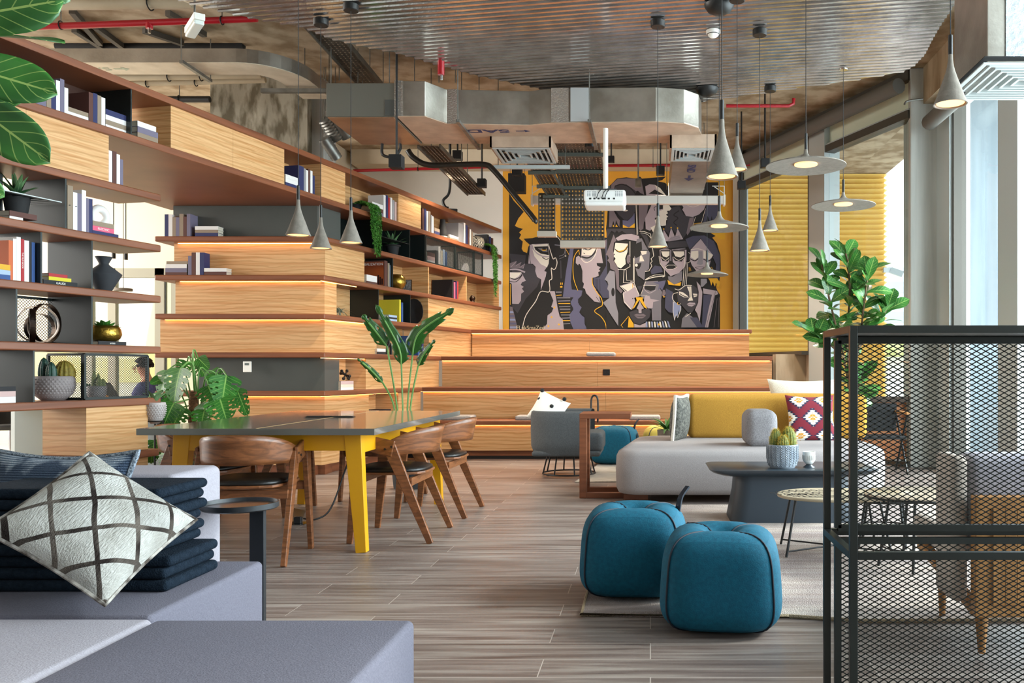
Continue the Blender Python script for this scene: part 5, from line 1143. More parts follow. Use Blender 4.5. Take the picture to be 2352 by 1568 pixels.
trailing('green trailing plant hanging at the far end of the bookcase by the mural',1109,7,.12,.66,.045,46)
# far-shelf ornaments
ln=lat('black_lantern','black bell shaped lantern with a glass foot on the far top shelf','lantern',LP(sl_(1020,.1),.12,z0(7)),[(0,0),(.05,0),(.055,.04),(.066,.045),(.066,.06),(.055,.10),(.038,.20),(.036,.26),(0,.262)],BLKM,28)
b=B(); b.lathe([(.056,.0),(.058,.038)],28); b.build('glass_foot',PM('frosted_glass','#b9b6ae',rough=.2),ln,smooth=1)
lat('striped_vase','round black and cream striped vase on the far top shelf','vase',LP(sl_(1099,.1),.14,z0(7)),[(0,0),(.06,0),(.11,.05),(.125,.11),(.11,.17),(.06,.20),(.05,.20),(0,.17)],PM('zebra_glaze','#d9cfba','#15130f',rough=.4,sc=(1,1,1),wave=('DIAGONAL',18,9,1.2),lo=.45,hi=.5),32)
lat('brass_bowl','round brass bowl vase in the fifth shelf niche','vase',LP(sl_(915,.12),.14,z0(5)),[(0,0),(.05,0),(.09,.04),(.11,.09),(.10,.14),(.07,.185),(.06,.185),(.09,.14),(0,.06)],GOLD,24)
pf=thing('photo_frame','small glass prism photo frame on a thin stand, fifth shelf','photo frame',LP(sl_(944,.1),.12,z0(5)),RL); B().box(.05,.06,0,.12,.0,.16).build('frame',BRZ,pf); B().box(.048,.0495,.01,.11,.01,.15).build('picture',PM('silver_photo','#aab0b4','#6d6f72',rough=.3,sc=(30,30,30)),pf); b=B(); b.tube([(.05,.06,.14),(-.03,.06,.0)],.004,6); b.build('stand',BRZ,pf)
ap=thing('air_plant','pale grey green air plant on the fourth shelf at the corner','plant',LP(sl_(790,.1),.15,z0(4)),RL); b=B()
for i in range(46): a=RN.random()*6.28; el=RN.random()*1.3; leafmesh(b,(RN.gauss(0,.02),RN.gauss(0,.02),.05),(math.cos(a)*math.cos(el),math.sin(a)*math.cos(el),math.sin(el)),.12+.04*RN.random(),.018,curl=.9,fold=.3,prof=lambda t:1-t,n=6,m=2)
b.build('foliage',PM('air_leaf','#a9b3a0','#8a957f',rough=.8,sc=(20,20,20)),ap,smooth='all')
shd=thing('shield_disc','dark faceted round shield leaning at the end of the fourth shelf','ornament',LP(sl_(945,.2),.17,z0(4)),RL); b=B(); n=16; b.add([(.03,0,.16)]+[(0,.13*math.cos(2*PI*i/n),.165+.165*math.sin(2*PI*i/n)) for i in range(n)]+[(.03+.012,0,.16)]+[(.012,.13*math.cos(2*PI*i/n),.165+.165*math.sin(2*PI*i/n)) for i in range(n)],[(0,1+(i+1)%n,1+i) for i in range(n)]+[(n+1,n+2+i,n+2+(i+1)%n) for i in range(n)]+[(1+i,1+(i+1)%n,n+2+(i+1)%n,n+2+i) for i in range(n)]); b.build('disc',BLKM,shd)
kj=thing('knuckle_ornament','black jack shaped ornament with ball ends on a book pile','ornament',LP(sl_(793,.12),.12,z0(2)+.097),RL); b=B()
for d in ((1,.2,.9),(-1,.3,.9),(.2,1,.25)):
    d=Vector(d).normalized()*.062; c=Vector((0,0,.066)); b.tube([c-d,c+d],.009,8)
    for q in (c-d,c+d): b.lathe([(.0,-.018),(.012,-.014),(.018,0),(.012,.014),(0,.018)],12,Matrix.Translation(q))
b.build('body',BLK,kj,smooth=1)
hs=thing('horse_ornament','black abstract ornament behind the banana stems','ornament',LP(sl_(893,.12),.12,z0(3)),RL); b=B(); b.tube(spline([(-.05,0,0),(-.03,0,.09),(.0,0,.13),(.04,0,.11),(.05,0,0)],6),.017,8); b.tube(spline([(.0,0,.13),(-.02,0,.19),(-.05,0,.18)],5),.016,8); b.build('body',BLK,hs,smooth=1)
so2=thing('small_sculpture','small bronze and glass ornament at the end of the fifth shelf','ornament',LP(sl_(1088,.1),.12,z0(5)),RL); b=B(); b.lathe([(0,0),(.05,0),(.03,.03),(.045,.07),(.02,.11),(0,.11)],16); b.build('body',BRZ,so2,smooth=1)
for pxx,h_ in ((1073,.2),(1078,.16)): pass
wv=lat('white_ornament','white split vase behind the rightmost wire mesh','ornament',LP(sl_(1070,.15),.15,z0(6)),[(0,0),(.04,0),(.06,.08),(.03,.16),(.02,.16),(0,.1)],MATS['white_ceramic'],20)
# ================= PLANTS =================
FIGP=lambda t: (math.sin(PI*min(1,t)**1.45)**.62)*(.75+.25*t) if 0<t<1 else .02
def leafpx(b,p0,p1,Y0,Y1,wpx,up=(0,-1,.25),**k):
    a=W(p0[0],p0[1],Y0); c=W(p1[0],p1[1],Y1); leafmesh(b,a,c-a,(c-a).length,wpx*(Y0+Y1)/2/F,up=up,**k)
def solidleaf(b,name,mat,parent,local=None,smooth='all'):
    if local is not None:
        for i,v in enumerate(b.v): b.v[i]=v-Vector(local)
    return b.build(name,mat,parent,smooth=smooth,solid=.0012)
# fig in the left foreground
f0=(-1.62,1.25,0); fg=thing('fiddle_leaf_fig','fiddle leaf fig whose big glossy leaves hang in at the top left corner','potted plant',f0)
b=B(); b.lathe([(0,0),(.14,0),(.17,.30),(.16,.30),(.15,.26),(0,.26)],32); b.build('pot',HOB,fg,smooth=60)
b=B(); b.tube([(0,0,.25),(.02,.05,.9),(-.02,.12,1.5),(.0,.2,1.9)],[.016,.014,.011,.007],8)
for p in ((-150,140),(-130,215),(-160,60),(-110,80)): q=W(p[0],p[1],1.6)-Vector(f0); b.tube([(-.01,.12,1.45),q],.004,6)
b.build('stem',BARK,fg,smooth=1)
b=B()
leafpx(b,(-175,120),(137,222),1.55,1.62,132,up=(.05,-1,.35),curl=-.04,fold=.06,prof=FIGP,n=16,m=8,wavy=.6)
leafpx(b,(-140,180),(112,372),1.52,1.55,122,up=(.0,-1,.15),curl=.05,fold=.10,prof=FIGP,n=16,m=8,wavy=.7)
leafpx(b,(-190,55),(152,6),1.6,1.68,140,up=(0,-1,-.1),curl=-.05,fold=.15,prof=FIGP,n=16,m=8,wavy=.8)
leafpx(b,(-150,75),(150,92),1.62,1.72,95,up=(0,-.45,1),curl=.02,fold=.1,prof=FIGP,n=16,m=8,wavy=.5)
leafpx(b,(-160,160),(56,226),1.66,1.7,100,up=(0,-1,.3),curl=.1,fold=.1,prof=FIGP,n=14,m=8,wavy=.5)
leafpx(b,(60,-60),(165,2),1.75,1.8,60,up=(0,-1,.3),curl=.1,fold=.1,prof=FIGP,n=14,m=6)
leafpx(b,(-120,380),(12,452),1.6,1.64,60,up=(0,-1,.3),curl=.1,fold=.1,prof=FIGP,n=14,m=6)
solidleaf(b,'foliage',LF,fg,f0)
# fig tree by the far windows
f1=Vector((2.02,8.95,0)); ft=thing('fiddle_leaf_fig','tall fiddle leaf fig tree standing behind the sofa by the corner column','potted plant',f1)
b=B(); b.lathe([(0,0),(.16,0),(.19,.34),(.18,.34),(.17,.30),(0,.30)],28); b.build('pot',PM('woven_basket','#8b7a62','#5f5140',rough=.9,sc=(40,40,90),bump=.6),ft,smooth=60)
bs=B(); lb=B(); tr_pts=[((0,0,.3),(.02,0,.8),(-.03,0,1.2),(-.16,-.02,1.7),(-.26,0,2.16)),((0,0,.3),(.03,.02,.9),(.0,0,1.4),(.03,0,1.9),(.0,.05,2.28)),((.03,.02,.9),(.12,0,1.3),(.16,-.04,1.7),(.22,0,2.1)),((.12,0,1.3),(.28,.02,1.5),(.42,0,1.72)),((-.03,0,1.2),(-.2,-.05,1.35),(-.36,0,1.45)),((.02,0,.7),(.10,-.05,.9),(.16,-.05,1.05))]
for pts in tr_pts: bs.tube(spline(pts,5),.011,7)
bs.build('stem',BARK,ft,smooth=1)
RN.seed(5)
for pts,n,t0 in zip(tr_pts,(36,34,28,22,18,15),(.42,.5,.4,.35,.4,.2)):
    sp__=spline(pts,8)
    for i in range(n):
        t=t0+(1-t0)*(i/(n-1)); q=sp__[min(len(sp__)-1,int(t*(len(sp__)-1)))]; a=i*2.4+RN.random()
        el=.0+.9*(t)+RN.gauss(0,.25); d=Vector((math.cos(a)*math.cos(el),math.sin(a)*math.cos(el)*.8-.12,math.sin(el)))
        leafmesh(lb,q,d,.19+.10*RN.random(),.125+.03*RN.random(),up=(0,-.55,.8),curl=.15+.3*RN.random(),fold=.12,prof=FIGP,n=8,m=4,wavy=.5,twist=RN.gauss(0,.4))
lb.build('foliage',LF,ft,smooth='all')
# monstera
mb0=Vector((-3.70,7.15,0)); mo=thing('monstera_plant','large monstera with a coir pole standing behind the left end of the table','potted plant',mb0)
b=B(); b.lathe([(0,0),(.13,0),(.17,.28),(.16,.28),(.15,.24),(0,.24)],28); b.build('pot',BLKM,mo,smooth=60)
b=B(); b.tube([(.0,-.16+.002*i,.2+i*.02) for i in range(36)],[.034+.004*math.sin(i*1.9) for i in range(36)],12); b.build('coir_pole',PM('coir','#7d5433','#4f321d',rough=1,sc=(30,30,60),bump=1,bsc=(60,60,90)),mo,smooth=1)
b=B(); stb=B(); MPX=[(352,905,330,965,60,7.0),(385,850,362,905,55,7.1),(415,845,392,925,82,7.0),(452,830,470,862,50,7.3),(430,830,408,855,40,7.2),(480,858,520,868,45,7.3),(500,860,486,900,45,7.2),(520,862,508,935,72,7.0),(545,895,566,955,42,7.1),(478,885,498,932,70,7.1),(470,925,462,978,60,7.0),(400,925,372,975,80,6.85),(418,935,392,985,62,7.0),(505,915,520,965,80,6.95),(470,940,458,985,60,6.9),(355,1010,345,1065,48,6.9),(385,1035,372,1075,50,6.9),(400,1045,420,1080,40,6.9),(372,870,345,880,32,7.1),(455,822,478,845,34,7.3),(395,885,385,950,46,7.3),(535,900,500,905,30,7.2)]
for (x0,y0,x1,y1,w,Y) in MPX:
    a=W(x0,y0,Y)-mb0; c=W(x1,y1,Y-.08)-mb0; d=(c-a); L_=d.length; f_0=len(b.f); v_0=len(b.v)
    prof=lambda t: (min(1,(t*5+.25))**.6)*(max(0,1-t))**.55*(1.0+.35*t)
    leafmesh(b,a,d,L_,w*Y/F,up=(RN.gauss(0,.25),-1,.7),curl=.12,fold=.12,prof=prof,n=18,m=10)
    keep=[]
    for fi in range(f_0,len(b.f)):
        uv=[b.uv[i] for i in b.f[fi]]; u=sum(p[0] for p in uv)/4; s=abs(2*sum(p[1] for p in uv)/4-1)
        if s>.42 and u>.18 and ((u*5.5-s*.8)%1)>.74 and w>38: continue
        keep.append(b.f[fi])
    b.f[f_0:]=keep; b.m=b.m[:f_0]+[0]*len(keep)
    stb.tube(spline([(-.0,0,.30+.45*RN.random() if y0<1000 else .25),((a.x)*.5,-.02,max(.25,a.z-.02)+.03),a],5),.006,6)
b.build('foliage',LFM,mo,smooth='all'); stb.build('stem',STEM,mo,smooth=1)
# banana / strelitzia
bn0=Vector((wx(938,7.95),7.95,0)); bn=thing('banana_plant','upright bird of paradise plant rising behind the far end of the table','potted plant',bn0)
b=B(); b.lathe([(0,0),(.13,0),(.16,.30),(.15,.30),(.14,.27),(0,.27)],28); b.build('pot',BLKM,bn,smooth=60)
b=B(); stb=B(); bprof=lambda t: (min(1,t*6+.1)**.6)*(max(0,1-t)**.45)
for (base,mid,tip,w,rt) in (((889,796),(866,765),(838,730),38,912),((922,840),(915,795),(868,708),40,925),((947,819),(962,765),(1034,714),46,936),((960,842),(972,815),(996,784),24,943),((880,880),(852,850),(824,826),18,905)):
    ps=[W(*base,7.95),W(*mid,7.9),W(*tip,7.85)]; sp__=[p-bn0 for p in spline(ps,8)]; m=8; n_=len(sp__)-1; o=len(b.v); ww=w*7.9/F
    for i,p in enumerate(sp__):
        t=i/n_; d=(sp__[min(n_,i+1)]-sp__[max(0,i-1)]).normalized(); x=d.cross(Vector((0,-1,.1))).normalized(); nn=x.cross(d)
        for j in range(m+1):
            s=2*j/m-1; tear=.0 if (i%5 or abs(s)<.5) else .0
            b.v.append(p+x*(s*ww/2*bprof(t)*(1+.05*math.sin(i*2.1)))-nn*abs(s)*ww*.12*bprof(t)+d*abs(s)*ww*.25); b.uv[len(b.v)-1]=(t,j/m)
    for i in range(n_):
        for j in range(m):
            if i%5==3 and abs(2*(j+.5)/m-1)>.55 and (i*7+j)%3: continue
            a=o+i*(m+1)+j; b.f.append([a,a+m+1,a+m+2,a+1]); b.m.append(0)
    stb.tube(spline([((rt-938)*.0025,0,.28),(wx(rt,7.95)-bn0.x,0,.74),sp__[0]],8)+sp__[1:-2],[.011]*17+[.005]*(len(sp__)-3),7) if 0 else stb.tube(spline([((rt-938)*.0025,0,.28),(wx(rt,7.95)-bn0.x,0,.74),sp__[0]],8)+sp__[1:-3],.008,7)
b.build('foliage',LFB,bn,smooth='all',solid=.0015); stb.build('stem',STEM,bn,smooth=1)
# fern pot behind the sofa
fp=thing('fern_planter','tall grey planter with a small green fern left of the mustard bolster','potted plant',(.17,9.0,0)); b=B(); b.lathe([(0,0),(.08,0),(.10,.46),(.092,.46),(.085,.42),(0,.42)],28); b.build('pot',CONW,fp,smooth=60)
b=B()
for i in range(26):
    a=i*2.4; el=.5+RN.random()*.8; leafmesh(b,(0,0,.44),(math.cos(a)*math.cos(el),math.sin(a)*math.cos(el),math.sin(el)),.22+.06*RN.random(),.035,curl=.5,fold=.2,n=8,m=2)
b.build('foliage',LFM,fp,smooth='all')
# coffee table cactus and cup
cp=lat('cactus_planter','grey blue ribbed planter with three golden cacti on the coffee table','potted plant',(wx(1797,6.18),6.18,.37),[(0,0),(.075,0),(.098,.03),(.11,.08),(.11,.15),(.107,.178),(.098,.178),(.1,.16),(0,.15)],PM('blue_grey_glaze','#9aa3ad','#76808c',rough=.5,sc=(14,14,14)),44,'pot')
b=B()
for k in range(22):
    a0=2*PI*k/22
    for i in range(9):
        z=.03+i*.016; r_=.101+.012*min(1,i/3)
        for s in (-1,1): b.tube([(r_*math.cos(a0),r_*math.sin(a0),z),(r_*math.cos(a0+s*.10),r_*math.sin(a0+s*.10),z+.014)],.0025,4,cap=False)
b.build('knit_relief',MATS['blue_grey_glaze'],cp,smooth=1)
for x,y,r_,h_ in ((-.045,.01,.042,.15),(.045,.0,.05,.165),(.0,-.05,.036,.11)): c_1=cactus(cp,x,y,.14,r_,h_,CYG,14); spines(c_1,x,y,.14,r_,h_,SPN,520,.017,14,.0009)
cu=lat('candle_cup','white ribbed cup on a dark flared foot beside the cactus planter','cup',(wx(1858,6.2),6.2,.37),[(0,.035),(.025,.037),(.042,.06),(.045,.125),(.042,.125),(.038,.06),(0,.05)],MATS['white_ceramic'],28,'cup')
b=B(); b.lathe([(0,0),(.058,0),(.055,.006),(.02,.032),(.018,.04),(0,.04)],28); b.build('foot',CT,cu,smooth=60); b=B()
for k in range(24): a=2*PI*k/24; b.tube([(.0445*math.cos(a),.0445*math.sin(a),.066),(.0455*math.cos(a),.0455*math.sin(a),.10)],.0015,4,cap=False)
b.build('ribs',PM('cup_rib','#b9b4ad'),cu)
# ================= CUSHIONS =================
COW=PM('cowhide','#c6c4be','#a9a69e',rough=.9,sc=(4,4,4),uv=True,bump=.7,bsc=(260,260,60),spec=.15)
def _cow():
    n=COW.node_tree.nodes; L=COW.node_tree.links; bs=n['Principled BSDF']; src=bs.inputs['Base Color'].links[0].from_socket
    t=n.new('ShaderNodeTexCoord'); nz=n.new('ShaderNodeTexNoise'); nz.inputs['Scale'].default_value=1.6; L.new(t.outputs['UV'],nz.inputs[0])
    ad=n.new('ShaderNodeVectorMath'); ad.operation='MULTIPLY_ADD'; ad.inputs[1].default_value=(.10,.10,0); L.new(nz.outputs['Color'],ad.inputs[0]); mpc=n.new('ShaderNodeMapping'); mpc.inputs['Rotation'].default_value=(0,0,PI/4); mpc.inputs['Location'].default_value=(.06,.1,0); L.new(t.outputs['UV'],mpc.inputs[0]); L.new(mpc.outputs[0],ad.inputs[2])
    br=n.new('ShaderNodeTexBrick'); br.offset=0; br.inputs['Scale'].default_value=1; br.inputs['Brick Width'].default_value=.27; br.inputs['Row Height'].default_value=.27; br.inputs['Mortar Size'].default_value=.018; br.inputs['Mortar Smooth'].default_value=.15; br.inputs['Color1'].default_value=(1,1,1,1); br.inputs['Color2'].default_value=(.55,.56,.58,1); br.inputs['Bias'].default_value=-.55; L.new(ad.outputs[0],br.inputs['Vector'])
    m1=n.new('ShaderNodeMixRGB'); m1.blend_type='MULTIPLY'; m1.inputs[0].default_value=1; L.new(src,m1.inputs[1]); L.new(br.outputs['Color'],m1.inputs[2])
    n3=n.new('ShaderNodeTexNoise'); n3.inputs['Scale'].default_value=3; L.new(t.outputs['UV'],n3.inputs[0]); r=n.new('ShaderNodeValToRGB'); r.color_ramp.elements[0].position=.4; r.color_ramp.elements[0].color=C('#2b2421'); r.color_ramp.elements[1].position=.62; r.color_ramp.elements[1].color=C('#6d645c'); L.new(n3.outputs['Fac'],r.inputs[0])
    m2=n.new('ShaderNodeMixRGB'); L.new(br.outputs['Fac'],m2.inputs[0]); L.new(m1.outputs[0],m2.inputs[1]); L.new(r.outputs[0],m2.inputs[2]); L.new(m2.outputs[0],bs.inputs['Base Color'])
_cow()
DK=PM('dark_throw','#1f2a36','#16202b',rough=.95,sc=(60,60,60),bump=.6,bsc=(200,200,200),spec=.1)
q=Matrix.Rotation(.80,4,'Z')@Matrix.Rotation(-.74,4,'X')@Matrix.Rotation(.87,4,'Y')
cw=cushion('patchwork_cushion','white cowhide patchwork cushion with dark stripes lying cornerwise on the throws','cushion',(-1.59,2.50,.628),.372,.372,.15,q.to_euler(),COW,pinch=.06,n=34,edge=(.006,PM('hide_fringe','#4c433d','#b8b2aa',rough=1,sc=(30,30,30)),'edge_trim'))
q=Matrix.Rotation(math.radians(-6),4,'Z')@Matrix.Rotation(math.radians(-12),4,'X')
RIB=PM('ribbed_blue','#a9b2bd','#55677b',rough=.95,sc=(1,1,1),uv=True,wave=('Y',14,.6,1),lo=.3,hi=.7,bump=.5,bsc=(200,200,200)); mixover(RIB,'#77879c',(5,5,5),.45,.5,4)
cushion('ribbed_cushion','blue grey ribbed cushion with frayed edge standing behind the throws','cushion',(wx(130,3.0),3.0,.585),.54,.42,.15,q.to_euler(),RIB,pinch=.14,edge=(.010,PM('frayed_edge','#a7b0bb','#3f4c5a',rough=1,sc=(160,160,160)),'frayed_edge'))
for i,(x1,z,h_,l) in enumerate(((-1.455,.402,.105,'bottom'),(-1.50,.51,.10,'middle'),(-1.49,.612,.10,'top'))):
    r=thing('folded_throw','%s folded dark navy quilted throw of the stack on the sofa module'%l,'throw blanket',(0,0,0),0,'stacked navy throws')
    for k in range(3): softbox(-2.10,x1-.012*((k+i)%2),2.62+.01*k,2.94,z+k*h_/3,z+(k+1)*h_/3-.001,.016,'fold',DK,r)
# sofa cushions
q=Matrix.Rotation(math.radians(72),4,'Z')@Matrix.Rotation(math.radians(4),4,'X')
WOV=PM('woven_grey','#6b6a63','#3d3d3a',rough=1,sc=(40,40,40),bump=1,bsc=(90,90,90),uv=False)
cf=cushion('fringed_cushion','grey woven cushion with a cream fringed border standing edge on against the bolster','cushion',(wx(1562,8.1),8.1,.625),.42,.43,.15,q.to_euler(),WOV,pinch=.08,edge=(.016,PM('cream_fringe','#ddd6c8',rough=1,bump=1,bsc=(150,150,150)),'fringe'))
cushion('linen_pillow','large cream linen pillow standing behind the mustard bolster','pillow',(wx(1846,8.66),8.66,.74),.72,.50,.20,(math.radians(-6),0,0),PM('cream_linen','#e3dccb','#d5cdbb',rough=.95,sc=(90,90,90),bump=.3),pinch=.10)
KIL=bpy.data.materials.new('kilim_pattern'); KIL.use_nodes=True
def _kil():
    n=KIL.node_tree.nodes; L=KIL.node_tree.links; bs=n['Principled BSDF']; bs.inputs['Roughness'].default_value=.95
    t=n.new('ShaderNodeTexCoord'); sp=n.new('ShaderNodeSeparateXYZ'); L.new(t.outputs['UV'],sp.inputs[0])
    def M_(op,a,c_=None,d=None):
        q=n.new('ShaderNodeMath'); q.operation=op
        for i,v in enumerate((a,c_,d)):
            if v is None: continue
            if isinstance(v,(int,float)): q.inputs[i].default_value=v
            else: L.new(v,q.inputs[i])
        return q.outputs[0]
    v=M_('MULTIPLY_ADD',sp.outputs['Y'],2.6,.25); row=M_('FLOOR',v); fv=M_('ABSOLUTE',M_('SUBTRACT',M_('FRACT',v),.5))
    u=M_('MULTIPLY_ADD',sp.outputs['X'],2.0,M_('MULTIPLY',row,.5)); fu=M_('ABSOLUTE',M_('SUBTRACT',M_('FRACT',u),.5))
    zg=M_('PINGPONG',M_('MULTIPLY',fv,1),.06); d=M_('ADD',M_('ADD',fu,M_('MULTIPLY',fv,.8)),M_('MULTIPLY',zg,1.6))
    r=n.new('ShaderNodeValToRGB'); r.color_ramp.interpolation='CONSTANT'; L.new(d,r.inputs[0]); e=r.color_ramp.elements
    e[0].position=0; e[0].color=C('#c98a2b'); e[1].position=.07; e[1].color=C('#e8e0d2')
    for p,c_ in ((.11,'#c98a2b'),(.22,'#e9e2d4'),(.40,'#2d2a44'),(.50,'#7a2230')): x=e.new(p); x.color=C(c_)
    L.new(r.outputs[0],bs.inputs['Base Color'])
_kil()
cushion('kilim_cushion','burgundy kilim cushion with white and ochre star diamonds against the bolster','cushion',(wx(1866,7.95),8.03,.63),.46,.45,.16,(math.radians(-17),0,math.radians(3)),KIL,pinch=.10)
pc_=cushion('pompom_pillow','white pillow with black pompoms leaning in the slate armchair','pillow',(wx(1260,8.9),8.9,.67),.34,.34,.16,(Matrix.Rotation(math.radians(10),4,'Z')@Matrix.Rotation(math.radians(-24),4,'X')@Matrix.Rotation(math.radians(28),4,'Y')).to_euler(),PM('white_cotton','#e9e6df',rough=.95,bump=.2),pinch=.1)
for x,z in ((-.15,.15),(-.13,.05),(.10,.15),(.02,.02),(.14,-.02)): b=B(); b.lathe([(0,-.022),(.016,-.016),(.022,0),(.016,.016),(0,.022)],12,Matrix.Translation((x,-.075 if abs(x)<.12 else -.03,z))); b.build('pompom',BLKM,pc_,smooth='all')
PADF=PM('pale_pad_fabric','#a49e99','#948e89',rough=.95,sc=(90,90,90),bump=.3)
for px,py,Y,l in ((1481,957,10.74,'light grey seat pad on the lowest tier right of the walnut side table'),(1381,812,11.6,'light grey seat pad up on the third tier'),(1222,962,10.72,'light grey seat pad behind the slate armchair'),(1053,962,10.72,'light grey seat pad on the lowest tier above the right hand chairs')):
    k=3 if py<900 else 1; r=thing('seat_pad',l,'seat pad',(wx(px,Y),Y,z0(k)+.0005),0,'seat pads on the tiers'); softbox(-.19,.19,-.17,.17,0,.055,.025,'cover',PADF,r)
# ================= FAR ROOM =================
gp_=thing('glass_partition','pale framed glazed partition of the room behind the shelves','partition',(0,0,0)); GR2=PM('sage_frame','#aaa896',rough=.5)
YP=11.3
for px,w in ((205,.07),(256,.10),(366,.12),(398,.06)): x=wx(px,YP); B().box(x-w/2,x+w/2,YP,YP+.08,0,2.4).build('post',GR2,gp_)
for z in (2.34,): B().box(wx(150,YP),wx(400,YP),YP,YP+.08,z-.06,z+.06).build('rail',GR2,gp_)
B().box(wx(150,YP),wx(400,YP),YP+.03,YP+.038,0,2.3).build('pane',GLASSM,gp_); B().box(wx(366,YP)+.075,wx(366,YP)+.085,YP-.01,YP,0,2.3).build('gasket',BLK,gp_)
S(B().box(-9.3,-6.9,12.57,12.6,.9,1.35).build('trim_8',PM('yellow_panel','#ecdc8e',rough=.6)))
fdk=thing('desk','white desk in the far room where the man works','desk',(-5.85,9.45,0)); B().box(-.9,.6,-.35,.35,.70,.735).build('desktop',WHT,fdk)
for x in (-.85,.55): B().box(x-.02,x+.02,-.3,.3,0,.70).build('leg',FRAMEG,fdk)
lp=thing('laptop','open dark laptop on the far room desk','laptop',(wx(268,9.4),9.4,.735)); B().box(-.05,.20,-.16,.16,0,.012).build('base',BLK,lp); b=B(); b.beam((-.05,0,.01),(-.17,0,.20),.012,.32,up=(0,1,0)); b.build('screen',BLK,lp)
jr=thing('orange_cup','small orange cup on the far desk','cup',(wx(241,9.3),9.3,.735)); b=B(); b.lathe([(0,0),(.03,0),(.035,.07),(0,.07)],16); b.build('body',PM('orange_glaze','#d98a1f'),jr)
# seated man, body grown from one skeleton
def skin_body(name,joints,edges,mat,parent,sub=2):
    me=bpy.data.meshes.new(name); me.from_pydata([j[0] for j in joints],edges,[]); o=bpy.data.objects.new(name,me); COL.objects.link(o); o.parent=parent
    sk=o.modifiers.new('skin','SKIN'); sk.use_smooth_shade=True
    for v,j in zip(me.skin_vertices[0].data,joints): v.radius=(j[1],j[2] if len(j)>2 else j[1])
    me.skin_vertices[0].data[0].use_root=True
    s=o.modifiers.new('sub','SUBSURF'); s.levels=sub; s.render_levels=sub
    me.materials.append(mat)
    dg=bpy.context.evaluated_depsgraph_get(); nm=bpy.data.meshes.new_from_object(o.evaluated_get(dg)); o.modifiers.clear(); o.data=nm; nm.name=name
    for p in nm.polygons: p.use_smooth=True
    return o
mn=thing('person','dark haired man with glasses and purple shirt seated at the far desk','person',(wx(350,9.5),9.5,0)); mn.scale=(.9,.9,.9)
SKIN=PM('skin','#c08a6c',rough=.6)
J=[((0,0,.50),.14,.12),((0.0,0,.75),.13,.11),((-.04,0,.98),.15,.12),((-.07,0,1.10),.055,.05),((-.10,0,1.17),.07,.065),((-.12,0,1.24),.085,.075),((-.11,0,1.30),.06,.055),
   ((-.03,-.17,1.0),.052),((-.10,-.24,.80),.042),((-.34,-.18,.765),.032),((-.03,.17,1.0),.052),((-.10,.22,.80),.042),((-.34,.12,.765),.032),((-.43,-.17,.765),.03,.014),((-.43,.11,.765),.03,.014),
   ((-.05,-.10,.50),.09),((-.42,-.12,.50),.065),((-.40,-.12,.10),.042),((-.05,.10,.50),.09),((-.42,.12,.50),.065),((-.40,.12,.10),.042),((-.50,-.12,.05),.035),((-.50,.12,.05),.035)]
E_=[(0,1),(1,2),(2,3),(3,4),(4,5),(5,6),(2,7),(7,8),(8,9),(2,10),(10,11),(11,12),(9,13),(12,14),(0,15),(15,16),(16,17),(0,18),(18,19),(19,20),(17,21),(20,22)]
skin_body('body',J,E_,SKIN,mn)
for s in (-.17,.11):
    b=B()
    for i in range(4): yy=s-.027+i*.018; L_=(.062,.072,.068,.054)[i]; b.tube([(-.44,yy,.768),(-.44-L_*.55,yy,.772),(-.44-L_,yy,.757)],[.008,.0075,.006],8)
    b.tube([(-.42,s+(.03 if s<0 else -.03),.765),(-.45,s+(.05 if s<0 else -.05),.76)],[.009,.007],8); b.build('fingers',SKIN,mn,smooth='all')
SHIRT=PM('purple_shirt','#5b5a86','#474670',rough=.9,sc=(30,30,30))
J2=[((0,0,.52),.155,.135),((0,0,.75),.148,.125),((-.04,0,.97),.165,.135),((-.055,0,1.045),.075,.07),((-.03,-.17,1.0),.066),((-.08,-.235,.86),.058),((-.03,.17,1.0),.066),((-.08,.22,.86),.058)]
skin_body('shirt',J2,[(0,1),(1,2),(2,3),(2,4),(4,5),(2,6),(6,7)],SHIRT,mn)
skin_body('trousers',[((0,0,.5),.15,.13),((-.05,-.10,.50),.1),((-.42,-.12,.50),.075),((-.40,-.12,.16),.055),((-.05,.10,.50),.1),((-.42,.12,.50),.075),((-.40,.12,.16),.055)],[(0,1),(1,2),(2,3),(0,4),(4,5),(5,6)],PM('denim','#3b4658',rough=.9),mn)
b=B()
for i in range(110):
    a=RN.random()*6.28; el=RN.random()*1.5-.15; d=Vector((math.cos(a)*math.cos(el),math.sin(a)*math.cos(el),math.sin(el)))
    if d.x<-.45 and d.z<.55: continue
    c=Vector((-.105,0,1.255))+Vector((d.x*.095,d.y*.082,d.z*.09)); b.lathe([(0,-.02),(.017,-.012),(.022,0),(.017,.012),(0,.02)],8,Matrix.Translation(c))
b.build('hair',PM('dark_hair','#241c18',rough=.8),mn,smooth='all')
b=B(); b.tube([(-.205,0,1.225),(-.228,0,1.205),(-.205,0,1.198)],[.006,.013,.008],8); b.build('nose',SKIN,mn,smooth='all')
b=B(); b.tube([(-.205,-.022,1.172),(-.213,0,1.175),(-.205,.022,1.172)],.006,6); b.build('mouth',PM('lips','#9c5a4c'),mn)
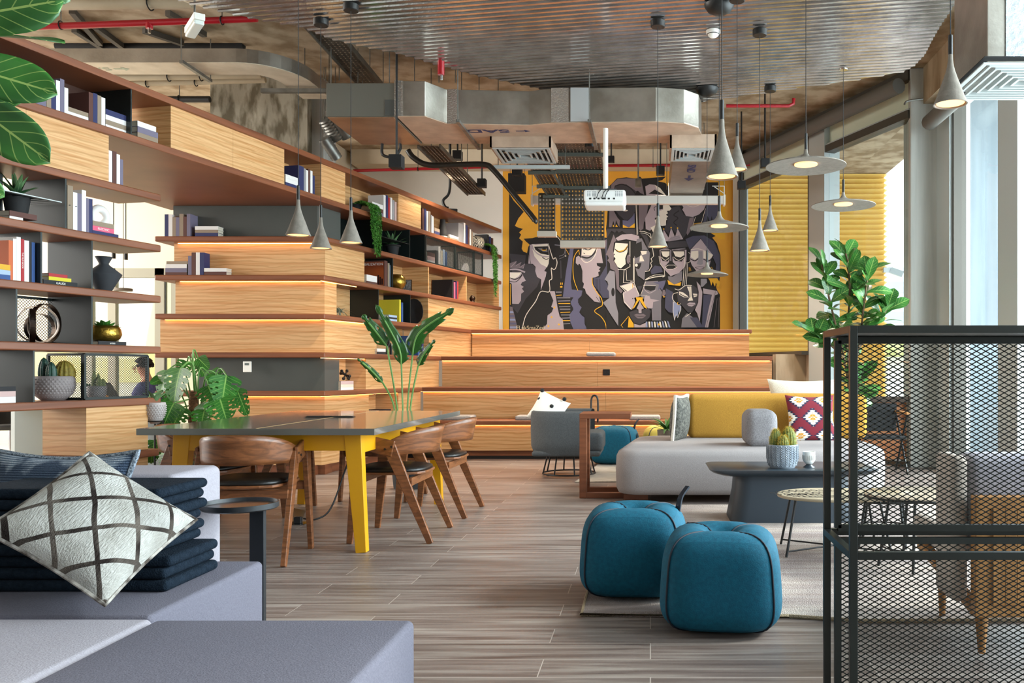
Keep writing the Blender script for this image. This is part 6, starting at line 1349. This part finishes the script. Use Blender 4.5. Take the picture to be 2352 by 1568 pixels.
for s in (-1,1):
    b=B(); b.lathe([(0,-.01),(.009,-.005),(.01,0),(.009,.005),(0,.01)],10,Matrix.Translation((-.193,s*.032,1.232))); b.build('eye',PM('eye_white','#e8e4de',rough=.2),mn,smooth='all')
    b=B(); b.tube([(-.215,s*.032+.022*math.cos(a),1.23+.018*math.sin(a)) for a in [2*PI*i/16 for i in range(16)]],.0025,5,closed=True); b.tube([(-.215,s*.054,1.235),(-.11,s*.078,1.235)],.0025,5); b.build('glasses',BLK,mn)
    b=B(); b.lathe([(0,-.02),(.010,-.015),(.014,0),(.010,.015),(0,.02)],10,Matrix.Translation((-.105,s*.082,1.225))); b.build('ear',SKIN,mn,smooth='all')
def office_chair(name,label,x,y,rz):
    r=thing(name,label,'chair',(x,y,0),rz,'swivel chairs in the far room'); b=B()
    def sh(u,v): a=math.radians(-10+200*u); k=.30*(1-.35*(1-v)**2); return (k*math.cos(a),k*math.sin(a)*.95,.44+.24*v*math.sin(PI*min(1,max(0,u)))**.3)
    b.grid(sh,20,6,uv=False); b.build('backrest',BLKM,r,smooth='all',solid=.02); b=B(); b.lathe([(0,.40),(.20,.41),(.25,.45),(.24,.47),(0,.465)],28); b.build('seat',BLKM,r,smooth=1)
    b=B(); b.tube([(0,0,.09),(0,0,.41)],.022,10); b.build('column',CHR,r,smooth=1)
    for i in range(4): a=PI/2*i+.5; b=B(); b.tube([(0,0,.12),(.30*math.cos(a),.30*math.sin(a),.02),(.31*math.cos(a),.31*math.sin(a),0)],[.017,.012,.010],8); b.build('leg',CHR,r,smooth=1)
    return r
oc_=office_chair('swivel_chair','black tub swivel chair low at the left picture edge under the shelf',wx(25,9.8),9.8,.3)
c2_=copy_tree(oc_); c2_.location=(wx(92,11.0),11.0,0); c2_.rotation_euler=(0,0,1.2); c2_['label']='black tub swivel chair farther back left of the oak cabinet'
c3_=copy_tree(oc_); c3_.location=(wx(356,9.55),9.5,0); c3_.rotation_euler=(0,0,-PI/2); c3_['label']='black swivel chair the man is sitting on'
fr_l=cone_l=None
pl_=thing('disc_pendant','small flat disc pendant in the far room behind the shelves','pendant lamp',(wx(283,10.5),10.5,wz(668,10.5))); b=B(); b.lathe([(0,0),(.10,0),(.10,.03),(0,.03)],24); b.build('shade',CONW,pl_,smooth=60); b=B(); b.tube([(0,0,.03),(0,0,SLAB-wz(668,10.5))],.004,6); b.build('cord',CORD,pl_)
for px,py in ((261,582),(289,585)):
    g_=thing('track_spot','%s black track spot in the far room'%('left' if px<270 else 'right'),'spotlight',W(px,py,10.5),0,'track spots in the far room'); b=B(); b.lathe([(0,-.06),(.022,-.06),(.022,.06),(0,.06)],14); b.build('housing',BLK,g_); b=B(); b.tube([(0,0,.06),(0,0,SLAB-W(px,py,10.5).z)],.006,6); b.build('rod',BLK,g_)
wcx=thing('wire_chair','black wire frame chair with a wooden arm behind the right end of the sofa','chair',(2.42,9.15,0)); 
for s in (-.22,.22):
    b=B(); b.tube([(s,.22,0),(s,-.2,.62),(s,.24,.62)],.011,8); b.tube([(s,-.22,0),(s,.22,.62)],.011,8); b.build('side_frame',BLK,wcx,smooth=1); B().box(s-.02,s+.02,-.25,.2,.62,.645).build('armrest',OK2,wcx)
B().box(-.22,.22,-.18,.2,.36,.39).build('seat',BLKM,wcx); B().box(-.22,.22,.19,.215,.42,.72).build('backrest',BLKM,wcx)
for o in COL.objects:
    if o.parent is None and o.name.split('.')[0] in ('coffee_table','leaf_side_table','daybed_sofa','tub_armchair','oak_armchair') : o.location.z=.0135
S(B().box(-14,3.9,-1.7,-1.5,0,SLAB).build('wall_light_block_front',PM('taupe_wall','#a89f94',rough=.8)))  # unseen wall added behind the camera to block front light, dark to cut bounce
S(B().box(-6.2,-6.0,-1.5,5.0,0,SLAB).build('wall_light_block_left',WHT))  # unseen wall added to shut out light from the near left
# ================= MURAL =================
MC=dict(K='#1b191a',D='#3b383e',G='#77737b',L='#ad9fa6',P='#5f5e7a',V='#75696f',W='#e2dacd',Y='#e3ab22',N='#47475c',S='#8d8a92',B='#8a93b5')
MK=list(MC); MM=[PM('mural_'+k,MC[k],rough=.7) for k in MK]
mu=thing('mural','large yellow wall mural of stylised faces in black, grey and lilac','mural',(0,WY-.006,0))
mbl=B(); _lay=[0]
def cv(o,p):
    if o=='A': return 1150+p[0]/4.126,380+p[1]/4.126
    return 1390+p[0]/4.127,380+p[1]/4.127
def poly(o,c,pts,sm=0):
    if sm: 
        pts=[(p.x,p.y) for p in spline([Vector((a,b_,0)) for a,b_ in pts],4,closed=True)]
    _lay[0]+=1; y=-.0005-_lay[0]*.00012; vs=[]
    for p in pts:
        x,yy=cv(o,p); vs.append((wx(x,WY),y,wz(yy,WY)))
    mbl.mi=MK.index(c); mbl.add(vs,[tuple(range(len(vs)))])
def line(o,c,pts,w=5,sm=1):
    if sm and len(pts)>2: pts=[(p.x,p.y) for p in spline([Vector((a,b_,0)) for a,b_ in pts],5)]
    _lay[0]+=1; y=-.0005-_lay[0]*.00012; vs=[]; n=len(pts)
    for i,p in enumerate(pts):
        a=Vector(pts[max(0,i-1)]); c_=Vector(pts[min(n-1,i+1)]); d=(c_-a); d=d.normalized() if d.length else Vector((1,0)); q=Vector((-d.y,d.x))*w/2
        for s in (-1,1): x,yy=cv(o,(p[0]+q.x*s,p[1]+q.y*s)); vs.append((wx(x,WY),y,wz(yy,WY)))
    mbl.mi=MK.index(c); mbl.add(vs,[(2*i,2*i+1,2*i+3,2*i+2) for i in range(n-1)])
def ell(o,c,x,y,rx,ry,rot=0,n=20,a0=0,a1=2*PI):
    poly(o,c,[(x+rx*math.cos(a)*math.cos(rot)-ry*math.sin(a)*math.sin(rot),y+rx*math.cos(a)*math.sin(rot)+ry*math.sin(a)*math.cos(rot)) for a in [a0+(a1-a0)*i/(n if a1-a0>6.2 else n-1) for i in range(n)]])
# black masses
poly('A','K',[(80,90),(80,262),(125,335),(220,438),(170,500),(135,572),(170,590),(212,600),(175,635),(195,655),(175,690),(210,720),(200,790),(215,815),(250,830),(262,770),(275,750),(240,720),(218,694),(300,688),(330,680),(410,676),(450,650),(480,640),(530,655),(580,700),(612,748),(655,752),(672,700),(700,706),(722,682),(735,694),(760,680),(900,672),(1008,685),(1114,685),(1114,1570),(80,1570)])
poly('B','K',[(-70,690),(20,690),(8,600),(18,520),(30,300),(45,190),(110,125),(200,112),(290,125),(330,105),(350,125),(575,105),(540,140),(500,150),(570,165),(610,215),(700,160),(1072,160),(1075,640),(1046,668),(1015,684),(1060,740),(1092,850),(1095,980),(1075,1155),(1040,1120),(1060,1180),(1088,1225),(1088,1560),(-70,1560)])
poly('B','Y',[(1072,150),(1135,150),(1135,700),(1090,700),(1046,668),(1000,640),(1075,640)])
# left crowned face
poly('A','D',[(85,835),(240,850),(230,930),(300,935),(340,980),(335,1040),(375,1080),(345,1150),(240,1260),(160,1400),(110,1340),(110,1000)],0)
poly('A','V',[(88,1335),(112,1340),(165,1555),(88,1555)]); 
for i in range(5): poly('A','P' if i%2 else 'B',[(88,1380+i*36),(118+i*9,1380+i*36),(124+i*9,1398+i*36),(88,1398+i*36)])
poly('A','V',[(88,925),(150,905),(140,945),(196,915),(180,960),(232,930),(215,975),(88,970)])
line('A','L',[(95,965),(150,908),(145,950),(196,918),(180,968),(230,932),(212,978)],4,0)
poly('A','L',[(88,1010),(205,1015),(215,1050),(240,1092),(205,1105),(190,1130),(218,1150),(202,1165),(222,1195),(195,1215),(192,1280),(170,1312),(110,1310),(105,1120),(88,1110)])
poly('A','W',[(88,1015),(196,1012),(170,1050),(130,1072),(88,1078)]); line('A','K',[(88,1065),(140,1078),(190,1050),(212,1010)],9); line('A','L',[(88,985),(160,985),(232,1012)],14); line('A','K',[(88,1098),(150,1100),(205,1040)],6)
line('A','Y',[(93,1125),(93,1320)],5,0)
# profile with beret
poly('A','L',[(275,755),(300,745),(440,740),(455,765),(462,880),(440,960),(412,1000),(435,1008),(428,1050),(380,1185),(385,1080),(345,1055),(328,1000),(332,960),(305,932),(262,930)])
poly('A','W',[(300,790),(345,840),(400,870),(460,870),(455,930),(440,965),(380,935),(320,860)]); poly('A','W',[(305,755),(440,742),(450,768),(462,862),(400,855),(350,830),(318,800)])
poly('A','K',[(318,770),(450,765),(458,850),(380,835),(330,800)]); poly('A','G',[(350,785),(440,785),(445,820),(400,815)]); ell('A','Y',412,798,24,11); ell('A','K',412,792,22,7)
line('A','W',[(300,752),(370,760),(455,745)],10); line('A','K',[(395,870),(430,890),(455,880)],7); line('A','K',[(275,760),(270,840),(285,930)],4,0)
line('A','W',[(455,755),(478,830),(498,885),(520,875),(535,920),(520,975),(500,985),(480,975),(486,1070),(462,1095),(462,1195),(380,1195),(330,1290),(240,1420),(205,1550)],7)
line('A','W',[(420,685),(480,642),(550,690),(585,760)],5); line('A','G',[(512,752),(600,762),(690,758)],9,0); line('A','Y',[(612,785),(640,830),(655,865)],4); line('A','G',[(555,860),(600,840),(612,790)],5); line('A','G',[(555,885),(605,860),(618,800)],4); ell('A','W',616,858,6,6)
poly('A','D',[(560,900),(575,900),(580,1070),(568,1070)])
line('A','Y',[(570,1110),(570,1130)],7,0); line('A','Y',[(585,1110),(585,1130)],7,0); ell('A','Y',575,1150,12,8)
# purple neck + body
poly('A','P',[(672,700),(705,745),(690,800),(680,900),(665,1100),(675,1175),(775,1185),(770,1230),(735,1265),(745,1320),(768,1345),(745,1390),(770,1420),(795,1440),(795,1500),(820,1550),(690,1550),(660,1480),(650,1420),(665,1370),(690,1355),(665,1310),(665,1260),(590,1245),(620,1000),(650,830)])
poly('A','L',[(463,1190),(512,1190),(530,1270),(545,1360),(560,1420),(590,1460),(600,1555),(395,1555),(440,1500),(445,1420),(485,1390),(500,1350),(480,1340),(500,1280)])
for x,y in ((510,1345),(483,1437),(453,1522),(553,1506)):
    poly('A','Y',[(x+(15 if i%2==0 else 6)*math.sin(PI*i/5),y-(15 if i%2==0 else 6)*math.cos(PI*i/5)) for i in range(10)])
poly('A','K',[(515,1190),(580,1190),(590,1245),(690,1250),(665,1290),(668,1340),(690,1365),(655,1410),(650,1460),(690,1555),(600,1555),(590,1460),(560,1430),(540,1350)])
for i in range(12):
    y=1200+i*27; x0=522+i*6.5; x1=(578 if i<2 else 660) ; x1=min(x1,660); 
    line('A',('G','Y','S')[i%3],[(x0,y+ (4 if i%2 else 0)),(x1,y)],12 if i%3==0 else 7,0)
# second big profile
poly('A','L',[(770,760),(800,730),(920,730),(950,800),(972,935),(930,935),(910,925),(915,950),(948,965),(930,985),(946,1000),(925,1010),(930,1045),(895,1060),(865,1065),(870,1120),(930,1220),(948,1300),(890,1290),(810,1210),(800,1170),(780,1160),(790,1120),(775,1100),(775,1000),(760,945),(740,950),(712,925),(715,870),(740,855),(762,880)])
poly('A','W',[(770,760),(800,735),(915,740),(905,790),(860,850),(770,850)]); poly('A','S',[(780,860),(850,870),(900,810),(915,760),(880,890),(830,918),(785,890)])
poly('A','G',[(790,750),(880,748),(860,780),(780,800)]); line('A','K',[(780,780),(830,800),(890,770)],8); line('A','K',[(765,865),(830,875),(890,830),(920,750)],14); line('A','W',[(762,880),(800,918),(850,905),(895,850),(925,740)],6); line('A','K',[(785,830),(800,835)],6,0); ell('A','K',745,942,9,9)
poly('A','L',[(820,712),(880,703),(950,715),(985,742),(900,725)]); poly('A','K',[(910,925),(972,925),(972,940),(935,945),(912,940)])
line('A','Y',[(740,800),(700,860),(686,960),(695,1080),(732,1185)],6); line('A','Y',[(740,800),(748,845)],5,0); line('A','Y',[(868,1062),(872,1130),(910,1200),(955,1260),(960,1330),(890,1378),(950,1430),(990,1490),(1005,1560)],7); line('A','K',[(905,1245),(945,1300)],4,0)
poly('A','K',[(775,1190),(800,1210),(850,1290),(940,1305),(960,1340),(890,1378),(960,1440),(1000,1555),(815,1555),(800,1440),(748,1390),(770,1345),(735,1300),(735,1265),(765,1245)]); line('A','Y',[(960,1330),(890,1378),(950,1430),(990,1490),(1005,1560)],7)
poly('A','N',[(880,1065),(935,1060),(960,1020),(1000,950),(990,760),(1010,700),(1008,1050),(985,1080),(1020,1140),(1030,1255),(970,1255),(930,1190),(880,1130)]); 
for x in (905,920,940): line('A','K',[(x,1075),(x+2,1190)],4,0)
poly('A','V',[(960,720),(1005,700),(1000,780)])
# grey shirt man (A right / B left)
poly('A','S',[(1035,995),(1082,1005),(1090,1300),(1114,1400),(1114,1520),(970,1300),(1030,1255),(1025,1190),(1010,1170),(1020,1130),(1012,1100),(985,1080)])
ell('A','K',1065,1200,16,40); poly('A','K',[(1000,1340),(975,1310),(1060,1440),(1130,1570),(1000,1570)])
# top dark face
poly('B','V',[(60,180),(115,130),(210,122),(300,130),(345,150),(370,280),(330,260),(310,240),(270,250),(200,190),(150,185),(90,200),(70,300),(45,290)])
poly('B','D',[(95,190),(200,180),(300,250),(270,290),(90,290)]); line('B','K',[(90,200),(160,180),(240,215),(290,275)],10)
poly('B','L',[(380,200),(420,180),(470,185),(500,215),(560,285),(390,285)]); poly('B','W',[(470,185),(520,215),(580,290),(530,290),(490,230)]); poly('B','K',[(410,270),(470,230),(560,280)])
poly('B','V',[(40,420),(75,420),(120,500),(140,520),(135,585),(120,560),(105,520),(92,580),(78,525),(60,585),(36,585)])
poly('B','D',[(90,420),(200,370),(285,372),(285,430),(262,480),(210,520),(180,515),(130,470)]); poly('B','P',[(165,520),(215,525),(262,480),(278,450),(280,545),(235,590),(168,590)])
poly('B','Y',[(168,562),(225,590),(280,548),(280,592),(168,592)]); poly('B','Y',[(75,560),(88,580),(72,582)]); poly('B','Y',[(105,558),(120,582),(98,582)]); ell('B','W',190,428,26,8)
line('B','W',[(292,370),(302,660)],5,0); line('B','W',[(300,370),(310,655)],3,0); poly('B','V',[(318,372),(345,372),(372,480),(362,600),(335,620),(318,600)]); 
poly('B','V',[(345,372),(410,372),(395,460),(380,540),(360,520),(372,480)]); poly('B','L',[(395,470),(440,372),(545,372),(545,420),(560,430),(520,475),(470,500),(480,570),(425,620),(385,605),(380,500)])
poly('B','W',[(545,380),(600,372),(640,428),(585,432),(595,455),(575,468),(598,485),(580,498),(588,515),(578,520),(575,570),(540,575),(480,560),(470,520),(520,480),(500,440),(548,420)])
poly('B','K',[(510,372),(548,372),(548,412),(515,420),(500,395)]); line('B','K',[(470,430),(465,400),(500,385)],6); poly('B','W',[(430,590),(480,565),(510,600),(455,635)])
poly('B','D',[(640,400),(700,380),(745,470),(830,490),(800,540),(770,650),(740,690),(690,600),(665,640),(625,590),(600,650),(560,610),(590,520),(600,440)]); line('B','K',[(700,430),(650,470),(690,500),(650,540),(680,570)],9)
poly('B','L',[(728,378),(955,372),(935,420),(890,465),(830,490),(765,480),(745,440),(730,420),(742,400)]); line('B','W',[(775,378),(830,395),(890,378)],3)
poly('B','V',[(800,500),(842,490),(820,600),(780,665),(770,640)]); line('B','W',[(855,490),(815,620)],4,0); line('B','W',[(950,410),(905,570)],4,0)
for i in range(3): line('B','Y',[(838,552+i*13),(915,545+i*13)],5,0)
poly('B','N',[(960,372),(1070,372),(1072,560),(1020,540),(1010,480),(995,540),(970,480),(945,560),(925,560)])
poly('B','D',[(15,600),(285,600),(290,660),(200,650),(160,620),(130,640),(110,615),(95,640),(60,620),(15,690)])
# purple left profile in B
poly('B','V',[(80,655),(108,715),(85,730),(75,800),(85,850),(78,900),(95,930),(130,985),(132,1150),(170,1190),(150,1212),(110,1170),(95,1000),(50,980),(45,930),(22,900),(35,880),(22,850),(5,850),(50,740)])
poly('B','L',[(100,690),(160,655),(250,650),(320,670),(350,800),(330,830),(300,720),(200,700),(120,715)])
poly('B','W',[(98,735),(215,742),(212,820),(190,880),(195,935),(150,975),(120,965),(100,930),(85,905),(100,885),(80,860),(95,840),(80,838)])
poly('B','Y',[(90,790),(130,812),(180,800),(215,752),(205,800),(150,825),(105,815)]); line('B','K',[(92,792),(130,822),(180,812),(212,770)],8)
line('B','W',[(235,720),(235,960),(180,990),(172,1110),(275,1110),(275,875)],6,0); line('B','W',[(120,985),(200,990),(205,1090),(268,1090),(268,880)],5,0); ell('B','V',222,890,18,44); ell('B','K',232,926,7,8)
poly('B','G',[(275,870),(300,700),(345,690),(400,790),(425,830),(415,985),(380,1000),(372,1090),(310,1045),(290,980)]); poly('B','K',[(258,820),(275,750),(345,720),(350,790),(330,860),(290,880)]); poly('B','W',[(335,812),(395,812),(390,840),(350,850)]); poly('B','W',[(330,860),(345,850),(372,908),(325,912)]); line('B','K',[(330,805),(410,805)],7,0)
poly('B','K',[(285,930),(345,925),(335,960),(320,985),(285,970)]); ell('B','W',296,946,14,14)
line('B','W',[(325,625),(370,628),(430,650),(460,860),(435,885),(445,910),(430,925),(442,955),(415,1000),(378,1005)],6,0); line('B','W',[(335,640),(400,655),(440,700)],4)
# crown + central man
poly('B','L',[(552,605),(600,685),(625,592),(662,680),(686,598),(740,700),(610,720),(560,720),(550,660)])
for x,y in ((555,604),(625,590),(686,595)): ell('B','Y',x,y,7,7)
poly('B','D',[(590,725),(760,715),(800,770),(600,785)]); 
for i in range(5): line('B','G',[(590+i*8,715-i*8),(720-i*4,700-i*8)],4,0)
poly('B','L',[(515,800),(540,795),(770,800),(770,900),(755,960),(700,1020),(620,1050),(560,985),(525,930)])
for cx_,w in ((570,46),(695,60)):
    poly('B','K',[(cx_-w,805),(cx_+w,805),(cx_+w,865),(cx_+w*.5,912),(cx_-w*.6,905),(cx_-w,860)]); poly('B','W',[(cx_-w*.86,815),(cx_+w*.86,815),(cx_+w*.9,850),(cx_+w*.3,872),(cx_-w*.5,862)]); line('B','W',[(cx_-w*.8,868),(cx_,900),(cx_+w*.85,872)],5)
poly('B','K',[(610,790),(632,790),(640,915),(680,958),(650,985),(590,985),(565,960),(605,915)]); poly('B','G',[(614,800),(626,800),(628,905),(612,905)]); line('B','W',[(568,962),(600,945),(655,945),(680,965),(640,985),(590,985),(568,962)],5,0); ell('B','K',625,965,45,9)
line('B','G',[(545,795),(600,785)],9,0); line('B','G',[(650,800),(760,785)],9,0)
line('B','W',[(510,860),(520,930),(560,985),(565,1050),(545,1060)],5,0); line('B','W',[(755,870),(735,1140)],5,0); line('B','W',[(768,930),(752,1140)],4,0); line('B','W',[(780,930),(770,1130)],4,0)
ell('B','K',800,870,28,50); line('B','W',[(790,825),(822,860),(800,915),(760,925)],4)
poly('B','G',[(595,1050),(640,1055),(730,1000),(728,1090),(670,1130),(640,1125),(600,1085)]); poly('B','Y',[(590,1085),(655,1130),(720,1105),(712,1142),(600,1130)])
# right woman
poly('B','N',[(760,700),(830,670),(940,665),(1030,720),(1085,850),(1085,1000),(1060,1150),(1035,1070),(1050,940),(1010,850),(905,690),(860,740),(800,800)])
poly('B','L',[(905,698),(965,780),(1020,850),(1000,900),(985,960),(930,1010),(870,1010),(820,945),(800,890),(810,800),(860,745)])
poly('B','W',[(815,815),(880,810),(885,870),(850,895),(810,870)]); poly('B','W',[(930,810),(1000,840),(1020,855),(985,895),(930,880)]); line('B','K',[(805,885),(850,905),(885,880)],9); line('B','K',[(930,890),(985,905),(1025,860)],9); line('B','W',[(810,800),(900,795),(1020,850)],5)
poly('B','S',[(885,815),(920,815),(925,935),(905,945),(865,935),(880,900)]); ell('B','L',895,966,42,16); line('B','K',[(852,968),(895,960),(938,968),(895,985),(852,968)],4)
line('B','Y',[(795,965),(795,1005),(808,970),(812,1000)],5,0); line('B','Y',[(992,965),(1002,990),(1008,962),(1018,985)],5,0)
poly('B','Y',[(975,1070),(1060,1070),(1088,1110),(1075,1155),(1060,1150),(1050,1110),(1035,1150),(1020,1100),(1005,1140),(990,1090)])
poly('B','S',[(905,1075),(960,1075),(965,1110),(925,1150),(905,1150)]); poly('B','K',[(925,1150),(970,1115),(1045,1170),(1060,1200),(925,1180)])
poly('B','L',[(925,1165),(1060,1190),(1070,1220),(1040,1230),(975,1535),(940,1535),(1010,1225),(930,1215)]); line('B','K',[(1045,1195),(955,1535)],3,0); poly('B','N',[(930,1225),(1005,1225),(945,1535),(915,1535)])
line('B','V',[(1060,1260),(1030,1535)],4,0); line('B','V',[(1080,1250),(1070,1535)],4,0)
# lower faces
poly('B','L',[(145,1140),(255,1108),(290,1150),(325,1240),(275,1255),(285,1290),(262,1350),(240,1365),(180,1300),(170,1200),(205,1190)]); poly('B','W',[(150,1145),(250,1115),(280,1150),(215,1195)]); line('B','W',[(140,1140),(200,1200),(170,1215),(180,1290),(250,1365)],6,0); line('B','W',[(240,1100),(270,1105),(325,1235)],5,0); ell('B','K',262,1262,5,5); line('B','Y',[(262,1120),(262,1160)],7,0)
poly('B','D',[(300,1145),(355,1140),(330,1200)])
poly('B','G',[(375,1100),(500,1095),(520,1170),(540,1200),(530,1280),(530,1470),(445,1470),(440,1360),(400,1350),(360,1310),(375,1280),(355,1250),(340,1240)]); poly('B','L',[(375,1240),(420,1235),(430,1265),(515,1280),(455,1295),(450,1350),(410,1355),(365,1310)])
poly('B','K',[(370,1140),(480,1145),(470,1180),(430,1190),(380,1175)]); line('B','L',[(370,1175),(420,1210),(480,1180)],6); poly('B','P',[(455,1110),(575,1090),(560,1140),(540,1185),(520,1160),(500,1190),(510,1130)]); line('B','W',[(380,1085),(460,1060),(560,1050)],8); line('B','W',[(385,1100),(335,1235),(400,1235)],4,0); line('B','W',[(360,1135),(480,1140)],4,0); line('B','W',[(390,1075),(470,1040),(560,1042)],5)
poly('B','V',[(545,1180),(565,1180),(575,1215),(555,1245),(540,1235)]); line('B','Y',[(550,1232),(556,1250),(566,1240)],6)
poly('B','Y',[(290,1250),(360,1250),(355,1275),(400,1360),(370,1345),(325,1275),(280,1345),(255,1365),(300,1280)])
poly('B','D',[(230,1390),(300,1365),(330,1400),(360,1365),(410,1355),(435,1380),(420,1440),(380,1480),(330,1512),(270,1490),(235,1430)],0); poly('B','L',[(328,1280),(345,1320),(368,1355),(345,1365),(345,1400),(318,1400),(315,1365),(298,1355),(315,1320)]); poly('B','V',[(270,1420),(300,1405),(330,1410),(360,1405),(392,1425),(350,1450),(310,1450)]); line('B','K',[(270,1422),(330,1432),(392,1425)],4)
poly('B','Y',[(225,1430),(270,1500),(272,1535),(215,1535)]); line('B','Y',[(222,1430),(150,1515),(170,1535)],5,0); poly('B','L',[(275,1500),(330,1515),(385,1490),(385,1535),(275,1535)])
for i in range(9): poly('B','W' if i%2 else 'B',[(385+i*25,1480-(10 if i>5 else 0)),(400+i*25,1480),(402+i*27,1535),(386+i*27,1535)])
ell('B','Y',508,1507,10,10)
poly('B','N',[(575,1165),(640,1200),(650,1290),(640,1400),(600,1390),(565,1350)])
# dark lady
poly('B','D',[(690,1175),(740,1140),(830,1135),(875,1170),(880,1260),(860,1340),(820,1395),(780,1390),(730,1330),(690,1290),(680,1220)]); line('B','W',[(660,1170),(700,1180),(760,1140),(820,1138)],6); line('B','W',[(690,1205),(645,1220),(640,1270),(690,1320),(715,1310)],5)
poly('B','W',[(700,1195),(740,1205),(785,1240),(790,1255),(745,1250),(700,1225)]); line('B','K',[(705,1215),(745,1238),(785,1250)],7); poly('B','W',[(830,1215),(872,1218),(870,1240),(840,1250)]); line('B','K',[(835,1232),(868,1230)],5,0)
poly('B','W',[(775,1150),(815,1148),(820,1240),(832,1280),(780,1285),(800,1250),(795,1200)]); line('B','K',[(800,1150),(808,1250)],3,0); poly('B','L',[(772,1315),(800,1298),(850,1302),(855,1318),(820,1338),(790,1332)]); line('B','K',[(775,1317),(850,1317)],3,0)
poly('B','B',[(645,1290),(715,1330),(712,1380),(700,1400),(695,1370),(685,1440),(672,1410),(658,1475),(640,1380)]); line('B','W',[(645,1290),(642,1380),(658,1470),(672,1412),(686,1445),(716,1370),(716,1330)],5,0); line('B','Y',[(690,1295),(685,1315),(705,1320)],6)
poly('B','L',[(865,1100),(900,1140),(920,1200),(915,1300),(895,1480),(870,1400),(850,1370),(880,1300),(885,1200)]); poly('B','G',[(775,1400),(830,1440),(890,1535),(720,1535),(730,1450)]); poly('B','N',[(800,1440),(870,1440),(930,1535),(870,1535)]); line('B','W',[(760,1435),(810,1400)],5,0)
# forehead stripes and misc greys
poly('B','N',[(430,1000),(470,950),(530,960),(545,1010),(440,1035)]); poly('B','D',[(330,645),(395,665),(430,760),(415,800),(400,780),(370,700)])
mbl.build('painted_faces',MM,mu)
text(mu,'signature','FLukSmaZed',.085,(wx(1219,WY),-.03,wz(753,WY)),(PI/2,0,0),PM('signature_cream','#cfc2a4'),1.0)
